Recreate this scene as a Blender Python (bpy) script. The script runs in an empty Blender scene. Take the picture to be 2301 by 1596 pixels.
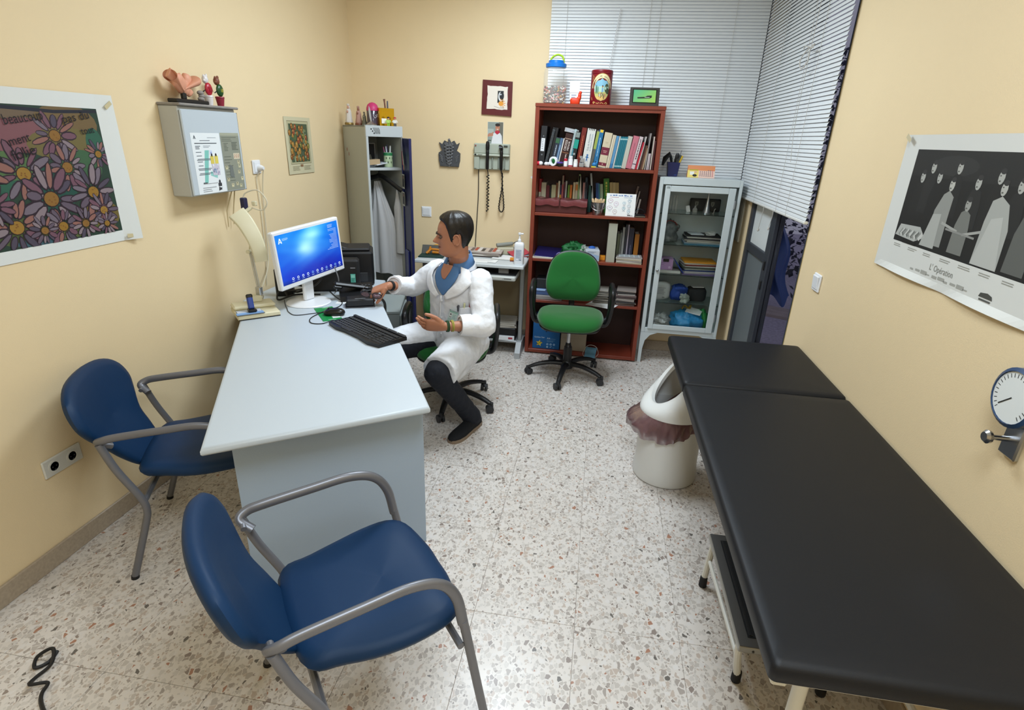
import bpy, math, random
from math import sin, cos, pi, radians as R, exp, sqrt
from mathutils import Matrix, Vector, noise
random.seed(7)
SC = bpy.context.scene
COL = SC.collection
# ---------------------------------------------------------------- camera, light, exposure
cam = bpy.data.cameras.new('camera'); cam.sensor_width = 36; cam.lens = 19.473; cam.clip_start = .02
co = bpy.data.objects.new('camera', cam); COL.objects.link(co); SC.camera = co
_p, _r, _y = R(21.5404), R(2.1306), R(8.2341)
_f = Vector((0, cos(_p), -sin(_p))); _u = Vector((0, sin(_p), cos(_p))); _x = Vector((1, 0, 0))
_x2 = _x*cos(_r) + _u*sin(_r); _u2 = -_x*sin(_r) + _u*cos(_r)
_M = Matrix((_x2, _u2, -_f)).transposed()
co.matrix_world = Matrix.Translation((0, 0, 1.70)) @ (Matrix.Rotation(_y, 3, 'Z') @ _M).to_4x4()
W = bpy.data.worlds.new('World'); SC.world = W; W.use_nodes = True
W.node_tree.nodes['Background'].inputs[0].default_value = (.40, .40, .53, 1)
W.node_tree.nodes['Background'].inputs[1].default_value = .34
def area(name, loc, sx, sy, power, col=(1, 1, 1), rot=(0, 0, 0)):
    l = bpy.data.lights.new(name, 'AREA'); l.shape = 'RECTANGLE'; l.size = sx; l.size_y = sy; l.energy = power; l.color = col
    o = bpy.data.objects.new(name, l); COL.objects.link(o); o.location = loc; o.rotation_euler = rot
    return o
area('ceiling_lamp_light', (-.50, 3.2, 2.85), .55, 1.15, 42, (.82, .945, 1.06))
area('ceiling_lamp_light.001', (.15, .35, 2.85), .55, 1.3, 37, (.82, .945, 1.06))  # added fill near the camera, brightens faces turned to the viewer
SC.view_settings.view_transform = 'Standard'; SC.view_settings.look = 'None'
SC.view_settings.gamma = 1; SC.view_settings.use_curve_mapping = False; SC.view_settings.exposure = 0.40
SC.cycles.max_bounces = 10; SC.cycles.transparent_max_bounces = 16
SC.cycles.use_denoising = True

# ---------------------------------------------------------------- helpers
def lin(c):
    if isinstance(c, str):
        c = tuple(int(c[i:i+2], 16)/255 for i in (0, 2, 4))
    return tuple(x/12.92 if x <= .04045 else ((x+.055)/1.055)**2.4 for x in c[:3]) + (1,)
MATS = {}
def mat(name, col=None, rough=.5, metal=0, noise=0, nscale=40, bump=0, bscale=200, coat=0, sheen=0, emit=0, trans=0, alpha=1, ior=1.45, spec=.5, bdist=.002):
    if name in MATS: return MATS[name]
    m = bpy.data.materials.new(name); m.use_nodes = True; MATS[name] = m
    nt = m.node_tree; N = nt.nodes; L = nt.links; b = N['Principled BSDF']
    c = lin(col); b.inputs['Base Color'].default_value = c
    b.inputs['Roughness'].default_value = rough; b.inputs['Metallic'].default_value = metal
    b.inputs['Coat Weight'].default_value = coat; b.inputs['IOR'].default_value = ior
    b.inputs['Specular IOR Level'].default_value = spec
    if sheen: b.inputs['Sheen Weight'].default_value = sheen
    if trans: b.inputs['Transmission Weight'].default_value = trans
    if alpha < 1: b.inputs['Alpha'].default_value = alpha
    if emit:
        b.inputs['Emission Color'].default_value = c; b.inputs['Emission Strength'].default_value = emit
    tc = None
    if noise or bump:
        tc = N.new('ShaderNodeTexCoord')
    if noise:
        n = N.new('ShaderNodeTexNoise'); n.inputs['Scale'].default_value = nscale; n.inputs['Detail'].default_value = 4
        L.new(tc.outputs['Object'], n.inputs['Vector'])
        mx = N.new('ShaderNodeMix'); mx.data_type = 'RGBA'
        mx.inputs['A'].default_value = tuple(x*(1-noise) for x in c[:3])+(1,)
        mx.inputs['B'].default_value = tuple(min(1, x*(1+noise)) for x in c[:3])+(1,)
        L.new(n.outputs['Fac'], mx.inputs['Factor']); L.new(mx.outputs['Result'], b.inputs['Base Color'])
    if bump:
        n2 = N.new('ShaderNodeTexNoise'); n2.inputs['Scale'].default_value = bscale; n2.inputs['Detail'].default_value = 3
        L.new(tc.outputs['Object'], n2.inputs['Vector'])
        bp = N.new('ShaderNodeBump'); bp.inputs['Strength'].default_value = bump; bp.inputs['Distance'].default_value = bdist
        L.new(n2.outputs['Fac'], bp.inputs['Height']); L.new(bp.outputs['Normal'], b.inputs['Normal'])
    return m
def attr_mat(name, rough=.6, emit=0, coat=0):
    m = mat(name, 'ffffff', rough, coat=coat); nt = m.node_tree
    a = nt.nodes.new('ShaderNodeVertexColor'); a.layer_name = 'Col'
    b = nt.nodes['Principled BSDF']
    if emit:
        b.inputs['Base Color'].default_value = (.01, .01, .01, 1); nt.links.new(a.outputs['Color'], b.inputs['Emission Color'])
        b.inputs['Emission Strength'].default_value = emit
    else: nt.links.new(a.outputs['Color'], b.inputs['Base Color'])
    return m
PRINT = attr_mat('printed_paper', .55); GLOSSY = attr_mat('glossy_print', .3, coat=.2); SCREEN = attr_mat('screen_light', .25, emit=1.0)

def tag(o, label=None, cat=None, group=None, kind=None):
    if label: o['label'] = label
    if cat: o['category'] = cat
    if group: o['group'] = group
    if kind: o['kind'] = kind
    return o
def thing(name, label, cat, loc=(0, 0, 0), rz=0, group=None, rot=None):
    o = bpy.data.objects.new(name, None); COL.objects.link(o); o.empty_display_size = .05
    o.location = loc; o.rotation_euler = rot if rot else (0, 0, R(rz))
    return tag(o, label, cat, group)
def world_of(o):
    m = o.matrix_basis.copy()
    while o.parent: o = o.parent; m = o.matrix_basis @ m
    return m
def copy_tree(o, parent=None):
    c = o.copy(); COL.objects.link(c); c.parent = parent
    for ch in list(o.children): copy_tree(ch, c)
    return c

def crom(pts, n=6, closed=False):
    P = [Vector(p) for p in pts]; k = len(P); out = []
    rng = range(k if closed else k-1)
    for i in rng:
        if closed: a, b, c, d = P[i-1], P[i], P[(i+1) % k], P[(i+2) % k]
        else:
            b, c = P[i], P[i+1]; a = P[i-1] if i else b*2-c; d = P[i+2] if i+2 < k else c*2-b
        for j in range(n):
            t = j/n
            out.append(.5*((2*b)+(c-a)*t+(2*a-5*b+4*c-d)*t*t+(3*b-a-3*c+d)*t**3))
    if not closed: out.append(P[-1].copy())
    return out
def rrect(w, h, r, n=5):
    o = []
    for cx, cy, a0 in ((w/2-r, h/2-r, 0), (-w/2+r, h/2-r, 90), (-w/2+r, -h/2+r, 180), (w/2-r, -h/2+r, 270)):
        for i in range(n+1):
            a = R(a0+90*i/n); o.append((cx+r*cos(a), cy+r*sin(a)))
    return o

class MB:
    def __init__(s): s.v = []; s.f = []; s.M = Matrix.Identity(4); s.cols = None
    def at(s, loc=(0, 0, 0), rot=(0, 0, 0)):
        s.M = Matrix.Translation(loc) @ (Matrix.Rotation(R(rot[2]), 4, 'Z') @ Matrix.Rotation(R(rot[1]), 4, 'Y') @ Matrix.Rotation(R(rot[0]), 4, 'X')); return s
    def add(s, v, f):
        k = len(s.v); s.v += [s.M @ Vector(p) for p in v]; s.f += [tuple(i+k for i in q) for q in f]; return s
    def box(s, x0, x1, y0, y1, z0, z1, b=0):
        x0, x1 = sorted((x0, x1)); y0, y1 = sorted((y0, y1)); z0, z1 = sorted((z0, z1))
        if not b:
            v = [(x, y, z) for z in (z0, z1) for y in (y0, y1) for x in (x0, x1)]
            return s.add(v, [(0, 2, 3, 1), (4, 5, 7, 6), (0, 1, 5, 4), (2, 6, 7, 3), (0, 4, 6, 2), (1, 3, 7, 5)])
        b = min(b, (x1-x0)*.49, (y1-y0)*.49, (z1-z0)*.49)
        c = ((x0+x1)/2, (y0+y1)/2, (z0+z1)/2); h = ((x1-x0)/2, (y1-y0)/2, (z1-z0)/2)
        v = []; ix = {}
        for sx in (-1, 1):
            for sy in (-1, 1):
                for sz in (-1, 1):
                    for ax in range(3):
                        p = [c[i]+(sx, sy, sz)[i]*(h[i]-(0 if i == ax else b)) for i in range(3)]
                        ix[(sx, sy, sz, ax)] = len(v); v.append(tuple(p))
        f = []
        for ax in range(3):
            o = [i for i in range(3) if i != ax]
            for sg in (-1, 1):
                q = []
                for a, bb in ((-1, -1), (1, -1), (1, 1), (-1, 1)):
                    k = [0, 0, 0]; k[ax] = sg; k[o[0]] = a; k[o[1]] = bb; q.append(ix[(*k, ax)])
                if (sg > 0) == (ax == 1): q.reverse()
                f.append(tuple(q))
        for ax in range(3):
            o = [i for i in range(3) if i != ax]
            for a in (-1, 1):
                for bb in (-1, 1):
                    k0 = [0, 0, 0]; k0[o[0]] = a; k0[o[1]] = bb; k1 = list(k0); k0[ax] = -1; k1[ax] = 1
                    q = [ix[(*k0, o[0])], ix[(*k1, o[0])], ix[(*k1, o[1])], ix[(*k0, o[1])]]
                    pv = [Vector(v[i]) for i in q]; nn = (pv[1]-pv[0]).cross(pv[2]-pv[0])
                    if nn.dot((pv[0]+pv[2])/2-Vector(c)) < 0: q.reverse()
                    f.append(tuple(q))
        for sx in (-1, 1):
            for sy in (-1, 1):
                for sz in (-1, 1):
                    q = [ix[(sx, sy, sz, a)] for a in range(3)]
                    if sx*sy*sz < 0: q.reverse()
                    f.append(tuple(q))
        return s.add(v, f)
    def loft(s, rings, closed=True, cap=True):
        n = len(rings[0]); v = [p for r in rings for p in r]; f = []
        m = n if closed else n-1
        for i in range(len(rings)-1):
            for j in range(m):
                a = i*n+j; b = i*n+(j+1) % n; f.append((a, b, b+n, a+n))
        if cap and closed:
            f.append(tuple(range(n-1, -1, -1))); k = (len(rings)-1)*n; f.append(tuple(range(k, k+n)))
        return s.add(v, f)
    def tube(s, pts, r, n=8, closed=False, flat=1, cap=True, up=None):
        P = [Vector(p) for p in pts]; k = len(P); rr = r if isinstance(r, (list, tuple)) else [r]*k
        T = []
        for i in range(k):
            if closed: t = P[(i+1) % k]-P[i-1]
            else: t = P[min(i+1, k-1)]-P[max(i-1, 0)]
            T.append(t.normalized() if t.length > 1e-9 else Vector((0, 0, 1)))
        u = Vector(up) if up else (Vector((0, 0, 1)) if abs(T[0].z) < .9 else Vector((1, 0, 0)))
        u = (u-T[0]*u.dot(T[0])).normalized(); rings = []
        for i in range(k):
            u = u-T[i]*u.dot(T[i]); u = u.normalized() if u.length > 1e-6 else T[i].orthogonal().normalized()
            w = T[i].cross(u)
            rings.append([P[i]+(u*cos(2*pi*j/n)*flat+w*sin(2*pi*j/n))*rr[i] for j in range(n)])
        if closed:
            rings.append(rings[0]); return s.loft(rings, cap=False)
        return s.loft(rings, cap=cap)
    def cyl(s, p0, p1, r, r1=None, n=16): return s.tube([p0, p1], [r, r if r1 is None else r1], n)
    def lathe(s, prof, n=24, c=(0, 0, 0)):
        rings = [[(c[0]+r*cos(2*pi*j/n), c[1]+r*sin(2*pi*j/n), c[2]+z) for j in range(n)] for r, z in prof]
        return s.loft(rings, cap=True)
    def prism(s, poly, d0, d1, axis='z'):
        def P(a, b, d): return {'z': (a, b, d), 'y': (a, d, b), 'x': (d, a, b)}[axis]
        n = len(poly); v = [P(a, b, d0) for a, b in poly]+[P(a, b, d1) for a, b in poly]
        ar = sum(poly[i-1][0]*poly[i][1]-poly[i][0]*poly[i-1][1] for i in range(n))
        flip = (ar < 0) ^ (axis == 'y') ^ (d1 < d0)
        f = [tuple(range(n-1, -1, -1)), tuple(range(n, 2*n))]+[(i, (i+1) % n, n+(i+1) % n, n+i) for i in range(n)]
        if flip: f = [tuple(reversed(q)) for q in f]
        return s.add(v, f)
    def ell(s, c, r, n=16, m=10, e1=1, e2=1):
        def pw(x, e): return math.copysign(abs(x)**e, x)
        if not isinstance(r, (tuple, list)): r = (r, r, r)
        v = []; f = []
        for i in range(1, m):
            a = -pi/2+pi*i/m
            for j in range(n):
                b = 2*pi*j/n
                v.append((c[0]+r[0]*pw(cos(a), e1)*pw(cos(b), e2), c[1]+r[1]*pw(cos(a), e1)*pw(sin(b), e2), c[2]+r[2]*pw(sin(a), e1)))
        lo = len(v); v += [(c[0], c[1], c[2]-r[2]), (c[0], c[1], c[2]+r[2])]
        for i in range(m-2):
            for j in range(n):
                a = i*n+j; b = i*n+(j+1) % n; f.append((a, b, b+n, a+n))
        for j in range(n):
            f.append((lo, (j+1) % n, j)); k = (m-2)*n; f.append((lo+1, k+j, k+(j+1) % n))
        return s.add(v, f)
    def pad(s, outline, th, fn=None, lay=((0, -.46), (.55, -.5), (.86, -.45), (.965, -.28), (1, 0), (.965, .28), (.86, .45), (.55, .5), (0, .5))):
        """cushion: outline in (u,v), thickness along w; fn maps (u,v,w) to a point"""
        n = len(outline); cx = sum(p[0] for p in outline)/n; cy = sum(p[1] for p in outline)/n
        fn = fn or (lambda u, v, w: (u, v, w)); rings = []
        for sc, w in lay:
            sc = max(sc, .001)
            rings.append([fn(cx+(p[0]-cx)*sc, cy+(p[1]-cy)*sc, w*th) for p in outline])
        return s.loft(rings, cap=False)
    def crum(s, a, f, seed=0):
        """crumple: push the points in and out by noise, keep the bottom flat"""
        c = sum(s.v, Vector())/len(s.v); zmin = min(p.z for p in s.v); out = []
        for p in s.v:
            q = p*f+Vector((seed, seed*2, 0)); k = noise.noise(q)+.5*abs(noise.noise(q*2.3))+.35*noise.noise(q*4.7)
            r = p+(p-c).normalized()*a*k; r.z = max(zmin, r.z); out.append(r)
        s.v = out; return s
    def grid(s, fn, nu, nv):
        v = [fn(i/nu, j/nv) for j in range(nv+1) for i in range(nu+1)]
        return s.add(v, [(j*(nu+1)+i, j*(nu+1)+i+1, (j+1)*(nu+1)+i+1, (j+1)*(nu+1)+i) for j in range(nv) for i in range(nu)])
    def mesh(s, name, material, ang=35):
        me = bpy.data.meshes.new(name); me.from_pydata([tuple(v) for v in s.v], [], s.f); me.update()
        if s.cols:
            a = me.color_attributes.new('Col', 'FLOAT_COLOR', 'CORNER'); k = 0
            for pi_, poly in enumerate(me.polygons):
                for _ in range(poly.loop_total): a.data[k].color = s.cols[pi_]; k += 1
        if material: me.materials.append(material)
        if ang:
            me.shade_smooth(); me.set_sharp_from_angle(angle=R(ang))
        return me
    def build(s, name, material, parent=None, ang=35, world=False, **kw):
        if world and parent is not None:
            w = world_of(parent).inverted(); s.v = [w @ p for p in s.v]
        o = bpy.data.objects.new(name, s.mesh(name, material, ang)); COL.objects.link(o)
        if parent is not None: o.parent = parent
        return tag(o, **kw)
def bx(*a, b=0): return MB().box(*a, b=b)

_txt = {}
def text_mesh(t, size=1.0):
    if t not in _txt:
        c = bpy.data.curves.new('t', 'FONT'); c.body = t; c.size = 1; c.resolution_u = 2; c.fill_mode = 'FRONT'
        o = bpy.data.objects.new('t', c); COL.objects.link(o)
        bpy.context.view_layer.update()
        me = bpy.data.meshes.new_from_object(o.evaluated_get(bpy.context.evaluated_depsgraph_get()))
        V = [tuple(v.co) for v in me.vertices]; F = [tuple(p.vertices) for p in me.polygons]
        bpy.data.objects.remove(o); bpy.data.curves.remove(c); bpy.data.meshes.remove(me)
        _txt[t] = (V, F, max([v[0] for v in V] or [1]))
    return _txt[t]
class PR:
    """flat print: coloured shapes in (u, v) metres on a plane that faces local -Y"""
    def __init__(s, fn=None, step=.00004): s.m = MB(); s.m.cols = []; s.k = 0; s.fn = fn; s.st = step
    def put(s, pts, faces, col, d=None):
        if d is None: s.k += 1; d = s.st*s.k
        fn = s.fn or (lambda u, v, d: (u, -d, v))
        s.m.add([fn(u, v, d) for u, v in pts], faces); s.m.cols += [lin(col)]*len(faces); return s
    def poly(s, pts, col, d=None): return s.put(pts, [tuple(range(len(pts)))], col, d)
    def rect(s, u0, v0, u1, v1, col, d=None, nu=1, nv=1):
        pts = [(u0+(u1-u0)*i/nu, v0+(v1-v0)*j/nv) for j in range(nv+1) for i in range(nu+1)]
        fs = [(j*(nu+1)+i, j*(nu+1)+i+1, (j+1)*(nu+1)+i+1, (j+1)*(nu+1)+i) for j in range(nv) for i in range(nu)]
        return s.put(pts, fs, col, d)
    def disc(s, u, v, ru, rv, col, n=14, rot=0, d=None):
        return s.poly([(u+ru*cos(2*pi*i/n)*cos(rot)-rv*sin(2*pi*i/n)*sin(rot), v+ru*cos(2*pi*i/n)*sin(rot)+rv*sin(2*pi*i/n)*cos(rot)) for i in range(n)], col, d)
    def line(s, pts, w, col, d=None):
        if d is None: s.k += 1; d = s.st*s.k
        for (a, b), (c, e) in zip(pts[:-1], pts[1:]):
            l = math.hypot(c-a, e-b) or 1; nx, ny = -(e-b)/l*w/2, (c-a)/l*w/2
            s.poly([(a-nx, b-ny), (c-nx, e-ny), (c+nx, e+ny), (a+nx, b+ny)], col, d)
        return s
    def text(s, t, u, v, h, col, rot=0, width=None, d=None):
        V, F, wmax = text_mesh(t); k = h/.7; kx = k if width is None else width/wmax
        if d is None: s.k += 1; d = s.st*s.k
        cr, sr = cos(R(rot)), sin(R(rot))
        return s.put([(u+x*kx*cr-y*k*sr, v+x*kx*sr+y*k*cr) for x, y, _ in V], F, col, d)
    def lines(s, u0, u1, vtop, n, step, w, col, rag=.25, seed=1):
        g = random.Random(seed)
        s.k += 1
        for i in range(n): s.rect(u0, vtop-i*step-w, u1-(u1-u0)*rag*g.random(), vtop-i*step, col, s.st*s.k)
        return s
    def scrib(s, u, v0, v1, th, col, seed=1):
        """unreadable small lettering running up a spine"""
        g = random.Random(seed); v = v0; s.k += 1
        while v < v1:
            l = th*g.uniform(.5, 2.2); s.rect(u-th*.5, v, u+th*g.uniform(.25, .5), min(v+l, v1), col, s.st*s.k); v += l+th*.45
        return s
    def build(s, name='print', parent=None, loc=(0, 0, 0), rot=(0, 0, 0), material=None, **kw):
        o = s.m.build(name, material or PRINT, parent, ang=0, **kw)
        o.location = loc; o.rotation_euler = tuple(R(a) for a in rot); return o
# ---------------------------------------------------------------- room shell
XL, XR, YB, YF, ZC = -2.07, 1.08, 4.70, -.80, 2.90
WALL = mat('cream_wall_paint', 'e8d2aa', .62, noise=.035, nscale=2.2, bump=.25, bscale=260)
# dirt smudges on the paint, with a shape of their own
def terrazzo(name, base, dark):
    m = bpy.data.materials.new(name); m.use_nodes = True; nt = m.node_tree; N = nt.nodes; L = nt.links; b = N['Principled BSDF']
    tc = N.new('ShaderNodeTexCoord'); oi = N.new('ShaderNodeObjectInfo')
    off = N.new('ShaderNodeVectorMath'); off.operation = 'MULTIPLY_ADD'
    L.new(oi.outputs['Random'], off.inputs[0]); off.inputs[1].default_value = (9, 7, 3); L.new(tc.outputs['Object'], off.inputs[2])
    nz = N.new('ShaderNodeTexNoise'); nz.inputs['Scale'].default_value = 55; L.new(off.outputs[0], nz.inputs['Vector'])
    wrp = N.new('ShaderNodeVectorMath'); wrp.operation = 'MULTIPLY_ADD'; L.new(nz.outputs['Color'], wrp.inputs[0]); wrp.inputs[1].default_value = (.010,)*3; L.new(off.outputs[0], wrp.inputs[2])
    last = None
    cur = lin(base)
    for scale, thr, prob in ((120, .30, .45), (64, .34, .58)):
        mp = N.new('ShaderNodeMapping'); mp.inputs['Scale'].default_value = (1, .78, 1); mp.inputs['Rotation'].default_value = (0, 0, scale); mp.inputs['Location'].default_value = (scale*.37, scale, 0); L.new(wrp.outputs[0], mp.inputs['Vector'])
        vo = N.new('ShaderNodeTexVoronoi'); vo.feature = 'F1'; vo.voronoi_dimensions = '2D'; vo.inputs['Scale'].default_value = scale; L.new(mp.outputs[0], vo.inputs['Vector'])
        ve = N.new('ShaderNodeTexVoronoi'); ve.feature = 'DISTANCE_TO_EDGE'; ve.voronoi_dimensions = '2D'; ve.inputs['Scale'].default_value = scale; L.new(mp.outputs[0], ve.inputs['Vector'])
        sep = N.new('ShaderNodeSeparateColor'); L.new(vo.outputs['Color'], sep.inputs[0])
        # chip size varies per cell
        t = N.new('ShaderNodeMath'); t.operation = 'MULTIPLY_ADD'; L.new(sep.outputs[1], t.inputs[0]); t.inputs[1].default_value = .16; t.inputs[2].default_value = .05
        gt = N.new('ShaderNodeMath'); gt.operation = 'GREATER_THAN'; L.new(ve.outputs['Distance'], gt.inputs[0]); L.new(t.outputs[0], gt.inputs[1])
        pr = N.new('ShaderNodeMath'); pr.operation = 'LESS_THAN'; L.new(sep.outputs[2], pr.inputs[0]); pr.inputs[1].default_value = prob
        mk = N.new('ShaderNodeMath'); mk.operation = 'MULTIPLY'; L.new(gt.outputs[0], mk.inputs[0]); L.new(pr.outputs[0], mk.inputs[1])
        cr = N.new('ShaderNodeValToRGB'); L.new(sep.outputs[0], cr.inputs[0]); e = cr.color_ramp; e.interpolation = 'CONSTANT'
        cols = [(0, 'c9c2bb'), (.22, 'c0b8b0'), (.42, 'd8d2cd'), (.54, 'b5aca4'), (.68, 'bcada1'), (.82, 'a59b93'), (.92, '8f827a'), (.965, 'a87c66'), (.985, '6c6660')]
        e.elements[0].position = 0; e.elements[0].color = lin(cols[0][1]); e.elements[1].position = cols[1][0]; e.elements[1].color = lin(cols[1][1])
        for p, c in cols[2:]: q = e.elements.new(p); q.color = lin(c)
        mx = N.new('ShaderNodeMix'); mx.data_type = 'RGBA'; L.new(mk.outputs[0], mx.inputs['Factor']); L.new(cr.outputs[0], mx.inputs['B'])
        if last is None:
            big = N.new('ShaderNodeTexNoise'); big.inputs['Scale'].default_value = 3; L.new(off.outputs[0], big.inputs['Vector'])
            bm = N.new('ShaderNodeMix'); bm.data_type = 'RGBA'; bm.inputs['A'].default_value = lin(dark); bm.inputs['B'].default_value = cur; L.new(big.outputs['Fac'], bm.inputs['Factor'])
            L.new(bm.outputs['Result'], mx.inputs['A'])
        else: L.new(last.outputs['Result'], mx.inputs['A'])
        last = mx
    L.new(last.outputs['Result'], b.inputs['Base Color']); b.inputs['Roughness'].default_value = .27
    n3 = N.new('ShaderNodeTexNoise'); n3.inputs['Scale'].default_value = 9; L.new(tc.outputs['Object'], n3.inputs['Vector'])
    mr = N.new('ShaderNodeMapRange'); L.new(n3.outputs['Fac'], mr.inputs[0]); mr.inputs[3].default_value = .2; mr.inputs[4].default_value = .42; L.new(mr.outputs[0], b.inputs['Roughness'])
    return m
TERR = terrazzo('terrazzo', 'ddd6cf', 'd0c8c0')
SKIRT = mat('stone_skirting', 'a99a86', .4, noise=.25, nscale=90)
def struct(name, mb, m, parent=None, ang=35):
    o = mb.build(name, m, parent, ang)
    if parent is None: o['kind'] = 'structure'
    return o
floor = struct('floor', bx(XL-.1, XR+.1, YF-.1, YB+.1, -.12, -.004), mat('tile_joint', 'b9b0a6', .8))
tx, ty = .383, .48
tile_me = {}
for i in range(-7, 4):
    for j in range(-5, 8):
        x0 = .045+tx*i; x1 = x0+tx; y0 = 1.585+ty*j; y1 = y0+ty
        if x0 > XR or x1 < XL or y0 > YB or y1 < YF: continue
        x0, x1, y0, y1 = max(x0, XL), min(x1, XR), max(y0, YF), min(y1, YB); g = .0006
        o = bpy.data.objects.new('tile', None)
        key = (round(x1-x0, 3), round(y1-y0, 3))
        if key not in tile_me:
            tile_me[key] = bx(-key[0]/2+g, key[0]/2-g, -key[1]/2+g, key[1]/2-g, -.02, 0, b=.0008).mesh('tile', TERR)
        o = bpy.data.objects.new('tile', tile_me[key]); COL.objects.link(o); o.parent = floor
        o.location = ((x0+x1)/2, (y0+y1)/2, 0)
struct('ceiling', bx(XL-.1, XR+.1, YF-.1, YB+.1, ZC, ZC+.1), mat('ceiling_paint', 'e9e6dc', .8))
struct('wall_left', bx(XL-.12, XL, YF-.1, YB+.1, 0, ZC), WALL)
struct('wall_front', bx(XL, XR, YF-.12, YF, 0, ZC), WALL)
wb = MB()                                             # back wall with a window opening beside the corner
wx0, wx1, wz0, wz1 = -.45, 1.07, 1.36, 2.80
wb.box(XL, wx0, YB, YB+.12, 0, ZC).box(wx0, wx1, YB, YB+.12, 0, wz0).box(wx0, wx1, YB, YB+.12, wz1, ZC).box(wx1, XR+.12, YB, YB+.12, 0, ZC)
struct('wall_back', wb, WALL, ang=0)
wr = MB(); ry0, ry1 = 3.11, 4.40                      # right wall with a tall glazed opening
wr.box(XR, XR+.12, YF, ry0, 0, ZC).box(XR, XR+.12, ry1, YB, 0, ZC).box(XR, XR+.12, ry0, ry1, 0, .08).box(XR, XR+.12, ry0, ry1, 2.80, ZC)
struct('wall_right', wr, WALL, ang=0)
struct('baseboard_left', bx(XL, XL+.012, YF, YB, 0, .085, b=.003), SKIRT)
struct('baseboard_back', bx(XL+.012, XR, YB-.012, YB, 0, .085, b=.003), SKIRT)
struct('baseboard_right', bx(XR-.012, XR, YF, ry0, 0, .085, b=.003), SKIRT)
struct('trim_1', bx(XR, XR+.02, ry0-.0, ry0+.012, .08, 2.80, b=.002), mat('rough_wall_edge', 'a88f58', .9, noise=.3, nscale=60))  # rough wall edge, with the blind's shadow put into its olive colour
# windows
ALU = mat('grey_aluminium', '6d7276', .45, metal=.35); GLASS = mat('window_glass', 'ffffff', .03, trans=1, ior=1.02, spec=.3)
def window_back():
    w = tag(bpy.data.objects.new('window_1', None), kind='structure'); COL.objects.link(w); w.location = ((wx0+wx1)/2, YB+.06, wz0)
    f = MB()
    for a in ((wx0, wx1, YB+.03, YB+.08, wz0, wz0+.05), (wx0, wx1, YB+.03, YB+.08, wz1-.05, wz1), (wx0, wx0+.05, YB+.03, YB+.08, wz0+.05, wz1-.05), (wx1-.05, wx1, YB+.03, YB+.08, wz0+.05, wz1-.05), (.26, .31, YB+.03, YB+.08, wz0+.05, wz1-.05)): f.box(*a, b=.003)
    f.build('window_frame', ALU, w, world=True)
    for x0, x1 in ((wx0+.05, .26), (.31, wx1-.05)): bx(x0, x1, YB+.052, YB+.058, wz0+.05, wz1-.05).build('pane', GLASS, w, world=True)
window_back()
def window_side():
    w = tag(bpy.data.objects.new('window_2', None), kind='structure'); COL.objects.link(w); w.location = (XR+.06, 3.75, .08)
    DK = mat('dark_window_frame', '3c4048', .5, metal=.3); xa, xb = XR+.015, XR+.075
    f = MB()
    for a in ((xa, xb, ry0+.012, ry0+.075, .08, 2.80), (xa, xb, ry1-.07, ry1, .08, 2.80), (xa, xb, 3.76, 3.86, .08, 2.80), (xa, xb, 3.86, ry1-.07, .98, 1.04), (xa, xb, ry0+.075, ry1-.07, .08, .13), (xa, xb, ry0+.075, ry1-.07, 2.74, 2.80)): f.box(*a, b=.004)
    f.build('window_frame', DK, w, world=True)
    bx(xa+.02, xa+.03, 3.86, ry1-.07, .13, .98).build('solid_panel', mat('grey_panel', '6b7275', .5), w, world=True)
    bx(xa+.02, xa+.026, 3.86, ry1-.07, 1.04, 2.74).build('frosted_pane', mat('frosted_pane', 'd8dcdb', .6, noise=.05, nscale=8), w, world=True)
    bx(xa+.025, xa+.03, ry0+.075, 3.76, .13, 2.74).build('pane', GLASS, w, world=True)
    for z in (.97, .84): bx(xa-.008, xa+.002, 3.79, 3.815, z-.03, z+.03, b=.003).build('latch', mat('black_plastic', '141416', .4), w, world=True)
    tag(w.children[0])
window_side()
# ---------------------------------------------------------------- blinds
SLAT = mat('blind_slat', 'e0e4e6', .42, metal=.15); CORD = mat('blind_cord', 'b9b6b0', .8); RAIL = mat('blind_rail', 'dcdcd8', .35)
def blind(name, label, x0, L, zbot, n, pitch, base, rz, cords, tilt):
    """hangs in local XZ, faces local -Y"""
    t = thing(name, label, 'blind', base, rz)
    pr = []
    for k in range(5):
        a = (k/4-.5)*.0245; pr.append((a, .0018*(1-(2*k/4-1)**2)))
    m = MB(); ct, st = cos(R(tilt)), sin(R(tilt))
    prof = [(a*ct-b*st, a*st+b*ct) for a, b in pr]
    rings = [[(x, p[0], p[1]) for p in prof] for x in (x0, x0+L)]
    m.loft(rings, closed=False, cap=False)
    me = m.mesh('slat', SLAT, 60)
    for k in range(n):
        o = bpy.data.objects.new('slat', me); COL.objects.link(o); o.parent = t
        o.location = (0, 0, zbot+.022+k*pitch); o.rotation_euler = (R(random.uniform(-1.5, 1.5)), R(random.uniform(-.05, .05)), 0)
    ztop = zbot+.03+n*pitch
    bx(x0, x0+L, -.012, .012, zbot-.006, zbot+.010, b=.004).build('bottom_rail', RAIL, t)
    bx(x0, x0+L, -.02, .02, ztop, ztop+.035, b=.004).build('head_rail', RAIL, t)
    for cx in cords:
        MB().tube([(cx, -.0135, zbot), (cx, -.0135, ztop)], .0012, 5).build('ladder_cord', CORD, t)
    return t
b1 = blind('venetian_blind', 'grey venetian blind covering the back window behind the bookcase', -.478, 1.522, 1.385, 66, .0205, (0, YB-.035, 0), 0, (-.36, .23, .30, .82), 68)
b2 = blind('venetian_blind', 'grey venetian blind hanging part way down the side window on the right', 0, 1.562, 1.335, 69, .0205, (XR-.028, 4.665, 0), -90, (.12, .52, 1.05, 1.25), 68)
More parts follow.
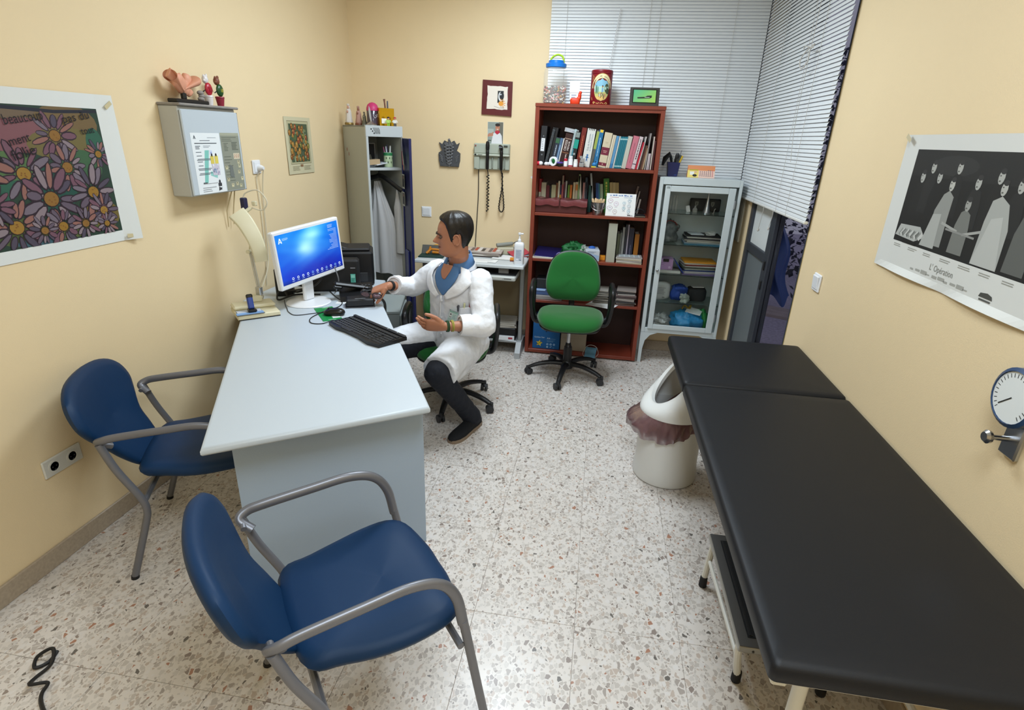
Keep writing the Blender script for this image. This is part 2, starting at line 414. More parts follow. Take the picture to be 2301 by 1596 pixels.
# pull cords and tassels of the side blind, wand of the back blind
m = MB().tube(crom([(1.17, -.03, 2.5), (1.16, -.034, 2.05), (1.15, -.03, 1.8), (1.19, -.026, 1.62)], 6), .0016, 5)
m.tube(crom([(1.2, -.03, 2.2), (1.14, -.05, 2.17), (1.11, -.06, 2.13), (1.14, -.055, 2.09), (1.19, -.045, 2.12), (1.17, -.04, 2.17)], 6, True), .003, 6, closed=True)
m.tube(crom([(1.22, -.04, 2.18), (1.17, -.05, 2.19), (1.12, -.05, 2.2), (1.1, -.05, 2.19)], 5), .003, 6)
m.build('pull_cord', CORD, b2)
for y, l in ((.80, .14), (1.02, .10)):
    m = MB().tube(crom([(y, -.016, 1.34), (y+.01, -.018, 1.30), (y-.02, -.018, 1.335-l)], 5), .0016, 5); m.lathe([(.001, .0), (.006, -.004), (.008, -.016), (.002, -.02)], 8, (y-.02, -.018, 1.337-l)); m.build('tassel', CORD, b2)
MB().tube([(.02, -.03, 2.58), (-.03, -.045, 2.15)], .003, 6).build('tilt_wand', mat('clear_wand', 'c8c8c8', .2), b1)

# ---------------------------------------------------------------- outside, seen through the side window
gr = tag(bx(1.35, 9, .5, 14, -.25, -.2).build('ground', mat('gravel', 'b9b4c4', .9, noise=.5, nscale=30, bump=.6, bscale=60)), kind='structure')
def tree(label, x, y, s, hue, n=150):
    t = thing('tree', label, 'tree', (x, y, -.2))
    MB().tube(crom([(0, 0, 0), (.04, .02, .8*s), (-.03, .05, 1.7*s), (.02, 0, 2.6*s)], 5), [.09]*5+[.08]*5+[.05]*6, 8).build('trunk', mat('bark', '4a3d3c', .9, noise=.4, nscale=20), t)
    f = MB(); g = random.Random(int(x*100))
    for _ in range(n):
        a = g.uniform(0, 2*pi); rr = g.uniform(.1, 1.0)*s; z = g.uniform(.25, 2.9)*s; c = (rr*cos(a), rr*sin(a), z); w = g.uniform(.025, .06)
        d = Vector((g.uniform(-1, 1), g.uniform(-1, 1), g.uniform(-1, .4))).normalized()*w*2; e = d.cross(Vector((g.uniform(-1, 1), g.uniform(-1, 1), 1))).normalized()*w*.6
        c = Vector(c); f.add([c, c+d*.5+e, c+d, c+d*.5-e], [(0, 1, 2, 3)])
    f.build('foliage', mat('foliage_'+hue, hue, .7, noise=.4, nscale=6), t, ang=0, kind='stuff')
tree('dark leafy tree outside the side window, nearest the glass', 1.95, 7.3, 1.0, '3b3f49', 1500)
tree('dark leafy tree outside, farther back behind the blue cloth', 3.3, 9.2, 1.1, '34364a', 1500)
tree('dark bushy tree outside at the right of the bench', 2.98, 6.0, .55, '40404c', 1200)
tag(MB().grid(lambda u, v: (1.72+.20*u*(1.2-v)+.03*sin(9*v+3*u), 5.75+.05*sin(8*u), .25+.85*v+.05*sin(8*u)), 14, 14).build('tarpaulin', mat('blue_tarpaulin', '4a66a0', .5)), 'blue crumpled tarpaulin hanging outside beyond the side window', 'tarpaulin')
bo = thing('bench', 'pale wooden bench standing on the gravel outside', 'bench', (1.93, 5.35, -.2), 62)
for k in range(3): bx(-.16+.11*k, -.06+.11*k, -.6, .6, .4, .43, b=.004).build('seat_slat', mat('weathered_wood', 'a89e9a', .8, noise=.2, nscale=12), bo)
for y in (-.5, .5): bx(-.13, .13, y-.04, y+.04, 0, .4, b=.004).build('leg', mat('weathered_wood'), bo)
# ---------------------------------------------------------------- desk
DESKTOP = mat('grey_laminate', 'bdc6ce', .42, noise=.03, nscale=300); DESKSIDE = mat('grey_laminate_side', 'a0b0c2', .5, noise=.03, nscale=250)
BLACK = mat('black_plastic', '141416', .4); DKGREY = mat('dark_grey_plastic', '2b2c2f', .5)
desk = thing('desk', 'large grey laminate desk at which the man in the white coat sits', 'desk', (-1.25, 2.3, 0))
top = [(-1.189, 1.358), (-.566, 1.808), (-1.285, 3.139), (-1.43, 3.60), (-2.05, 3.60), (-2.05, 2.90), (-1.92, 2.70)]
m = MB(); n = len(top); rings = []
def inset(poly, d):
    out = []
    for i in range(len(poly)):
        a, b, c = Vector(poly[i-1]), Vector(poly[i]), Vector(poly[(i+1) % len(poly)])
        e1 = (b-a).normalized(); e2 = (c-b).normalized(); n1 = Vector((-e1.y, e1.x)); n2 = Vector((-e2.y, e2.x)); k = (n1+n2).normalized()
        out.append(b+k*(d/max(.3, k.dot(n1))))
    return out
for d, z in ((.013, .708), (.004, .712), (0, .719), (0, .730), (.004, .737), (.013, .740)):
    rings.append([(p.x, p.y, z) for p in inset(top, d)])
m.loft(rings).build('desktop', DESKTOP, desk, world=True, ang=50)
nx, ny = .81, .585                                        # direction along the near edge
def gable(px, py, w, name):
    q = [(px, py), (px-nx*w, py-ny*w), (px-nx*w-.585*.025, py-ny*w+.81*.025), (px-.585*.025, py+.81*.025)]
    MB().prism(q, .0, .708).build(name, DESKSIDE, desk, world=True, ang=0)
gable(-.636, 1.93, .70, 'side_panel')
gable(-1.34, 3.02, .60, 'side_panel')
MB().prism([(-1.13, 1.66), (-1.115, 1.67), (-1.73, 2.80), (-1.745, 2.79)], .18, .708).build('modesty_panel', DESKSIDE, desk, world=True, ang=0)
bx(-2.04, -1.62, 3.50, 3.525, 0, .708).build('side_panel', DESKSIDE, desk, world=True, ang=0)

# pedestal drawers past the far end of the desk
pd = thing('drawer_pedestal', 'grey metal drawer pedestal standing past the far end of the desk', 'drawers', (-1.395, 3.43, 0), 14)
PED = mat('grey_metal_pedestal', '868d8c', .45)
bx(-.14, .13, -.18, .22, .03, .60, b=.006).build('body', PED, pd)
bx(-.145, .135, -.185, .225, .60, .625, b=.006).build('top', mat('pale_grey_top', '8f9796', .45), pd)
for z0, z1 in ((.05, .30), (.31, .59)):
    d = bx(.13, .145, -.17, .21, z0, z1, b=.004).build('drawer', PED, pd); bx(.145, .152, -.05, .09, z1-.03, z1-.015, b=.003).build('handle', DKGREY, d)

# ---------------------------------------------------------------- blue visitor chairs
BLUE = mat('blue_vinyl', '0e2f52', .5, spec=.28, bump=.10, bscale=900); STEEL = mat('grey_painted_steel', '76777d', .38, metal=.45); RUB = mat('black_rubber', '17171a', .7)
def blue_chair(label, loc, rz):
    t = thing('armchair', label, 'chair', (loc[0], loc[1], 0), rz, 'blue visitor armchairs')
    # seat: origin at the middle of the line of the rear legs, x forward, y left
    out = crom([(.06, .16), (.06, -.16), (.16, -.215), (.34, -.25), (.47, -.225), (.515, -.10), (.52, 0), (.515, .10), (.47, .225), (.34, .25), (.16, .215)], 5, True)
    def sf(u, v, w):
        return (u, v, .435+w-.018*max(0, (u-.40)/.12)**2+.02*(v/.25)**2*(u/.5)-.012*exp(-((u-.25)/.15)**2))
    MB().pad([(p.x, p.y) for p in out], .065, sf).build('seat', BLUE, t, 60)
    bx(.12, .44, -.17, .17, .388, .402, b=.004).build('seat_pan', BLACK, t)
    bo = crom([(0, -.005), (.085, .02), (.13, .10), (.155, .18), (.205, .27), (.225, .34), (.20, .42), (.12, .465), (0, .475), (-.12, .465), (-.20, .42), (-.225, .34), (-.205, .27), (-.155, .18), (-.13, .10), (-.085, .02)], 4, True)
    def bf(u, v, w):
        return (.075-.20*(v/.475)+.75*u*u-.035*sin(pi*v/.475)-w, u*1.17, .39+v*.86)
    MB().pad([(p.x, p.y) for p in bo], .055, bf).build('backrest', BLUE, t, 60)
    for s in (-1, 1):
        y = .272*s
        arm = crom([(.02, y*.86, .585), (-.01, y*.95, .612), (.012, y, .628), (.06, y, .636), (.2, y, .645), (.32, y, .65), (.40, y, .625), (.445, y, .56), (.465, y, .46)], 6)
        MB().tube(arm, [.0155]*len(arm), 10, flat=.75).build('armrest', STEEL, t, 60)
        fl = crom([(.465, y, .47), (.478, y, .40), (.512, y, .2), (.545, y, .012)], 5); q = MB().tube(fl, .0135, 10)
        lg = q.build('leg', STEEL, t, 60); MB().cyl((.545, y, .014), (.547, y, 0), .015, n=10).build('foot_cap', RUB, lg)
        rl = crom([(-.005, y*.985, .612), (.03, y, .50), (.085, y, .37), (.095, y, .31), (.08, y, .25), (.03, y, .10), (0, y, .012)], 5)
        lg = MB().tube(rl, .0135, 10).build('leg', STEEL, t, 60); MB().cyl((0, y, .014), (-.002, y, 0), .015, n=10).build('foot_cap', RUB, lg)
    MB().tube([(.09, -.272, .345), (.09, .272, .345)], .011, 8).tube([(.46, -.272, .375), (.46, .272, .375)], .011, 8).build('crossbar', STEEL, t)
    MB().tube([(.12, -.05, .385), (.085, -.05, .42)], .011, 8).tube([(.12, .05, .385), (.085, .05, .42)], .011, 8).build('back_bracket', STEEL, t, kind='stuff')
    for s in (-1, 1): MB().cyl((-.004, .225*s, .600), (-.004, .262*s, .606), .009, n=10).build('back_tab', STEEL, t)
    return t
blue_chair('blue vinyl armchair with grey arms standing against the left wall', (-1.825, 1.735), 26)
blue_chair('blue vinyl armchair nearest the viewer, in front of the desk end', (-.80, 1.02), 40)

# ---------------------------------------------------------------- green swivel chairs
GREEN = mat('green_fabric', '0e6020', .95, noise=.12, nscale=600, bump=.4, bscale=1500, sheen=.3)
def swivel(label, loc, rz, spin, seat_z=.50):
    t = thing('swivel_chair', label, 'chair', (loc[0], loc[1], 0), rz, 'green swivel chairs')   # x forward
    dz = seat_z-.50
    so = crom([(.23, 0), (.225, .13), (.19, .205), (.10, .24), (-.05, .235), (-.15, .19), (-.19, .08), (-.19, -.08), (-.15, -.19), (-.05, -.235), (.10, -.24), (.19, -.205), (.225, -.13)], 4, True)
    so = [(p.x, p.y) for p in so]
    MB().pad(so, .085, lambda u, v, w: (u, v, .472+dz+w-.03*max(0, (u-.08)/.15)**2+.012*(v/.24)**2)).build('seat', GREEN, t, 60)
    MB().pad([(a*.93, b*.93) for a, b in so], .05, lambda u, v, w: (u, v, .425+dz+w)).build('seat_shell', BLACK, t, 60)
    bo = crom([(0, 0), (.13, .005), (.185, .05), (.205, .13), (.195, .22), (.165, .31), (.10, .36), (0, .375), (-.10, .36), (-.165, .31), (-.195, .22), (-.205, .13), (-.185, .05), (-.13, .005)], 4, True)
    bo = [(p.x, p.y) for p in bo]
    def bf(u, v, w): return (-.225-.10*(v-.1)+.7*u*u+.03*exp(-((v-.10)/.09)**2)+w, u, .540+dz+v*.98)
    MB().pad(bo, .07, bf).build('backrest', GREEN, t, 60)
    MB().pad([(a*1.02, .19+(b-.19)*1.02) for a, b in bo], .03, lambda u, v, w: bf(u, v, w-.035)).build('back_shell', BLACK, t, 60)
    MB().tube(crom([(-.05, 0, .41+dz), (-.2, 0, .41+dz), (-.275, 0, .47+dz), (-.285, 0, .66+dz)], 5), .022, 8, flat=.5).build('back_bar', BLACK, t)
    for s in (-1, 1):
        a = crom([(.02, .20*s, .425+dz), (.02, .265*s, .44+dz), (.055, .285*s, .55+dz), (.10, .288*s, .66+dz), (.075, .288*s, .70+dz), (-.03, .288*s, .712+dz), (-.12, .288*s, .70+dz), (-.135, .288*s, .665+dz), (-.10, .288*s, .58+dz), (-.06, .28*s, .47+dz), (-.05, .22*s, .425+dz)], 5)
        MB().tube(a, .019, 8, up=(0, 1, 0)).build('armrest', BLACK, t, 60)
    MB().cyl((0, 0, .20), (0, 0, .41+dz), .014, n=14).build('gas_lift', mat('chrome_steel', 'b8babd', .22, metal=1), t)
    MB().lathe([(.033, .09), (.033, .20), (.029, .235), (.024, .24), (.019, .265)], 18).build('column_cover', BLACK, t)
    MB().tube([(.03, .02, .40+dz), (.09, .12, .395+dz), (.10, .19, .39+dz)], .005, 6).build('lever', BLACK, t)
    b = MB().lathe([(.045, .065), (.05, .10), (.035, .125)], 18).build('star_base', BLACK, t)
    for k in range(5):
        a = R(spin+72*k); c, s_ = cos(a), sin(a)
        P = crom([(.03*c, .03*s_, .10), (.13*c, .13*s_, .105), (.23*c, .23*s_, .085), (.29*c, .29*s_, .062)], 4)
        MB().tube(P, [.026-.009*i/(len(P)-1) for i in range(len(P))], 8, flat=.75).build('star_arm', BLACK, t, 60)
        cm = MB().at((.30*c, .30*s_, 0), (0, 0, spin+72*k+35))
        for y in (-.022, .006): cm.tube([(-.012, y, .026), (-.012, y+.016, .026)], .026, 16)
        cm.lathe([(.012, .045), (.012, .07)], 8); cm.box(-.03, .012, -.006, .006, .03, .058, b=.004)
        cm.build('caster', DKGREY, t)
    return t
swivel('empty green swivel chair standing in front of the wooden bookcase', (-.145, 3.95), -88, -10)
swivel('green swivel chair on which the man in the white coat sits', (-.875, 3.30), -79, -10, .455)

# ---------------------------------------------------------------- exam couch, step stool, waste bin
LEA = mat('black_leatherette', '0f1116', .5, spec=.35, bump=.12, bscale=700); WMET = mat('white_painted_metal', 'd4d3cb', .35)
couch = thing('exam_couch', 'long black padded examination couch along the right wall', 'couch', (.745, 1.87, 0))
def cushion(y0, y1, z, tilt=0):
    o = rrect(.655, y1-y0, .014, 4); yc = (y0+y1)/2
    lay = ((0, -.5), (.9, -.5), (.985, -.44), (1, -.3), (1, .22), (.992, .38), (.97, .47), (.90, .5), (.5, .52), (0, .52))
    return MB().pad(o, .058, lambda u, v, w: (u, yc-1.87+v, z+w+tilt*(v)), lay)
cushion(.865, 2.236, .724).build('mattress', LEA, couch, 60)
cushion(2.244, 2.868, .724, .0).build('headrest_cushion', LEA, couch, 60)
f = MB()
for x in (-.29, .29): f.box(x-.016, x+.016, -.97, .97, .655, .694, b=.004)
for y in (-.95, .36, .95): f.box(-.29, .29, y-.016, y+.016, .657, .692, b=.004)
f.build('frame', WMET, couch)
for x in (-.20, .20):
    for y in (-.88, .86):
        l = MB().tube([(x, y, .66), (x*1.02, y*1.02, .015)], .016, 12).build('leg', WMET, couch); MB().cyl((x*1.02, y*1.02, .02), (x*1.02, y*1.02, 0), .02, n=12).build('foot_cap', RUB, l)
MB().tube([(.275, -.89, .2), (.275, .87, .2)], .011, 10).build('stretcher', WMET, couch)

st = thing('step_stool', 'low white step stool with black ribbed top under the exam couch edge', 'stool', (.735, 1.675, 0))
bx(-.175, .175, -.275, .275, .195, .218, b=.003).build('frame', mat('stool_steel_edge', '9b9a95', .35, metal=.5), st)
bx(-.172, .172, -.272, .272, .2178, .2205, b=.001).build('tread_border', mat('grey_rubber', '4a4948', .75), st)
bx(-.14, .14, -.235, .235, .220, .2225).build('tread_mat', mat('black_rubber_mat', '101114', .6), st)
for k in range(13): bx(-.135+.0208*k, -.125+.0208*k, -.23, .23, .2225, .2262, b=.0012).build('tread_rib', mat('black_rubber_mat'), st)
for x in (-.17, .17):
    for y in (-.22, .22):
        k = .80 if y < 0 else 1.05
        P = crom([(x*.93, y*1.1, .21), (x*.95, y*1.1, .16), (x*k, y*.97, .03)], 5)
        l = MB().tube(P, .0125, 10).build('leg', WMET, st); MB().lathe([(.014, .0), (.0165, .004), (.015, .045), (.0128, .048)], 12, P[-1]-Vector((0, 0, .03))).build('foot_cap', RUB, l)
    MB().tube([(x*.90, -.22, .12), (x*.98, .22, .12)], .008, 8).build('stretcher', WMET, st)
for y in (-.2765,): MB().ell((-.13, y, .206), (.004, .003, .004), 8, 6).build('rivet', DKGREY, st)

BINW = mat('white_bin_plastic', 'dadbd9', .38)
bn = thing('waste_bin', 'white round waste bin with slanted swing opening beside the exam couch', 'bin', (.475, 2.72, 0))
MB().lathe([(.148, 0), (.166, .006), (.170, .02), (.163, .1), (.162, .22), (.161, .40), (.152, .402), (.152, .02)], 40).build('bin_body', BINW, bn)
# lid: egg-shaped dome cut by a slanted plane facing the viewer's left
def lid(tk):
    m = MB(); rings = []; n = 44
    for i in range(13):
        t = i/12; ring = []
        for j in range(n):
            a = 2*pi*j/n; hx = cos(a); z_low = .39; z_top = .575+.135*cos(a-R(20))
            z = z_low+(z_top-z_low)*t
            r = .172*(1-.30*t**2.4)-tk*(1 if t < 1 else .5)
            ring.append((r*cos(a), r*sin(a), z))
        rings.append(ring)
    return rings
ro = lid(0); ri = lid(.010)
rim = [[(a[0]*.5+b[0]*.5, a[1]*.5+b[1]*.5, a[2]+.004) for a, b in zip(ro[-1], ri[-1])]]
MB().loft(ro+rim+[[(p[0]*.84, p[1]*.84, p[2]-.004) for p in ro[-1]]]+[[(p[0]*.80, p[1]*.80, p[2]-.03) for p in ro[-1]]]+list(reversed(ri))[2:], cap=False).build('bin_lid', BINW, bn, 50)
LIN = mat('brown_bin_liner', '6b4b4e', .30, noise=.35, nscale=25, trans=.25, bump=.9, bscale=30)
g = random.Random(3); n = 110; rings = []
for i in range(9):
    t = i/8; ring = []
    for j in range(n):
        a = 2*pi*j/n; sag = .5+.5*cos(a-R(190))
        r = .166+.010*t*(1+.5*sin(7*a))+.006*sin(17*a+4*t)*t+.004*sin(29*a-3*t)*t+.003*sin(43*a+8*t)+.035*sag**3*sin(pi*min(1, t*1.0))+.05*sag**6*t
        z = .395-t*(.085+.02*sin(3*a+1)+.035*sag**2)+.006*sin(11*a)*t
        ring.append((r*cos(a), r*sin(a), z))
    rings.append(ring)
MB().loft(rings, cap=False).build('bin_liner', LIN, bn, 70)
MB().grid(lambda u, v: ((.02+.105*v)*cos(2*pi*u), (.02+.105*v)*sin(2*pi*u), .30+.10*v**2+.02*sin(6*u*pi+5*v)+.07*v*cos(2*pi*u)), 40, 8).build('bin_liner', LIN, bn, 70)
# ---------------------------------------------------------------- things on the desk
WPL = mat('white_plastic', 'e4e6ea', .35); CREAM = mat('cream_plastic', 'd9d2b4', .4); CABLEK = mat('black_cable', '1a1a1c', .5); CABLEW = mat('cream_cable', 'cfc7b2', .5)
Zd = .740
# monitor: screen centre, faces the sitting man
mo = thing('monitor', 'white computer monitor with a blue glowing screen on the desk', 'monitor', (-1.625, 2.96, Zd), 73.8)
def mon_local():
    t = mo
    hd = MB().at((.0, 0, .299), (-1.7, -3.7, 0))
    hd.box(-.255, .255, -.012, .022, -.16, .16, b=.006)
    b = hd.build('housing', WPL, t)
    p = PR(); w, h = .478, .276
    g = random.Random(2)
    nu, nv = 120, 70
    def sc(u, v):
        def bl(cx, cy, sx, sy): return exp(-((u-cx)/sx)**2-((v-cy)/sy)**2)
        r, gg, bb = .02, .26+.20*v, .78+.08*v
        k = .75*bl(.48, .70, .15, .24)+.38*bl(.62, .93, .16, .16)+.25*bl(.38, .60, .10, .12)+.16*bl(.78, .5, .22, .16)+.10*bl(.15, .8, .2, .2)+.12*bl(.3, .45, .12, .16)
        k *= 1+.22*sin(11*u+6*v+2*sin(7*v))*sin(9*v-4*u); k += .04*sin(17*u+3*sin(9*v))*sin(13*v-5*u)
        r += .80*k; gg += .62*k; bb += .18*k
        d = .35*bl(.5, .12, .5, .2)+.25*bl(.85, .15, .25, .3)+.18*bl(.95, .62, .1, .2)
        gg -= .40*d; bb -= .5*d*.7; r = max(0, r-.02)
        dk = max(0, .10-v)*3; return tuple(max(0.004, min(1, x*(1-dk))) for x in (r, gg, bb))
    pts = [(w*i/nu, h*j/nv) for j in range(nv+1) for i in range(nu+1)]
    fn = lambda u, v, d: (u, -d, v)
    k = 0
    p.m.add([fn(u, v, 0) for u, v in pts], [(j*(nu+1)+i, j*(nu+1)+i+1, (j+1)*(nu+1)+i+1, (j+1)*(nu+1)+i) for j in range(nv) for i in range(nu)])
    for j in range(nv):
        for i in range(nu): p.m.cols.append(lin(sc((i+.5)/nu, (j+.5)/nv)))
    L_ = 'dfeefc'
    # letter A logo with lines of small text, dock of icons, clock text at the top right
    p.line([(.020, .228), (.031, .256), (.042, .228)], .0052, L_); p.line([(.026, .236), (.036, .234)], .004, L_)
    p.lines(.046, .09, .252, 3, .0045, .0016, 'a9cdf5', .4, 4)
    p.lines(.395, .455, .262, 3, .007, .0022, 'b5c6ec', .5, 5)
    for i in range(16):
        l = .02+.05*g.random() if i < 7 else .03+.06*g.random()
        p.rect(.462-l, .234-i*.0075, .462, .234-i*.0075+.0022, '9fb9e6')
    for i in range(11):
        u = .075+i*.0375; p.disc(u, .024, .0075, .0075, ('e8f2ff', '7fa4d8')[i in (4, 7, 9)], 12); p.disc(u, .024, .0052, .0052, '1d4fae', 12); p.rect(u-.009, .0085, u+.009, .011, '9db8e0')
    o = p.build('screen', t, material=SCREEN)
    o.matrix_basis = Matrix.Translation((0, 0, .299)) @ Matrix.Rotation(R(-3.7), 4, 'Y') @ Matrix.Rotation(R(-1.7), 4, 'X') @ Matrix.Translation((-w/2, -.0125, -h/2+.004))
    q = PR(); q.disc(.0, 0, .006, .003, '58a6ff'); q = q.build('power_light', b, material=SCREEN); q.matrix_basis = Matrix.Translation((0, 0, .299)) @ Matrix.Rotation(R(-3.7), 4, 'Y') @ Matrix.Translation((.10, -.0126, -.149))
    bx(-.038, .038, .028, .055, .012, .33, b=.008).build('stand', WPL, t)
    MB().lathe([(.125, 0), (.128, .003), (.122, .009), (.05, .014)], 48).build('base', WPL, t).location = (-.015, .03, 0)
    bx(-.05, .05, .02, .034, .24, .34, b=.004).build('bracket', DKGREY, t)
mon_local()
# keyboard
kb = thing('keyboard', 'black computer keyboard lying near the right edge of the desk', 'keyboard', (-1.128, 2.535, Zd), -34.5)
ko = [(-.225, .085), (.235, .085), (.235, -.078), (.16, -.095), (.06, -.083), (-.06, -.083), (-.13, -.092), (-.225, -.078)]
MB().prism(ko, .002, .020).build('body', BLACK, kb, ang=20)
bx(-.225, .235, .066, .085, .020, .028, b=.004).build('top_strip', DKGREY, kb)
m = MB(); g = random.Random(1)
for r in range(6):
    y = .05-.0195*r-(.006 if r else 0); x = -.214
    while x < .222:
        w = .0175
        if r == 5 and -.12 < x < 0: w = .11
        elif r in (2, 3, 4) and x < -.21: w = .027
        if not (.075 < x < .082 or .141 < x < .148): m.box(x, x+w-.0025, y-.017, y-.0005, .019, .0255-.0006*r, b=.002)
        x += w
m.build('keys', mat('black_keys', '1e1f22', .45), kb, kind='stuff')
q = PR(lambda u, v, d: (u, v, .0282+d))
for x in (-.11, .09, .17): q.disc(x, .0755, .003, .003, 'd8e4e8', 8)
q.build('status_light', kb)
bx(-.10, -.02, -.083, -.055, .020, .024, b=.003).build('palm_notch', DKGREY, kb)
# mouse, green mat with picture, white paper
mp = thing('desk_mat', 'flat green printed card under the black mouse', 'card', (-1.435, 2.755, Zd), -52)
bx(-.155, .105, -.052, .052, 0, .0022, b=.0005).build('card', mat('green_card', '12853f', .45), mp)
q = PR(lambda u, v, d: (u, v, .0023+d)); q.rect(-.11, .008, .07, .05, 'd6dedd'); q.rect(-.10, .014, .0, .044, 'eef2f0')
q.line([(-.148, .0), (-.142, .03)], .004, 'bfe0c8'); q.line([(-.138, -.01), (-.134, .03)], .004, 'bfe0c8'); q.line([(.085, -.02), (.095, .02)], .004, 'bfe0c8'); q.build('print', mp)
ms = thing('mouse', 'black computer mouse on the green card', 'mouse', (-1.405, 2.765, Zd+.0024), 18)
MB().pad([(p.x, p.y) for p in crom([(.058, 0), (.045, .026), (0, .031), (-.045, .028), (-.06, 0), (-.045, -.028), (0, -.031), (.045, -.026)], 5, True)], .037, lambda u, v, w: (u, v, .0185+w*(1-.25*(u/.06)**2)), ((0, -.5), (.8, -.5), (.95, -.45), (1, -.2), (.93, .15), (.75, .38), (.4, .5), (0, .52))).build('body', mat('black_gloss', '101012', .25), ms, 60)
MB().at((-.03, 0, .0345), (0, 0, 0)).tube([(0, -.004, 0), (0, .004, 0)], .007, 12).build('scroll_wheel', DKGREY, ms)
def cable(name, label, pts, r, m, n=8, cat='cable'):
    return tag(MB().tube(crom(pts, n), r, 6).build(name, m), label, cat)
cable('cable', 'thin black mouse cable curling over the desk', [(-1.46, 2.785, Zd+.01), (-1.52, 2.76, Zd+.003), (-1.60, 2.70, Zd+.003), (-1.665, 2.74, Zd+.003), (-1.71, 2.80, Zd+.003), (-1.755, 2.86, Zd+.004), (-1.80, 2.93, Zd+.01)], .0022, CABLEK)
cable('cable', 'black keyboard cable looping from the keyboard under the monitor', [(-1.36, 2.655, Zd+.01), (-1.40, 2.60, Zd+.003), (-1.46, 2.60, Zd+.003), (-1.50, 2.68, Zd+.003), (-1.48, 2.80, Zd+.008), (-1.45, 2.90, Zd+.004), (-1.47, 3.00, Zd+.004), (-1.56, 3.10, Zd+.004), (-1.66, 3.22, Zd+.004)], .0027, CABLEK)
cable('cable', 'bundle of black cables tangled behind the monitor stand', [(-1.80, 2.97, Zd+.02), (-1.84, 3.02, Zd+.05), (-1.80, 3.08, Zd+.02), (-1.72, 3.06, Zd+.06), (-1.78, 2.98, Zd+.09), (-1.86, 2.98, Zd+.04), (-1.83, 2.92, Zd+.012), (-1.76, 2.99, Zd+.03), (-1.66, 3.10, Zd+.01)], .006, CABLEK)
cable('cable', 'black cable hanging in a loop under the monitor to the base', [(-1.60, 3.02, 1.0), (-1.60, 3.06, .90), (-1.66, 3.05, .82), (-1.74, 3.0, .80), (-1.79, 2.96, .80)], .005, CABLEK)
cable('cable', 'grey cable running down behind the monitor to the desk', [(-1.55, 3.10, .93), (-1.55, 3.14, .84), (-1.60, 3.2, .76), (-1.62, 3.24, Zd+.004)], .004, mat('grey_cable', '8b8d92', .5))
cable('cable', 'black cable dropping over the far desk edge beside the phone', [(-1.36, 3.06, Zd+.012), (-1.30, 3.12, Zd+.014), (-1.262, 3.10, Zd+.012), (-1.235, 3.08, .72), (-1.24, 3.07, .62), (-1.27, 3.10, .5)], .008, CABLEK)
bxb = thing('adapter', 'black adapter box standing behind the monitor by the lamp', 'adapter', (-1.865, 3.06, Zd), 20); bx(-.05, .05, -.03, .03, 0, .17, b=.006).build('housing', BLACK, bxb); bx(-.02, .02, -.033, -.03, .05, .12, b=.001).build('socket_panel', DKGREY, bxb)
# small PC and printer
pc = thing('computer', 'black desktop computer box behind the monitor in front of the printer', 'computer', (-1.60, 3.27, Zd), 18)
bx(-.22, .12, -.045, .045, 0, .205, b=.012).build('case', mat('black_textured', '18181b', .55), pc)
q = PR(); q.rect(.068, .06, .098, .115, '5fb8a8'); q.rect(.072, .09, .094, .108, '8fd6c6'); q.lines(.072, .094, .086, 3, .008, .003, '2c6b60', .3); q.rect(.07, .15, .1, .156, '8a8a90'); q.build('sticker', pc, loc=(0, -.0452, 0))
pn = thing('printer', 'large black laser printer beside the locker on the desk', 'printer', (-1.66, 3.44, Zd), 22)
BK2 = mat('black_satin', '131316', .38)
bx(-.19, .20, -.09, .15, 0, .225, b=.012).build('body', BK2, pn)
m = MB(); m.box(-.17, .18, -.07, .13, .225, .245, b=.008); m.at((0, .0, .243), (0, 14, 0)).box(-.15, .05, -.05, .11, 0, .012, b=.004); m.build('output_tray', mat('black_tray', '1e1e22', .5), pn)
bx(-.15, .16, -.094, -.09, .03, .09, b=.002).build('paper_drawer', DKGREY, pn)
q = PR(); q.rect(0, 0, .075, .105, 'dfe6e4'); q.rect(.006, .062, .034, .095, '8fc4b2'); q.rect(.02, .038, .07, .052, '3c4a45'); q.rect(.02, .01, .07, .03, '3f9b53'); q.lines(.04, .072, .095, 4, .008, .003, '4a5550', .3)
q.build('label', pn, loc=(.2015, .04, .0), rot=(0, 0, 90))
# desk phone on its stand and the card reader in front of it
ph = thing('desk_phone', 'black desk phone with a red light, under the man\'s outstretched hand', 'phone', (-1.43, 3.12, Zd), 28)
m = MB(); m.loft([[(-.10, -.08, 0), (.10, -.08, 0), (.10, .09, 0), (-.10, .09, 0)], [(-.10, -.075, .03), (.10, -.075, .03), (.10, .085, .075), (-.10, .085, .075)]]); m.build('body', BLACK, ph)
hs = MB().at((-.03, .0, .07), (0, 12, 8)); hs.box(-.105, .105, -.03, .025, .0, .022, b=.009); hs.box(-.11, -.055, -.032, .028, -.016, .006, b=.008); hs.box(.055, .11, -.032, .028, -.016, .006, b=.008); hs.build('handset', BLACK, ph)
q = PR(); q.rect(0, 0, .014, .005, 'ff3018'); q.build('red_light', ph, loc=(-.118, -.032, .098), material=SCREEN)
m = MB()
for i in range(3):
    for j in range(4): m.box(.03+.02*i, .045+.02*i, -.06+.022*j, -.045+.022*j, .035+.012*j, .044+.012*j, b=.002)
m.build('keypad', DKGREY, ph, kind='stuff')
cr = thing('card_reader', 'flat black card reader in front of the desk phone', 'card reader', (-1.345, 2.975, Zd), 26)
bx(-.08, .08, -.045, .045, .004, .05, b=.008).build('body', mat('black_reader', '1b1c20', .4), cr); bx(-.085, .082, -.05, .048, 0, .006, b=.002).build('base', DKGREY, cr)
bx(-.03, .03, -.028, -.024, .0495, .051, b=.0005).build('slot', mat('pale_slot', '9a9ca0', .3), cr)
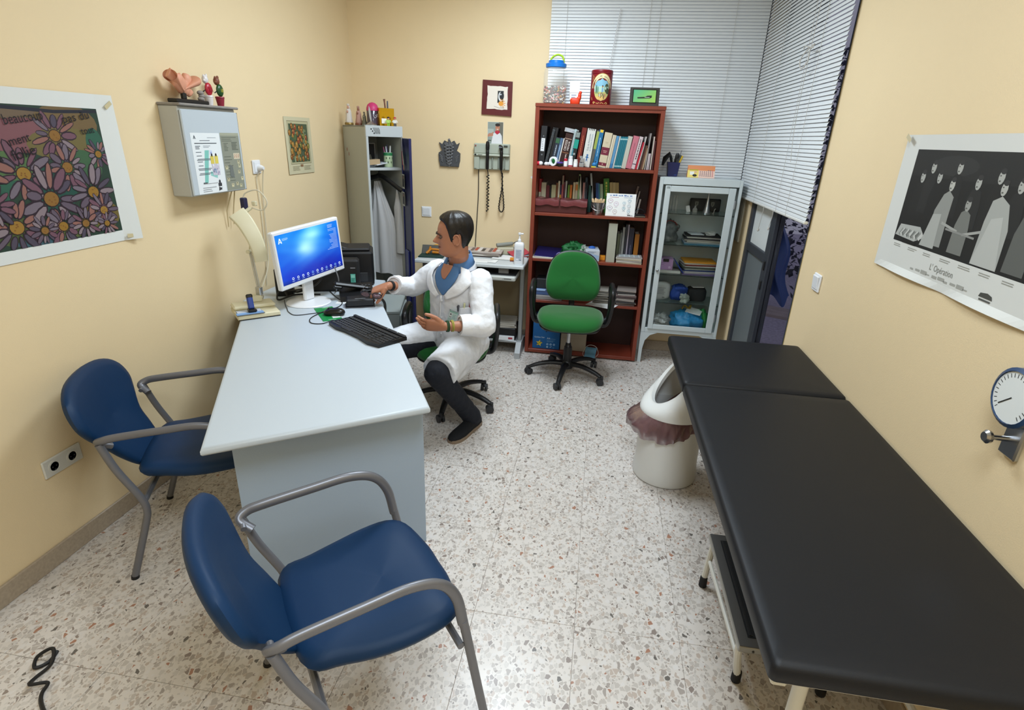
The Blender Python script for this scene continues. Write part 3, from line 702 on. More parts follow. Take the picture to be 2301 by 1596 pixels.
wp = thing('paper', 'white sheet of paper lying on the desk behind the card reader', 'paper', (-1.46, 3.03, Zd), 10); bx(-.05, .10, -.05, .05, 0, .0012).build('sheet', mat('white_paper', 'e8e8e6', .7), wp)

# ---------------------------------------------------------------- magnifier lamp on its cream base
lp = thing('desk_lamp', 'cream jointed desk lamp with curved shade on the desk beside the left wall', 'lamp', (-1.83, 2.695, Zd), 44)
m = MB(); m.box(-.115, .10, -.115, .085, 0, .028, b=.005); m.box(-.115, .10, -.02, .09, .028, .05, b=.008); m.build('base', CREAM, lp)
bx(-.03, .045, .03, .085, .05, .085, b=.006).build('arm_socket', CREAM, lp)
bx(-.112, .098, -.118, -.116, .002, .006).build('base_edge', RUB, lp)
V3 = lambda *a: Vector(a)
m = MB(); pA, pB = V3(-1.845, 2.765, .825), V3(-1.872, 2.77, 1.065)
m.tube([pA, pB], .007, 8); m.tube([pA+V3(.012, -.004, 0), pB+V3(.012, -.004, 0)], .0045, 8)
m.build('arm', mat('lamp_arm', 'c4c2b8', .35, metal=.3), lp, world=True)
bx(-1.86, -1.83, 2.75, 2.78, .82, .87, b=.004).build('hinge', mat('chrome_steel'), lp, world=True)
rings = []; P = crom([(-1.905, 2.75, 1.272), (-1.862, 2.75, 1.222), (-1.822, 2.75, 1.145), (-1.803, 2.75, 1.078), (-1.797, 2.75, 1.018)], 5)
for i, c in enumerate(P):
    t = i/(len(P)-1); T = (P[min(i+1, len(P)-1)]-P[max(i-1, 0)]).normalized(); w = V3(.80, .60, .10).normalized(); w = (w-T*w.dot(T)).normalized(); nn = T.cross(w)
    hw = .046-.012*t; th = .011+.007*sin(pi*t)
    rings.append([c+w*u+nn*v for u, v in rrect(2*hw, 2*th, .008, 3)])
MB().loft(rings).build('lamp_shade', CREAM, lp, 50, world=True)
MB().tube(crom([(-1.872, 2.77, 1.065), (-1.868, 2.78, 1.10), (-1.85, 2.785, 1.14), (-1.845, 2.775, 1.17)], 5), .006, 8).tube(crom([(-1.872, 2.77, 1.065), (-1.85, 2.765, 1.05), (-1.84, 2.76, 1.09)], 4), .004, 6).cyl((-1.872, 2.75, 1.065), (-1.872, 2.79, 1.065), .011, n=12).build('upper_joint', CREAM, lp, world=True)
MB().tube([(-1.885, 2.765, 1.262), (-1.85, 2.80, 1.295)], .010, 10).build('head_socket', CREAM, lp, world=True)
m = MB(); m.box(-1.905, -1.875, 2.79, 2.82, 1.285, 1.345, b=.005); m.build('switch_block', mat('dark_blue_plastic', '23264a', .4), lp, world=True)
bx(-1.845, -1.82, 2.80, 2.82, 1.305, 1.33, b=.004).build('wing_nut', CREAM, lp, world=True)
MB().tube(crom([(-1.89, 2.80, 1.34), (-1.875, 2.81, 1.37), (-1.81, 2.82, 1.385), (-1.765, 2.82, 1.33), (-1.79, 2.81, 1.285), (-1.845, 2.80, 1.295)], 6), .0035, 6).build('cord', CABLEW, lp, world=True)
tr = thing('tray', 'clear plastic tray with blue notes lying on the lamp base', 'tray', (-1.80, 2.60, Zd+.0285), 44)
MB().prism([(-.075, -.03), (.065, -.03), (.055, .055), (-.065, .055)], 0, .003).build('plate', mat('clear_acrylic', 'cfd4dc', .1, trans=.85, ior=1.3), tr)
bx(-.074, .06, -.03, .0, .003, .007).build('note_pad', mat('light_blue_paper', '7fa6d8', .7), tr); bx(-.065, .055, .0, .05, .003, .006).build('note_pad', mat('pale_paper', 'c7cfdc', .7), tr)
sp = thing('stapler', 'dark blue stapler standing upright on the lamp base', 'stapler', (-1.795, 2.603, Zd+.036), 44)
bx(-.020, .024, -.02, .026, 0, .016, b=.005).build('foot', mat('black_gloss'), sp); m = MB().at((0, .01, .012), (-18, 0, 0)); m.box(-.014, .016, -.012, .014, 0, .078, b=.006); m.build('body', mat('stapler_blue', '27418c', .35), sp)
m = MB().at((0, .01, .012), (-18, 0, 0)); m.box(-.015, .017, -.013, .015, .058, .08, b=.005); m.build('head', mat('black_gloss'), sp)
# cord from the wall socket
so = thing('wall_socket', 'white single wall socket with a plug on the left wall', 'socket', (XL, 3.235, 1.475), 90)
bx(-.04, .04, -.010, 0, -.04, .04, b=.004).build('plate', WPL, so); bx(-.03, .03, -.014, -.009, -.03, .03, b=.003).build('insert', WPL, so)
m = MB().lathe([(.019, 0), (.017, .02), (.010, .035)], 14); m.v = [Vector((p.x+.008, -.012-p.z, p.y-.005)) for p in m.v]; m.build('plug', WPL, so)
cable('cable', 'cream lamp cord hanging from the single wall socket down the left wall', [(XL+.045, 3.243, 1.465), (XL+.03, 3.25, 1.42), (XL+.012, 3.255, 1.30), (XL+.012, 3.24, 1.05), (XL+.02, 3.20, .88), (-1.99, 3.02, .79), (-1.90, 2.86, .765), (-1.86, 2.82, .80), (-1.87, 2.79, .82)], .0032, CABLEW)
cable('cable', 'second thin cream cord hanging down the left wall from the socket', [(XL+.03, 3.222, 1.445), (XL+.008, 3.215, 1.40), (XL+.007, 3.22, 1.2), (XL+.007, 3.21, .95), (XL+.008, 3.18, .76)], .0025, CABLEW)
ds = thing('wall_socket', 'white double wall socket low on the left wall', 'socket', (XL, 1.633, .411), 90)
bx(-.085, .085, -.010, 0, -.038, .038, b=.004).build('plate', mat('aged_white_plastic', 'cfcdc4', .45), ds)
for x in (-.04, .04):
    m = MB().lathe([(.026, 0), (.026, .002), (.019, .002), (.017, -.004)], 20); m.v = [Vector((p.x+x, -.010-p.z, p.y)) for p in m.v]; s_ = m.build('outlet', mat('aged_white_plastic'), ds)
    m = MB()
    for dx in (-.008, .008): m.cyl((x+dx, -.009, 0), (x+dx, -.0115, 0), .003, n=8)
    m.box(x-.004, x+.004, -.0118, -.0108, -.016, -.011); m.build('contacts', DKGREY, s_)
cable('cable', 'black curly cable end lying on the floor at the lower left', [(-1.70, 1.14, .006), (-1.69, 1.10, .006), (-1.71, 1.07, .010), (-1.73, 1.10, .02), (-1.70, 1.13, .03), (-1.67, 1.09, .012), (-1.68, 1.04, .006), (-1.66, 1.01, .02), (-1.62, 1.03, .012), (-1.61, 1.0, .006), (-1.58, .97, .006), (-1.5, .92, .006)], .006, CABLEK)
# ---------------------------------------------------------------- left wall
CABM = mat('cabinet_grey_paint', 'b9bab6', .45, noise=.03, nscale=8)
wc = thing('wall_cabinet', 'grey wall cabinet with two printed sheets on its door, left wall', 'cabinet', (XL, 2.735, 1.37), 90)
bx(-.215, .215, -.10, 0, 0, .41, b=.004).build('body', CABM, wc)
bx(-.212, .215, -.113, -.101, .004, .395, b=.004).build('door', mat('cabinet_door_paint', 'bcc5cc', .45), wc)
bx(-.222, .222, -.122, 0, .41, .422, b=.004).build('lid', mat('taped_grey_lid', '8f8a86', .5, noise=.2, nscale=30), wc)
bx(.2155, .2175, -.11, -.01, .004, .395).build('edge_strip', DKGREY, wc)
p = PR(); W_, H_ = .215, .285
p.rect(0, 0, W_, H_, 'e4e8ea')
p.poly([(.018, .262), (.026, .276), (.034, .262)], '4a5158'); p.rect(.016, .258, .036, .2605, '4a5158')
p.rect(.118, .262, .185, .264, '707880'); p.rect(.06, .248, .135, .251, '59616a'); p.rect(.02, .235, .185, .239, '3d444c')
p.lines(.022, .06, .226, 3, .006, .0035, '6a7078', .3); p.lines(.08, .135, .226, 2, .006, .0025, '8a9098', .3)
p.poly([(.052, .050), (.078, .050), (.118, .205), (.086, .205)], '7fc2b8'); p.poly([(.105, .085), (.155, .07), (.16, .095), (.108, .105)], '8fc9c2')
for i, y in enumerate((.195, .178, .163, .158, .15, .132, .118, .112, .096, .09)): p.rect(.02+.003*(i % 3), y, (.06, .06, .12, .12, .06, .06, .12, .11, .12, .10)[i], y+.003, '5d656d')
p.rect(.122, .165, .14, .205, 'cfd8ea'); p.disc(.131, .19, .005, .008, '8a9ac8')
for u, c in ((.133, 'd6c25a'), (.165, 'd9c75f')): p.rect(u-.013, .14, u+.013, .178, c); p.disc(u, .182, .006, .008, '2e2a2a')
p.rect(.124, .085, .18, .14, 'c6c2cf')
for i in range(16): p.disc(.13+.045*random.random(), .09+.046*random.random(), .006, .004, random.choice(['8a86a0', 'e6e2ea', '7d98b4', 'b0a0b8']), 8, random.random()*3)
p.disc(.165, .052, .007, .010, '3b3d42'); p.rect(.152, .03, .178, .046, '3b3d42'); p.poly([(.15, .008), (.178, .014), (.172, .019), (.182, .024), (.165, .022), (.155, .029)], '3b3d42')
p.rect(.04, .05, .07, .054, '3d444c'); p.rect(.04, .047, .15, .0485, '707880'); p.lines(.03, .14, .03, 3, .009, .002, '8a9098', .5)
p.build('printed_sheet', wc, loc=(-.175, -.1135, .008))
p = PR(); p.rect(0, 0, .155, .285, '8b8e80'); p.rect(0, .272, .155, .285, 'a3a491')
p.lines(.01, .14, .265, 3, .009, .003, '5f6358', .5); p.lines(.02, .06, .235, 6, .007, .003, '5a5e54', .5); p.lines(.085, .14, .24, 6, .007, .004, '5a5e54', .5, 3)
p.rect(.09, .155, .142, .185, 'cfc3ab')
for i in range(3): p.line([(.096+.016*i, .162), (.104+.016*i, .172), (.102+.016*i, .180)], .003, 'a8503a')
p.lines(.01, .08, .17, 9, .015, .003, '62665b', .6, 7)
for u, v in ((.02, .115), (.125, .14), (.13, .12), (.12, .09), (.14, .055), (.02, .055), (.09, .03), (.12, .02), (.05, .025)): p.rect(u-.01, v-.009, u+.01, v+.009, random.choice(['c2bd9c', 'bdb596', 'd0c7a6'])); p.disc(u, v+.004, .003, .004, '3b3a34', 8)
p.poly([(.04, .07), (.075, .06), (.07, .12), (.045, .13)], '6f7471')
p.build('printed_sheet', wc, loc=(.045, -.1135, .01))
MB().tube([(.14, -.07, 0), (.145, -.02, -.11), (.15, -.012, -.20)], .003, 6).tube([(.18, -.06, 0), (.195, -.02, -.14), (.19, -.02, -.19)], .003, 6).build('hanging_wire', mat('tan_cord', 'c9b68e', .7), wc)
zc = 1.7925
bm = thing('anatomical_model', 'pink pelvis bone model on a black stand atop the wall cabinet', 'model', (-2.0, 2.625, zc), 90)
bx(-.085, .14, -.025, .03, 0, .018, b=.004).build('base', BLACK, bm); bx(-.015, .01, -.006, .012, .018, .052, b=.003).build('post', BLACK, bm)
PINK = mat('pink_bone_plastic', 'd99a7e', .55, noise=.1, nscale=25)
def bone(u, v):
    a = 2*pi*u; t = v
    r = .014+.034*abs(t-.5)**1.2*2
    x = -.075+.16*t; z = .055+.055*abs(t-.42)*1.5+.03*(t < .42)*(.42-t)*2
    return (x+.012*cos(a), r*1.2*cos(a)*.9, z+r*.55*sin(a))
MB().grid(bone, 24, 16).build('bone', PINK, bm, 80)
MB().tube(crom([(-.085, .0, .125), (-.05, -.01, .10), (0, 0, .065), (.03, .0, .055), (.045, .0, .04)], 5), [.012]*5+[.018]*5+[.014]*5+[.010]*5+[.008], 10, flat=2.0).tube(crom([(.005, 0, .07), (.03, .0, .10), (.045, .005, .125)], 5), [.013]*5+[.017]*5+[.010], 10, flat=1.5).build('bone', PINK, bm, 80)
ts = thing('model_tooth', 'small grey ridged figurine on the wall cabinet between bone model and red figure', 'figurine', (-2.0, 2.745, zc), 90)
m = MB()
for i in range(4): m.ell((0.004*(-1)**i, 0, .012+.014*i), (.020, .014, .011), 12, 8)
m.build('body', mat('grey_resin', '8b8580', .6), ts)
def figure(label, y, pot, disc, head, txt):
    t = thing('figurine', label, 'figurine', (-2.0, y, zc), 90)
    MB().lathe([(.015, 0), (.021, .038), (.023, .04), (.021, .046), (.016, .046)], 18).build('pot', pot, t)
    m = MB(); m.ell((0, -.006, .075), (.025, .012, .030), 20, 12); m.build('body', disc, t)
    m = MB(); m.ell((-.006, .002, .118), (.017, .014, .020), 14, 10); m.ell((-.016, .0, .132), (.007, .006, .009), 8, 6); m.ell((.006, .002, .136), (.007, .006, .009), 8, 6); m.ell((-.022, -.004, .112), (.008, .007, .007), 8, 6); m.build('head', head, t)
    p = PR()
    if txt: p.text(txt, -.012, -.008, .016, 'd6c84a')
    else:
        for i in range(3): p.line([(-.012+.010*i, .010), (-.004+.010*i, -.014)], .0035, '8f1a2a')
    p.build('mark', t, loc=(0, -.0185, .075))
    MB().tube([(-.02, -.002, .07), (-.04, -.004, .062)], .003, 6).build('arm', DKGREY, t)
    return t
figure('figurine with round red body and white animal head on the wall cabinet', 2.80, mat('white_ceramic', 'ddd8d8', .3), mat('red_glaze', 'b02034', .3), mat('white_ceramic'), None)
figure('figurine with round green body and brown head marked 10 on the wall cabinet', 2.888, mat('maroon_pot', '8c2036', .5), mat('green_glaze', '1d4a24', .3), mat('brown_glaze', '7a4632', .5), '10')

# flower poster: bold daisies on green with hand lettering
fp = thing('poster', 'large unframed poster of daisies with handwritten words on the left wall', 'poster', (XL, 1.30, 1.212), 90)
PW, PH = .95, .588
def curl(u, v, d): return (u, -.004-d-.3*max(0, u-.875)*(1.1-v), v)
p = PR(curl, .000007); p.rect(0, 0, .875, PH, 'dcdfdd', 0, 1, 1); p.rect(.875, 0, PW, PH, 'dcdfdd', 0, 2, 4)
x1, y0, y1 = .873, .045, .533
_pd = p.disc
def _clip(u, v, ru, rv, col, n=14, rot=0, d=None):
    pts = [(u+ru*cos(2*pi*i/n)*cos(rot)-rv*sin(2*pi*i/n)*sin(rot), v+ru*cos(2*pi*i/n)*sin(rot)+rv*sin(2*pi*i/n)*cos(rot)) for i in range(n)]
    return p.poly([(min(max(a, .07), x1), min(max(b, y0), y1)) for a, b in pts], col, d)
p.disc = _clip
p.rect(.07, y0, x1, y1, '243a2e', None, 20, 12)
for (u, v, ru, rv, c) in ((.45, .46, .36, .06, '6b5a48'), (.72, .47, .14, .075, '6e5a3a'), (.55, .43, .2, .06, '7a4f55'), (.7, .40, .16, .06, '6b6038'), (.35, .3, .14, .1, '2c5a48'), (.60, .24, .1, .09, '1f4a40'), (.28, .19, .12, .1, '23403c'), (.74, .31, .1, .07, '3a5c3f'), (.78, .12, .1, .06, '6b5c2c'), (.45, .1, .12, .05, '4a5830'), (.62, .08, .14, .03, '566034'), (.5, .06, .1, .015, '3a5a66'), (.83, .40, .04, .06, '2c5a48'), (.46, .33, .1, .05, '4e6a40')): p.disc(u, v, ru, rv, c, 20)
g = random.Random(11)
p.line([(.07, .52), (.3, .527), (.5, .522), (.68, .515), (.87, .523)], .012, '1d1f2c')
def daisy(u, v, r, n=13, pet=('6f6470', '5f5260', '85767c', '6e4c5a', '8a5f56', '4c4454')):
    for i in range(n):
        a = 2*pi*i/n+g.uniform(-.12, .12); l = r*g.uniform(.7, 1.3); w = r*g.uniform(.12, .22); mid = r*.45+l*.45
        p.disc(u+cos(a)*mid*1.0, v+sin(a)*mid, l*.52, w*1.25, '2a1a26', 10, a)
        p.disc(u+cos(a)*mid*1.02, v+sin(a)*mid*1.02, l*.46, w*.85, g.choice(pet), 10, a)
    p.disc(u, v, r*.40, r*.36, '2c1c1c', 14); p.disc(u, v, r*.35, r*.31, g.choice(['8f6a24', '86602a', '94702c']), 14)
    for _ in range(5): p.disc(u+g.uniform(-.2, .2)*r, v+g.uniform(-.2, .2)*r, r*.05, r*.04, '7a5020', 6)
for d in ((.66, .43, .065), (.50, .30, .075), (.68, .315, .062), (.835, .36, .042), (.58, .205, .085), (.77, .215, .07), (.42, .12, .075), (.60, .10, .055), (.80, .14, .05), (.70, .098, .045), (.52, .095, .042), (.80, .085, .036), (.33, .32, .07), (.24, .10, .07), (.14, .26, .075), (.20, .4, .065), (.12, .10, .06), (.36, .20, .05)): daisy(*d)
INK = '140d14'
p.text('beaucoup', .475, .465, .034, INK, 8, .155); p.text('pas du', .705, .475, .030, INK, 10, .125); p.text('tout', .775, .435, .026, INK, 8, .065)
p.text('ment', .475, .395, .030, INK, 12, .085); p.text('à la', .37, .34, .028, INK, 5, .07); p.text('folie', .475, .345, .036, INK, 14, .095)
p.build('sheet', fp)
for u, v, a in ((.925, .55, -35), (.90, .018, 5)):
    q = PR(); q.rect(-.02, -.008, .02, .008, 'c9bb94'); q.build('tape', fp, loc=(u, -.016, v), rot=(0, a, 0))

# fruit calendar print
fc = thing('poster', 'small fruit print poster on the left wall left of the locker', 'poster', (XL, 3.60, 1.41), 90)
p = PR(lambda u, v, d: (u, -.003-d-.02*(.36-v)*.5, v), .000012); p.rect(0, 0, .345, .36, 'cbc4a4', 0, 1, 1); p.rect(.035, .065, .31, .335, 'b9b490'); p.rect(.05, .075, .295, .318, '4c5a44')
for u0, v0, u1, v1 in ((.035, .333, .31, .336), (.035, .063, .31, .066), (.035, .063, .038, .336), (.307, .063, .31, .336)): p.rect(u0, v0, u1, v1, '6b6248')
g = random.Random(5)
for i in range(70):
    u, v = g.uniform(.06, .285), g.uniform(.085, .305); p.disc(u, v, .022, .010, g.choice(['3d5a3c', '52683f', '2f4634', '74805a', '97a07c']), 8, g.uniform(0, 3))
for i in range(34):
    u, v = .065+.21*((i*7) % 10)/9+g.uniform(-.012, .012), .10+.195*((i*3) % 8)/7+g.uniform(-.01, .01)
    r = g.uniform(.013, .021); p.disc(u, v, r, r*1.25, '3a2c1c', 12); p.disc(u, v, r*.88, r*1.1, g.choice(['9a6a30', 'a37a3c', '855026', '8f602e', '77783a', '8f4a2e']), 12); p.disc(u-r*.25, v+r*.3, r*.25, r*.3, 'd8b26a', 8)
p.rect(.155, .045, .19, .06, '8c6a4c'); p.lines(.05, .15, .05, 4, .008, .002, '8f8a70', .2); p.lines(.2, .3, .05, 4, .008, .002, '8f8a70', .2)
p.build('sheet', fc)
# ---------------------------------------------------------------- locker set across the corner
LOCK = mat('locker_grey', 'aeb1ab', .42, noise=.03, nscale=6); LOCKI = mat('locker_inside', '7c8180', .5); NAVY = mat('locker_navy_door', '1b2050', .35); OFFW = mat('off_white', 'd8d6cc', .5)
lk = thing('locker', 'tall grey metal locker standing open in the back left corner', 'locker', (-1.73, 4.12, 0), 45.2)
LW, LD, LH = .287, .46, 1.737                      # local: x along the front, y into the corner
m = MB(); t_ = .012
m.box(0, t_, 0, LD, .06, LH, b=.002).box(LW-t_, LW, 0, LD, .06, LH, b=.002).box(t_, LW-t_, LD-t_, LD, .06, LH).box(0, LW, 0, LD, LH-t_, LH, b=.002).box(0, LW, 0, LD, .06, .09, b=.002)
m.build('carcass', LOCK, lk)
bx(-.003, LW+.003, -.004, .02, LH-.075, LH+.002, b=.002).build('top_rail', mat('locker_rail', 'b7bdbf', .42), lk)
bx(-.002, .016, -.003, .012, .06, LH-.07, b=.002).build('front_stile', mat('locker_rail'), lk)
bx(.012, LW-.012, .004, LD-.012, 1.425, 1.445, b=.002).build('shelf', mat('locker_rail'), lk)
p = PR()
for i in range(3): p.disc(.040+.011*i, .052-.014*i, .0055, .0055, '15161a', 10)
for i in range(5): p.line([(.055+.0105*i, .062), (.066+.0095*i, .042), (.075+.008*i, .020)], .0038, '15161a')
p.build('vent_slot', lk, loc=(0, -.0045, LH-.075))
for x in (.02, LW-.05):
    for y in (.03, LD-.05): bx(x, x+.03, y, y+.03, 0, .06).build('leg', LOCK, lk)
dr = MB().at((LW-.004, -.003, 0), (0, 0, -104)); dr.box(-.0, .275, -.010, .010, .08, LH-.078, b=.003)
D = dr.build('door', NAVY, lk)
dm = Matrix.Translation((LW-.004, -.003, 0)) @ Matrix.Rotation(R(-104), 4, 'Z')
s_ = MB(); s_.M = dm; s_.box(.09, .20, -.022, -.010, .1, LH-.9, b=.006); s_.box(.03, .05, -.016, -.010, .1, LH-.1, b=.003); s_.build('stiffener', mat('navy_stiffener', '262f78', .3), D)
def on_door(q, u, z, name):
    o = q.build(name, D); o.matrix_basis = dm @ Matrix.Translation((u, -.0225, z)) ; return o
for u, z, sd in ((.06, 1.30, 1), (.05, 1.17, 2)):
    q = PR(); q.rect(0, 0, .085, .105, 'c9cfd0'); q.rect(.008, .012, .077, .097, '4a4f58'); q.poly([(.03, .02), (.055, .02), (.05, .085), (.038, .085)], '20232b'); q.disc(.044, .08, .009, .011, 'c49a80'); on_door(q, u, z, 'photograph')
q = PR(); q.poly([(.02, .20), (.045, .20), (.05, .10), (.09, .0), (.075, -.01), (.03, .08)], 'd9dce4'); q.poly([(.02, .1), (.04, .1), (.06, 0), (.03, .0)], 'a2373f'); q.disc(.075, -.015, .014, .022, 'd6a08c'); on_door(q, .06, 1.47, 'photograph')
q = PR(); q.rect(0, 0, .012, .022, '8c3a30'); q.rect(.035, -.035, .045, -.01, '8c3a30'); q.build('red_mark', lk, loc=(-.0005, .40, 1.55), rot=(0, 0, -90))
# things in the locker (world helper: local x, y, z of the locker)
LM = Matrix.Translation((-1.73, 4.12, 0)) @ Matrix.Rotation(R(45.2), 4, 'Z')
def in_lock(name, label, cat, x, y, z, rz=0, group=None):
    p_ = LM @ Vector((x, y, z)); return thing(name, label, cat, p_, 45.2+rz, group)
zs = 1.446
t = in_lock('framed_picture', 'dark framed picture leaning inside the locker on its shelf', 'picture', .115, .30, zs, -8)
bx(-.06, .075, -.008, .008, 0, .17, b=.003).build('frame', mat('silver_frame', '8a8c92', .35, metal=.6), t); q = PR(); q.rect(0, 0, .117, .152, '12131c'); q.disc(.05, .085, .022, .026, '6b3f34'); q.poly([(.055, .03), (.10, .02), (.085, .075), (.05, .06)], '8a8c80'); q.poly([(.02, .03), (.045, .05), (.03, .08), (.015, .06)], '6a7078'); q.rect(.02, .135, .06, .141, 'b9bcc6'); q.build('print', t, loc=(-.051, -.0085, .009))
t = in_lock('pencil_tin', 'green and cream tin full of pens on the locker shelf', 'tin', .21, .10, zs)
MB().lathe([(.034, 0), (.034, .018), (.034, .019), (.034, .085), (.0335, .105), (.030, .106), (.030, .03)], 22).build('tin', mat('pale_green_tin', 'b7c9a4', .4), t)
MB().lathe([(.0348, .083), (.0348, .104)], 22).build('green_band', mat('green_band', '2d7a4c', .4), t)
p = PR(lambda u, v, d: ((.0342+d)*sin(u/.034), -(.0342+d)*cos(u/.034), v))
for i in range(8): p.disc(-.04+.0125*i, .035+.03*(i % 2), .004, .009, '3b4a34', 8)
p.build('print', t)
for i, (dx, dy, h, c) in enumerate(((-.012, -.005, .15, 'd0cfd6'), (.01, -.01, .155, 'dfe0dc'), (0, .01, .16, '3b3d6a'), (.018, .005, .15, 'e6e4dc'), (-.02, .008, .145, 'a05a7a'))):
    tag(MB().cyl(LM @ Vector((.21+dx*.6, .10+dy*.6, zs+.03)), LM @ Vector((.21+dx*1.5, .10+dy*1.5, zs+h)), .0045, n=8).build('pen', mat('pen_%d' % i, c, .4)), 'pen with %s barrel standing in the green locker tin' % ('grey', 'white', 'navy', 'cream', 'mauve')[i], 'pen', 'pens in the locker tin')
for i, (x, y, rz, tl, c, lab) in enumerate(((.05, .14, 40, 35, 'c6cdd6', 'pale leaflet leaning on the locker shelf at the left'), (.13, .09, -15, 12, '9aa8ba', 'blue grey leaflet lying on the locker shelf'), (.12, .05, 15, 8, 'd4d7dc', 'white folded leaflet at the front of the locker shelf'), (.17, .14, 60, 4, 'c2c4c8', 'grey leaflet lying behind the white one in the locker'), (.06, .05, 5, 5, 'b29a78', 'tan box at the front left of the locker shelf'))):
    t = in_lock('leaflet' if i < 4 else 'box', lab, 'leaflet' if i < 4 else 'box', x, y, zs+(.012 if i < 4 else 0), rz)
    q = MB().at((0, 0, .005*i), (0, -tl, 0)); q.box(-.05, .05, -.03, .03, 0, .006 if i < 4 else .035, b=.001); q.build('sheet' if i < 4 else 'body', mat('leaf_%d' % i, c, .6), t)
    if i < 4:
        q = MB().at((0, 0, .005*i+.0062), (0, -tl, 0)); q.box(-.04, .04, -.02, -.012, 0, .0003).box(-.04, .02, 0, .008, 0, .0003); q.build('print', mat('leaf_ink', '6a7080', .6), t)
hg = in_lock('coat_hanger', 'black plastic coat hanger inside the locker', 'hanger', .14, .13, 1.335)
MB().tube(crom([(-.11, .13, .0), (-.02, .02, .035), (0, 0, .045), (.03, -.04, .03), (.10, -.14, -.045), (.115, -.155, -.06)], 5), .011, 8, flat=1.6).tube(crom([(0, 0, .045), (0, 0, .075), (.02, 0, .09), (.015, 0, .105)], 4), .004, 6).build('hanger', BLACK, hg, 60)
ct = in_lock('lab_coat', 'white lab coat hanging from the black hanger in the locker', 'coat', .16, .21, .5)
COATW = mat('white_cotton_old', 'cfcfd0', .8, bump=.3, bscale=300)
def coat(u, v):
    z = .835-.735*v
    w = .010+.078*min(1, v*2.2)+.035*v; a = 2*pi*u
    fold = 1+.22*v*sin(5*a+2)+.12*sin(9*a+3*v)
    c, s_ = cos(a), sin(a)
    dx, dy = .62, -.78                                   # width runs along the hanger
    return (w*1.15*c*dx*fold+.045*s_*fold*.78+.02*v, w*1.15*c*dy*fold+.045*s_*fold*.62-.02*v, z+.03*v*sin(3*a)*c)
MB().grid(coat, 60, 24).build('body', COATW, ct, 80)
def sleeve(u, v):
    a = 2*pi*u; r = (.034+.012*v+.004*sin(4*a+9*v))*min(1, .15+v*3)
    return (.10+.012*v+r*cos(a)*.8, -.135-.02*v+r*sin(a), .78-.50*v)
MB().grid(sleeve, 20, 14).build('sleeve', COATW, ct, 80)
t = in_lock('bag', 'pale blue plastic bag with a bottle at the foot of the locker', 'bag', .13, -.075, .0)
MB().ell((0, 0, .2), (.07, .05, .2), 40, 30, .8).crum(.03, 16, 3).build('bag', mat('blue_clear_plastic', '8aa0b4', .25, trans=.45, bump=1, bscale=25), t)
t = in_lock('bottle', 'white capped plastic bottle on the floor before the open locker', 'bottle', .25, -.12, 0)
MB().lathe([(.03, 0), (.034, .01), (.034, .30), (.02, .36), (.014, .37)], 18).build('bottle', mat('clear_blue_plastic', 'b9c9dc', .15, trans=.7), t); MB().lathe([(.02, .37), (.02, .40), (.016, .402)], 16).build('cap', WPL, t)

# on top of the locker
def on_lock(name, label, cat, x, y, rz=0, group=None): return in_lock(name, label, cat, x, y, LH+.0015, rz, group)
def statue(label, x, y, h, robe, skin, base):
    t = on_lock('statuette', label, 'statuette', x, y, -45)
    k = h/.12
    MB().lathe([(.026*k, 0), (.028*k, .004*k), (.026*k, .014*k)], 18).build('base', base, t)
    m = MB(); n = 20; rings = []
    for z, r in ((.014, .021), (.02, .023), (.05, .017), (.075, .016), (.09, .013), (.096, .006)):
        rings.append([(k*r*(1+.12*sin(6*2*pi*j/n))*cos(2*pi*j/n), k*r*.8*(1+.12*sin(6*2*pi*j/n))*sin(2*pi*j/n), k*z) for j in range(n)])
    m.loft(rings); m.build('robe', robe, t, 60)
    m = MB(); m.ell((0, -.001, k*.103), (k*.0085, k*.009, k*.0105), 12, 8); m.build('head', skin, t)
    m = MB(); m.ell((0, .003*k, k*.103), (k*.0105, k*.009, k*.013), 12, 8); m.lathe([(.008*k, .112*k), (.010*k, .120*k), (.003*k, .125*k)], 10); m.build('veil', robe, t)
    MB().ell((0, -.016*k, k*.078), (k*.006, k*.006, k*.008), 8, 6).build('hands', skin, t)
statue('white robed statuette at the left end of the locker top', .018, .36, .145, mat('statue_white', 'd5d0cc', .4), mat('statue_skin', 'c79a86', .5), mat('statue_gold', '8c7440', .4, metal=.5))
statue('pink and cream statuette second from the left on the locker top', .065, .28, .13, mat('statue_pink', 'b58c80', .5), mat('statue_hair', '8a5a48', .5), mat('statue_brown', '7a4630', .5))
statue('small grey brown statuette third from the left on the locker top', .085, .22, .092, mat('statue_grey', '6e6a58', .5), mat('statue_grey2', '8a8470', .5), mat('statue_grey'))
t = on_lock('candle_jar', 'dark glass jar with a pink domed lid on the locker top', 'jar', .135, .175)
MB().lathe([(.040, 0), (.044, .004), (.044, .105), (.042, .108)], 28).build('jar', mat('dark_violet_glass', '3f3545', .18, coat=.4), t)
MB().lathe([(.046, .104), (.046, .112), (.044, .125), (.036, .145), (.020, .158), (.001, .163)], 28).build('lid', mat('pink_plastic', 'c2356e', .45), t)
p = PR(lambda u, v, d: ((.0445+d)*sin(u/.044), -(.0445+d)*cos(u/.044), v)); p.text('Lue', -.006, .05, .026, 'c9c4cc', 28, .045); p.build('lettering', t)
t = on_lock('trophy', 'silver quill pen ornament before the pink lidded jar', 'ornament', .095, .115)
MB().lathe([(.040, 0), (.042, .006), (.030, .016), (.012, .024), (.008, .03)], 24).build('base', mat('silver', 'b9b9bd', .25, metal=.9), t); MB().prism([(-.003, .02), (.004, .02), (.002, .06), (-.004, .115), (-.014, .135), (-.018, .10), (-.012, .055)], -.002, .002, 'y').build('quill', mat('silver'), t)
t = on_lock('gift_bag', 'shiny gold paper bag holding two pencils on the locker top', 'gift bag', .215, .13)
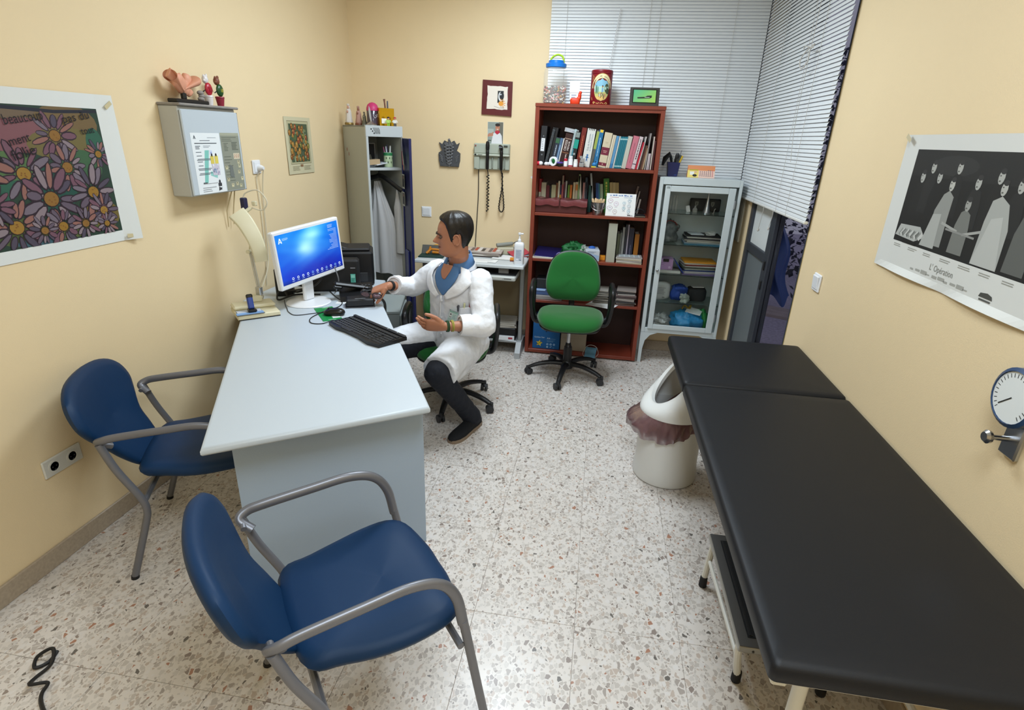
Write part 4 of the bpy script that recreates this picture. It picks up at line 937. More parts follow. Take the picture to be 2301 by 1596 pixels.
MB().loft([[(-.058, -.03, 0), (.058, -.03, 0), (.058, .03, 0), (-.058, .03, 0)], [(-.06, -.032, .06), (.06, -.03, .06), (.06, .03, .06), (-.06, .03, .06)], [(-.058, -.028, .125), (.060, -.030, .125), (.060, .026, .125), (-.058, .028, .125)]], cap=False).build('bag', mat('gold_foil', 'cf9a1c', .22, metal=.85, bump=1, bscale=35), t, 20)
q = PR(); q.rect(0, 0, .04, .035, 'f2efe2'); q.build('tag', t, loc=(-.045, -.034, .018))
for i, (x, c, l, lab) in enumerate(((.225, '7a5244', .19, 'brown pencil end sticking out of the gold bag'), (.238, '5a5a66', .178, 'grey pencil sticking out of the gold bag'))):
    a = LM @ Vector((x, .13, LH+.05)); b = LM @ Vector((x-.012+.012*i, .13, LH+l)); o = MB().tube([a, a.lerp(b, .85), b], [.006, .006, .009-.004*i], 7).build('pencil', mat('pencil_%d' % i, c, .5)); tag(o, lab, 'pencil')
def toy(label, x, y, top, shirt, legs, sk):
    t = on_lock('toy_figure', label, 'toy', x, y, -30)
    m = MB(); m.box(-.010, -.001, -.006, .006, 0, .022, b=.002).box(.001, .010, -.006, .006, 0, .022, b=.002); m.build('legs', legs, t)
    m = MB(); m.loft([[(-.012, -.008, .022), (.012, -.008, .022), (.012, .008, .022), (-.012, .008, .022)], [(-.010, -.006, .044), (.010, -.006, .044), (.010, .006, .044), (-.010, .006, .044)]]); m.tube([(-.011, 0, .042), (-.018, -.006, .028)], .004, 6).tube([(.011, 0, .042), (.019, -.004, .026)], .004, 6); m.build('body', shirt, t)
    MB().ell((0, 0, .053), (.009, .009, .010), 12, 8).build('head', sk, t); MB().ell((0, .001, .058), (.0105, .0105, .008), 12, 8).build('hair', top, t)
toy('small toy figure in light green with dark hair on the locker top', .205, .055, mat('toy_dark', '1d1a1a', .5), mat('toy_green', 'a9cf6a', .5), mat('toy_lime', '8fc23a', .5), mat('toy_skin', 'd8a888', .5))
toy('small toy figure with red cap and white top on the locker top', .258, .055, mat('toy_red', 'b02a3a', .5), mat('toy_white', 'dcdcd6', .5), mat('toy_grey', '3a3c44', .5), mat('toy_skin'))

# ---------------------------------------------------------------- back wall
fr = thing('picture', 'small maroon framed picture on the back wall left of the blind', 'picture', (-.8745, YB, 1.97))
MB().prism([(-.120, -.115), (.120, -.125), (.122, .122), (-.112, .132)], -.014, 0, 'y').build('frame', mat('maroon_board', '5e1d1f', .5, noise=.1, nscale=12), fr)
p = PR(); g = random.Random(4)
pts = []
for (ax, ay), (bx_, by_) in zip(((-.078, -.072), (.085, -.08), (.085, .083), (-.072, .092)), ((.085, -.08), (.085, .083), (-.072, .092), (-.078, -.072))):
    for i in range(8): pts.append((ax+(bx_-ax)*i/8+g.uniform(-.003, .003), ay+(by_-ay)*i/8+g.uniform(-.003, .003)))
p.poly(pts, 'e8dfd2'); p.poly([(.006, -.03), (.052, -.03), (.055, .055), (.008, .055)], '22262c'); p.disc(.032, .015, .020, .034, 'd8dadb', 16); p.disc(.04, .02, .018, .03, '22262c', 16); p.disc(.03, .03, .010, .006, 'b8bfc6', 10)
p.disc(.035, -.035, .020, .018, 'e39a3a', 14)
for i in range(6): p.line([(.035+.02*cos(i*.5-.9), -.035+.02*sin(i*.5-.9)), (.035+.036*cos(i*.5-.9), -.035+.034*sin(i*.5-.9))], .005, 'e39a3a')
p.line([(-.02, -.055), (.02, -.066), (.06, -.07)], .002, '5a5a5a'); p.line([(.03, -.058), (.06, -.064)], .002, '5a5a5a')
p.build('print', fr, loc=(0, -.0145, 0))
# photograph of a smiling man in white with a red scarf
pf = thing('photograph', 'colour photograph of a person in white with a red scarf, back wall', 'photograph', (-.945, YB, 1.63))
bx(0, .128, -.002, 0, 0, .172).build('sheet', OFFW, pf)
p = PR(); p.rect(.002, .002, .126, .17, '8f9a94'); p.rect(.09, .002, .126, .17, '6b6a60'); p.rect(.002, .06, .05, .12, 'aab4ae')
p.poly([(.03, .002), (.045, .08), (.062, .098), (.098, .096), (.116, .07), (.122, .002)], 'dcdde0'); p.poly([(.06, .092), (.078, .078), (.1, .092), (.098, .108), (.064, .108)], 'b3243a')
p.disc(.081, .130, .018, .025, 'b97b60', 16); p.disc(.081, .15, .020, .012, '2b2321', 14); p.disc(.081, .118, .008, .003, 'e8dcd4', 8); p.disc(.026, .076, .022, .013, 'b98068', 12); p.poly([(.002, .06), (.02, .064), (.02, .085), (.002, .075)], 'b98068'); p.line([(.03, .08), (.048, .095)], .009, 'b98068')
p.rect(.004, .03, .03, .036, '2c2c30'); p.build('print', pf, loc=(0, -.0022, 0))
# caduceus plaque
cp = thing('plaque', 'grey carved plaque with snakes round a staff on the back wall', 'plaque', (-1.258, YB, 1.535))
STONE = mat('grey_cast_stone', '4a4b4e', .7, noise=.15, nscale=40, bump=.3, bscale=200)
MB().prism([(-.078, -.085), (.078, -.085), (.082, -.06), (.088, -.04), (.09, .02), (.06, .04), (.07, .06), (.085, .10), (.06, .085), (.04, .115), (.012, .10), (0, .13), (-.012, .10), (-.04, .115), (-.06, .085), (-.085, .10), (-.07, .06), (-.06, .04), (-.09, .02), (-.088, -.04), (-.082, -.06)], -.018, 0, 'y').build('backing', STONE, cp)
MB().cyl((0, -.022, -.085), (0, -.022, .115), .0055, n=10).ell((0, -.022, .12), .010, 10, 8).build('staff', mat('grey_relief', '6a6b6e', .6), cp)
for s in (-1, 1):
    P = [(s*(.012+.026*((i+2)/26))*sin(pi*i/4.2), -.024-.004*cos(pi*i/4.2)*s, -.07+.0058*i) for i in range(25)]+[(s*.035, -.024, .085), (s*.018, -.024, .095), (s*.012, -.024, .082)]
    MB().tube(crom(P, 3), .0058, 7).build('snake', mat('grey_relief'), cp)
for s in (-1, 1):
    m = MB()
    for i in range(4): m.tube([(s*.055, -.02, -.05+.012*i), (s*(.068+.004*i), -.02, -.035+.014*i)], .0035, 6)
    m.build('leaf_relief', mat('grey_relief'), cp)
bx(-.08, .08, -.022, -.017, -.085, -.062, b=.003).build('ribbon', STONE, cp)
def rocker(label, loc, rz):
    t = thing('light_switch', label, 'switch', loc, rz); bx(-.043, .043, -.010, 0, -.043, .043, b=.004).build('plate', WPL, t); m = MB().at((0, -.010, 0), (4, 0, 0)); m.box(-.033, .033, -.006, .002, -.030, .034, b=.003); m.build('rocker', WPL, t)
rocker('white light switch on the back wall beside the man\'s head', (-1.465, YB, 1.075), 0)
rocker('white light switch on the right wall beside the window', (XR, 2.843, 1.089), -90)
# diagnostic wall unit
wu = thing('diagnostic_set', 'grey wall unit with two black instrument handles on coiled cords', 'medical unit', (-.90, YB, 1.54))
UG = mat('unit_grey_plastic', 'a9b0a2', .45); UD = mat('unit_grey_dark', '8b9287', .5)
bx(-.145, .145, -.03, 0, -.10, .10, b=.006).build('back_plate', UG, wu)
bx(-.145, .145, -.055, -.03, .02, .10, b=.008).build('upper_housing', UG, wu); bx(-.145, .145, -.062, -.03, .005, .022, b=.004).build('ledge', mat('unit_ledge', 'bcc2b4', .4), wu)
bx(-.145, -.10, -.05, -.03, -.10, .002, b=.004).build('battery_cover', UG, wu)
for x in (-.052, .0, .05, .1): bx(x, x+.012, -.045, -.03, -.09, .0, b=.004).build('cradle_rib', UD, wu)
q = PR(); q.poly([(-.135, .078), (-.128, .092), (-.121, .078)], '8c2a22'); q.rect(.10, .078, .132, .09, '3a3f3a'); q.rect(-.138, .008, -.122, .02, '22241f'); q.lines(-.11, -.07, .018, 2, .005, .003, '6e7468', .2); q.rect(-.14, -.095, -.12, -.09, '4a4f48'); q.build('print', wu, loc=(0, -.0625, 0))
for x, hd in ((-.028, 0), (.085, 1)):
    y = -.072
    MB().lathe([(.010, -.095), (.0125, -.09), (.0125, .02), (.014, .03), (.0125, .045), (.011, .05)], 14, (x, y, 0)).build('handle', BLACK, wu)
    if hd: MB().tube([(x, y, .05), (x-.002, y, .06), (x-.004, y-.012, .078), (x+.012, y-.016, .075)], [.011, .016, .020, .006], 12).build('instrument_head', BLACK, wu)
    else: MB().lathe([(.011, .048), (.015, .06), (.016, .09), (.013, .112), (.006, .118)], 14, (x, y, 0)).build('instrument_head', BLACK, wu)
    if hd == 0:
        P = []
        for i in range(120):
            a = i*.62; z = -.14-.29*i/119; w = .0085*(1+.35*sin(i*.33)); P.append((x+.004+w*cos(a), y+.02+w*sin(a), z))
        m = MB().tube(P, .0042, 5).tube([(x, y, -.095), (x+.004, y+.01, -.12), (x+.004, y+.02, -.14)], .004, 6)
    else:
        P = crom([(x, y, -.095), (x+.006, y+.02, -.14), (x+.012, y+.025, -.24), (x+.022, y+.025, -.33), (x+.026, y+.025, -.40), (x+.006, y+.025, -.43), (x-.014, y+.025, -.40), (x-.008, y+.025, -.33), (x+.006, y+.025, -.24), (x+.008, y+.03, -.12)], 8)
        m = MB().tube(P, .004, 6)
        C_ = []
        for i in range(150):
            t_ = i/149; b = P[min(len(P)-2, int(t_*(len(P)-1)))]; c = P[min(len(P)-1, int(t_*(len(P)-1))+1)]; f_ = t_*(len(P)-1)-int(t_*(len(P)-1)); q_ = b.lerp(c, f_); C_.append((q_.x+.006*cos(i*1.3), q_.y+.006*sin(i*1.3), q_.z))
        m.tube(C_, .0026, 5)
    m.build('coiled_cord', BLACK, wu, 60)
MB().tube(crom([(-.11, -.02, -.10), (-.112, -.012, -.3), (-.125, -.010, -.55), (-.135, -.010, -.74)], 6), .0035, 6).build('power_cord', CABLEK, wu)
# ---------------------------------------------------------------- right wall: engraving and the wall gauge at the frame's edge
op = thing('poster', 'large black and white picture with wide white margins on the right wall', 'poster', (XR, 2.335, 1.292), -90)
OW, OH = .92, .462
def curl2(u, v, d): return (u, -.004-d-.012*max(0, (.022-v)/.022)*abs(sin(7*u))-.05*max(0, .08-u), v)
p = PR(curl2, .00001); p.rect(.08, .022, OW, OH, 'd6d7d3', 0, 1, 1); p.rect(.08, 0, OW, .022, 'd6d7d3', 0, 24, 1); p.rect(0, .022, .08, OH, 'd6d7d3', 0, 1, 1); p.rect(0, 0, .08, .022, 'd6d7d3', 0, 2, 1)
x0, x1, y0, y1 = .085, .835, .105, .415
p.rect(x0, y0, x1, y1, '1c1d1d', None, 20, 10); p.rect(x0, .33, x1, y1, '242525', None, 20, 4); p.disc(.33, .37, .12, .03, '2e2f2f', 20)
def fig(u, v, h, coat_, face='b9b9b3', w=.036, lean=0, bald=0):
    """plain standing grey figure: robe, head, hair"""
    p.poly([(u-w, v), (u-w*.95, v+h*.5), (u-w*.6+lean, v+h*.74), (u+lean, v+h*.80), (u+w*.7+lean, v+h*.72), (u+w, v+h*.45), (u+w*1.1, v)], coat_)
    p.disc(u+lean*1.3, v+h*.88, .0135, .019, face, 12); p.disc(u+lean*1.3+.002, v+h*.88+.016, .0125, .008, '333333', 10); p.disc(u+lean*1.3-.006, v+h*.88+.004, .0035, .002, '4a4a48', 6); p.disc(u+lean*1.3-.004, v+h*.88-.010, .005, .0025, '5a5a56', 6)
for u, v, h, c in ((.165, .20, .145, '1f2020'), (.215, .215, .165, '262727'), (.265, .20, .15, '1d1e1e'), (.36, .22, .165, '222323'), (.47, .20, .145, '262727'), (.56, .20, .17, '1e1f1f'), (.65, .20, .15, '242525'), (.75, .2, .16, '202121')): fig(u, v, h, c, 'a9aaa5')
fig(.33, .125, .215, '8f918d', 'b5b5ae', .042, .012); fig(.60, .11, .24, 'a5a7a3', 'b0b0aa', .055, -.01); fig(.455, .12, .165, '747672', '9a9b96', .036); fig(.72, .115, .2, '5d5f5c', 'a5a5a0', .04)
p.poly([(.26, .115), (.29, .22), (.335, .225), (.345, .115)], 'a9aba7'); p.poly([(.545, .11), (.575, .24), (.62, .25), (.66, .11)], 'b5b7b3')
p.poly([(.09, .125), (.11, .165), (.24, .17), (.28, .14), (.22, .118)], 'aeb0ac')
for i in range(14): p.poly([(.11+.01*i, .13+.003*(i % 4)), (.13+.01*i, .155), (.138+.01*i, .145), (.122+.01*i, .125)], ('8b8d89', 'c4c5c1', '6b6d6a')[i % 3])
p.poly([(.15, .105), (.15, .122), (.24, .118), (.24, .105)], '141515')
p.line([(.35, .20), (.44, .185)], .008, 'a2a39f'); p.line([(.55, .2), (.47, .18)], .008, 'a2a39f'); p.line([(.38, .185), (.53, .178)], .006, '8a8b88')
p.text("L' Opération", .36, .052, .020, '8a8a84', 0, .13); [p.rect(.25+.034*i, .030+.002*(i % 2), .25+.034*i+.020+.008*(i % 3), .036+.003*(i % 3), 'a2a29c', .0006) for i in range(10)]
for i in range(7): p.lines(.10+.1*i, .16+.1*i, .096, 2, .006, .0022, '9a9a94', .3, i)
p.poly([(.63, .035), (.69, .035), (.685, .045), (.665, .05), (.635, .046)], '4a4a46'); p.rect(.635, .026, .685, .031, '5a5a56')
p.build('sheet', op)
q = PR(); q.rect(-.02, -.008, .02, .008, 'c9bd9c'); q.build('tape', op, loc=(.03, -.02, .45), rot=(0, 30, 0))
gg = thing('wall_gauge', 'round blue wall gauge with a chrome knob at the right edge', 'gauge', (XR, 1.395, 1.09), -90)
m = MB().lathe([(.072, 0), (.075, .01), (.075, .035), (.066, .04), (.066, .036)], 30); m.v = [Vector((p.x, -.012-p.z, p.y+.06)) for p in m.v]; m.build('dial_housing', mat('gauge_blue', '2b4468', .35), gg)
q = PR(); q.disc(0, .06, .065, .065, 'dfe3e2', 28)
for i in range(24): a = R(225-270*i/23); q.line([(.05*cos(a), .06+.05*sin(a)), (.06*cos(a), .06+.06*sin(a))], .002, '222222')
q.line([(0, .06), (-.035, .03)], .003, '222222'); q.build('dial_face', gg, loc=(0, -.0485, 0))
bx(-.03, .03, -.014, 0, -.10, .12, b=.004).build('bracket', mat('chrome_steel'), gg)
m = MB().lathe([(.007, .0), (.007, .03), (.016, .034), (.018, .042), (.012, .048)], 16); m.v = [Vector((p.x-.02, -.014-p.z, p.y-.06)) for p in m.v]; m.build('knob', mat('chrome_steel'), gg)
eb = thing('junction_box', 'flat beige junction box on the wall right of the glass cabinet', 'box', (XR, 4.60, 1.00), -90)
bx(-.09, .09, -.014, 0, 0, .36, b=.004).build('cover', mat('beige_plastic', 'b5b0a0', .5), eb); bx(-.07, .07, -.017, -.014, .02, .34, b=.002).build('lid', mat('beige_plastic'), eb)

# ---------------------------------------------------------------- side table and what lies on it
tb = thing('computer_table', 'small grey computer table on metal feet against the back wall', 'table', (-.97, 4.40, 0))
Zt = .78; TM = mat('table_steel', '9a9d9e', .35, metal=.5); TX0, TX1 = -1.40, -.535
m = MB(); m.box(TX0, TX1, 4.135, 4.685, Zt-.026, Zt, b=.005); m.build('tabletop', mat('pale_laminate', 'c4c9cb', .4), tb, world=True)
for x in (TX0+.03, TX1-.03):
    l = bx(x-.016, x+.016, 4.30, 4.345, .05, Zt-.026, b=.005).build('leg', TM, tb, world=True)
    MB().loft([[(x-.022, 4.18, 0), (x+.022, 4.18, 0), (x+.022, 4.18, .05), (x-.022, 4.18, .05)], [(x-.022, 4.26, 0), (x+.022, 4.26, 0), (x+.022, 4.26, .12), (x-.022, 4.26, .12)], [(x-.022, 4.40, 0), (x+.022, 4.40, 0), (x+.022, 4.40, .12), (x-.022, 4.40, .12)], [(x-.022, 4.66, 0), (x+.022, 4.66, 0), (x+.022, 4.66, .05), (x-.022, 4.66, .05)]]).build('foot', mat('foot_grey', 'a3a6a8', .4), tb, world=True)
bx(TX0+.06, TX1-.055, 4.10, 4.45, .665, .70, b=.008).build('keyboard_tray', mat('tray_plastic', 'b9bbb6', .4), tb, world=True)
bx(TX0+.065, TX1-.06, 4.14, 4.44, .70, .704).build('tray_inlay', DKGREY, tb, world=True)
q = PR(); q.rect(0, 0, .06, .006, '4a4d50'); q.poly([(-.012, -.002), (-.004, .008), (-.008, -.002)], '4a4d50'); q.build('maker_plate', tb, loc=(-.68+.97, 4.0995-4.40, .680))
bx(-.74, -.66, 4.20, 4.23, .70, .755, b=.003).build('cable_box', mat('grey_box', '9c9c9c', .5), tb, world=True)
bx(TX0+.06, TX1-.05, 4.28, 4.56, .10, .12, b=.004).build('lower_shelf', TM, tb, world=True)
bx(TX0+.06, TX1-.05, 4.56, 4.575, .25, .66).build('back_panel', mat('table_back_panel', '8a7a5c', .6), tb, world=True)
pr = thing('equipment', 'dark flat device under the papers on the table\'s lower shelf', 'device', (-.74, 4.40, .12)); bx(-.16, .14, -.10, .12, 0, .10, b=.006).build('case', BLACK, pr)
ps = thing('paper_stack', 'stack of used printed papers on the table\'s lower shelf', 'paper', (-.71, 4.40, .221), 4)
for i in range(7):
    o = bx(-.14, .10, -.10, .12, .006*i, .006*i+.005).build('sheet', mat('used_paper_%d' % (i % 3), ('b9b4aa', 'c9c5bc', 'a8a49c')[i % 3], .7), ps); o.rotation_euler = (.0, 0, R(random.uniform(-5, 5)))
q = PR(lambda u, v, d: (u, v, .0415+d)); q.lines(-.12, .08, .10, 12, .015, .003, '8a867e', .5); o = q.build('print', ps)
bk = thing('medicine_box', 'flat white box with a red mark on the table\'s lower shelf', 'box', (-.68, 4.31, .1205), 5); bx(-.10, .07, -.03, .05, 0, .035, b=.002).build('carton', WPL, bk); q = PR(); q.rect(.02, .010, .055, .026, 'a03040'); q.build('print', bk, loc=(0, -.0305, 0))
# on the tabletop
t = thing('instrument_case', 'open dark green case holding an orange instrument on the small table', 'case', (-1.30, 4.30, Zt), 5)
bx(-.10, .10, -.08, .04, 0, .012, b=.003).build('base', mat('dark_green_cloth', '17352f', .8), t); m = MB().at((0, .04, .006), (-38, 0, 0)); m.box(-.10, .10, 0, .012, 0, .085, b=.003); m.build('lid', mat('grey_foam', '55544f', .9), t)
MB().tube(crom([(-.05, 0, .02), (-.02, .02, .045), (.0, .02, .05), (.05, .02, .045), (.055, .0, .03), (.0, .0, .03)], 4), .010, 8).tube([(-.035, .01, .02), (-.02, .03, .07)], .008, 8).build('instrument', mat('orange_plastic', 'c47a1e', .4), t)
t = thing('torch', 'small orange yellow torch lying at the back of the small table', 'torch', (-1.33, 4.60, Zt), 0)
m = MB(); m.tube([(-.05, 0, .02), (-.03, 0, .02), (-.01, 0, .02), (.05, 0, .02)], [.012, .020, .020, .020], 14); m.build('body', mat('amber_plastic', 'e09a1a', .3, coat=.3), t); MB().ell((-.045, -.008, .022), (.008, .006, .008), 10, 8).build('lens', mat('cream_lens', 'f0e2b0', .2), t)
for i, (x, y, rz, w, d, c, lab) in enumerate(((-.95, 4.24, 3, .24, .12, 'dcdcda', 'white paper sheets with a printed grid at the front of the small table'), (-.86, 4.25, -3, .2, .11, 'e4e4e2', 'loose white form lying beside the man\'s shoulder on the small table'))):
    t = thing('paper', lab, 'paper', (x, y, Zt+.0006+.002*i), rz); bx(-w/2, w/2, -d/2, d/2, 0, .0018).build('sheet', mat('white_paper'), t); q = PR(lambda u, v, d_: (u, v, .002+d_)); q.lines(-w*.42, w*.42, d*.4, 8, d*.09, .0012, 'b5b8bc', .2, i); q.build('print', t)
mg = [('dark striped magazine at the bottom of the pile on the small table', '4a4440', 0), ('pale magazine in the middle of the pile on the small table', 'c9c2ba', 3), ('grey brown magazine on the pile, second from the top', '8a7f78', -4), ('magazine with a coloured cover on top of the small table pile', 'b5aaa2', 2)]
for i, (lab, c, rz) in enumerate(mg):
    t = thing('magazine', lab, 'magazine', (-.93+.008*i, 4.47, Zt+.011*i), rz, 'magazines on the small table'); bx(-.15, .15, -.09, .10, 0, .0105, b=.001).build('pages', mat('mag_%d' % i, c, .6), t)
    q = PR(lambda u, v, d: (u, v, .0107+d))
    if i == 3:
        for k in range(9): q.rect(-.14+.03*k, -.08+.02*(k % 3), -.115+.03*k, .06+.015*(k % 4), ('c9b8aa', '6b5a54', 'b04a34', 'd8d2cc', '3a3434')[k % 5])
    q.build('cover_print', t) if i == 3 else None
t = thing('clipboard', 'pale clipboard lying behind the loose form on the small table', 'clipboard', (-.75, 4.42, Zt), -6); bx(-.07, .09, -.10, .10, 0, .005, b=.002).build('board', mat('clip_grey', 'a8a8a2', .5), t); bx(-.065, .085, -.09, .07, .005, .007).build('sheet', mat('white_paper'), t)
t = thing('blood_pressure_meter', 'cream blood pressure meter with curled tube on the small table', 'medical device', (-.74, 4.58, Zt), 10)
bx(-.08, .06, -.05, .05, 0, .06, b=.008).build('case', mat('cream_device', 'b9b49c', .45), t); m = MB().at((0, 0, .075), (0, 0, 18)); m.tube([(-.09, 0, 0), (.05, 0, .01)], .016, 12); m.build('roll', mat('grey_roll', '8d9088', .5), t)
MB().tube(crom([(.05, .0, .09), (.10, -.01, .11), (.12, .0, .07), (.07, -.02, .05), (.10, -.03, .02), (.06, -.04, .06), (.12, -.02, .09)], 6), .005, 6).build('tube', mat('grey_tube', '6d6f6c', .5), t)
t = thing('booklet', 'red and white booklets fanned behind the hand gel bottle', 'booklet', (-.63, 4.53, Zt), 20)
for i, c in enumerate(('d0d0d2', '8a2f38', 'c9ccd2', '3a3f52', 'b8404c')): o = bx(-.07, .07, -.08, .08, .008*i, .008*i+.006).build('cover', mat('bkl_%d' % i, c, .5), t); o.rotation_euler = (R(3*i), R(-4*i), R(7*i-14))
t = thing('box', 'small orange carton beside the hand gel bottle', 'box', (-.625, 4.36, Zt), 8); bx(-.05, .05, -.04, .04, 0, .012, b=.001).build('carton', mat('orange_card', 'd98a1e', .5), t); bx(-.05, .02, -.065, -.045, 0, .005).build('flap', mat('maroon_card', '6b3030', .5), t)
t = thing('gel_bottle', 'white hand gel pump bottle on the right end of the small table', 'bottle', (-.585, 4.22, Zt))
MB().pad(rrect(.076, .046, .014, 4), .17, lambda u, v, w: (u, v, .085+w), ((0, -.5), (.92, -.5), (1, -.47), (1, .33), (.96, .42), (.75, .48), (.35, .5), (0, .5))).build('bottle', mat('white_gloss', 'e2e4e8', .25), t, 50)
MB().lathe([(.014, .168), (.014, .185), (.009, .19), (.006, .20), (.006, .225), (.012, .227), (.012, .238), (.004, .242)], 16).box(-.008, .03, -.008, .008, .228, .238, b=.003).build('pump', mat('white_gloss'), t)
q = PR(); q.rect(-.024, .03, .022, .115, 'b4bcc8'); q.lines(-.020, .018, .108, 9, .007, .003, '8a94a6', .3); q.rect(-.02, .035, .0, .045, 'dfe3ea'); q.rect(.004, .033, .02, .037, '3a404c'); q.build('label', t, loc=(0, -.0232, 0))
# ---------------------------------------------------------------- bookcase
WOOD = mat('reddish_wood', '7c3524', .38, noise=.16, nscale=14, bump=.05, bscale=60); WOODB = mat('dark_wood_back', '301612', .55, noise=.1, nscale=10)
bc = thing('bookcase', 'tall reddish brown wooden bookcase with five open shelves against the back wall', 'bookcase', (-.066, 4.50, 0))
BX0, BX1, BF, BB = -.524, .393, 4.344, 4.655
for x in (BX0, BX1-.03): bx(x, x+.03, BF, BB, .012, 1.905, b=.002).build('side_panel', WOOD, bc, world=True)
bx(BX0-.002, BX1+.002, BF-.004, BB, 1.905, 1.930, b=.003).build('top_panel', WOOD, bc, world=True)
bx(BX0+.03, BX1-.03, BF+.004, BF+.02, 1.885, 1.905).build('top_rail', WOOD, bc, world=True)
bx(BX0+.03, BX1-.03, BB-.008, BB, .03, 1.905).build('back_panel', WOODB, bc, world=True)
SZ = {1: 1.504, 2: 1.162, 3: .808, 4: .470, 5: .040}
for k, z in SZ.items(): bx(BX0+.03, BX1-.03, BF+.002, BB-.008, z-.022 if k < 5 else .012, z, b=.002).build('shelf', WOOD, bc, world=True)
m = MB()
for x in (BX0+.05, BX1-.05): m.cyl((x, BF+.04, 0), (x, BF+.04, .013), .02, n=12)
m.build('foot', BLACK, bc, world=True)
PAGES = mat('book_pages', 'cfc8b6', .8)
def book(label, x, z, w, h, lean, col, yf=4.40, d=.19, pr=None, group='books on the bookcase\'s top shelf', rough=.5, name='book', spiral=False):
    lift = w*sin(R(lean)) if lean > 0 else 0
    t = thing(name, label, 'book' if name == 'book' else name.replace('_', ' '), (x, yf, z+lift+.0006), 0, group, rot=(0, R(lean), 0))
    if lean < 0: t.location.z = z+.0006
    e = min(.0025, w*.2)
    key = 'cover_'+(col if isinstance(col, str) else '')
    m = MB(); m.box(0, e, 0, d, 0, h).box(w-e, w, 0, d, 0, h).box(0, w, -.002, e, 0, h, b=.0008); m.build('cover', mat(key, col, rough), t, 30)
    if w > .006: bx(e, w-e, e+.001, d-.004, .003, h-.004).build('pages', PAGES, t)
    if pr:
        q = PR(); pr(q, w, h); q.build('spine_print', t, loc=(0, -.0022, 0))
    return t
def bands(*bs):
    def f(q, w, h):
        for z0, z1, c in bs: q.rect(.0006, h*z0, w-.0006, h*z1, c)
    return f
def vtext(n, z0, hh, c, w0=.1, bg=None):
    def f(q, w, h):
        if bg:
            for z0_, z1, cc in bg: q.rect(.0006, h*z0_, w-.0006, h*z1, cc)
        q.scrib(w*.5, h*z0, min(h*.93, h*z0+w0), hh*.8, c, int(w0*1000))
    return f
TOPS = "on the bookcase's top shelf"
def B1(*a, **k): return book(*a, **k)
B1('black ring binder with white label at the left end of the top shelf', -.4925, SZ[1], .043, .275, 2.9, '1b1c1f', pr=lambda q, w, h: (q.rect(.008, .10, w-.008, .19, 'd8d9da'), q.lines(.014, w-.014, .18, 6, .012, .003, '6a6e74', .3), q.disc(w/2, .075, .006, .006, '6b6d70'), q.disc(w/2, .205, .005, .005, '6b6d70')), name='ring_binder', d=.22)
t = B1('black spiral bound notebook leaning beside the ring binder, top shelf', -.447, SZ[1], .022, .270, 11.5, '101113', name='notebook', d=.2)
m = MB()
for i in range(30): m.tube([(.011+.010*cos(a), -.004+.008*sin(a), .012+.0083*i) for a in [2*pi*k/8 for k in range(8)]], .0012, 4, closed=True)
m.build('spiral', mat('spiral_wire', '8f979b', .4, metal=.4), t, kind='stuff')
B1('thick black folder between the spiral notebook and the green striped book, top shelf', -.421, SZ[1], .018, .268, 11, '0c0c0e')
B1('navy book with green bands at its ends, top shelf left part', -.401, SZ[1], .030, .20, 10.5, '1c2434', pr=vtext('', .36, .008, 'aab4bc', .075, [(.04, .26, '1f8a3f'), (.80, .97, '2d5a3a')]))
B1('steel blue book right of the navy and green one, top shelf', -.369, SZ[1], .020, .197, 10.5, '44607e', pr=vtext('', .2, .007, '9fb4cc', .11))
B1('thin white book right of the steel blue one, top shelf', -.347, SZ[1], .008, .197, 10.5, 'c8c6c0')
B1('thick dark brown book lettered CIRUGIA, left half of the top shelf', -.336, SZ[1], .054, .228, 10, '2e1516', rough=.35, pr=lambda q, w, h: (q.rect(.001, h*.83, w-.001, h*.845, 'b89a86'), q.rect(.001, h*.40, w-.001, h*.412, 'a86a42'), q.text('CIRUGÍA', w*.50, h*.46, .015, 'd8cdc6', 90, .078), q.text('MENOR', w*.86, h*.48, .013, 'd8cdc6', 90, .066), q.scrib(w*.22, h*.47, h*.80, .004, 'a88f86', 2), q.scrib(w*.68, h*.16, h*.37, .009, 'c9b9b0', 3), q.text('A.', w*.60, h*.05, .010, 'c9b9b0', 90)))
t = thing('notepad', 'grey white pad lying tilted on top of the leaning books, top shelf', 'notepad', (-.305, 4.41, 1.745), 0, rot=(0, R(10), 0)); bx(-.005, .096, 0, .15, .002, .030, b=.001).build('pad', mat('pad_grey', 'a5a4a4', .6), t); q = PR(); q.rect(.004, .006, .07, .024, '8f949a'); q.lines(.008, .066, .022, 3, .006, .002, 'c9ccd0', .3); q.build('print', t)
t = B1('white spiral bound book with teal edge beside the brown surgery book', -.276, SZ[1], .017, .262, 9.4, '9fb3b4')
m = MB()
for i in range(28): m.tube([(.0085+.008*cos(a), -.003+.006*sin(a), .012+.0085*i) for a in [2*pi*k/8 for k in range(8)]], .0013, 4, closed=True)
m.build('spiral', mat('white_wire', 'c9cccc', .4), t, kind='stuff')
B1('black and teal book with a white ring emblem, top shelf', -.257, SZ[1], .034, .243, 8.4, '0f1416', pr=lambda q, w, h: (q.rect(.0006, h*.52, w-.0006, h*.78, '0f8a7a'), q.rect(.003, h*.84, w-.003, h*.98, '7a8480'), q.disc(w/2, h*.36, .007, .007, 'd8dcdc'), q.disc(w/2, h*.36, .004, .004, '0f1416'), q.rect(.001, h*.02, .007, h*.5, '2a7f94')))
B1('tall dark red book left of the thick white guide, top shelf', -.212, SZ[1], .034, .272, 7, '641713', pr=vtext('', .25, .008, 'b8603a', .15), rough=.35)
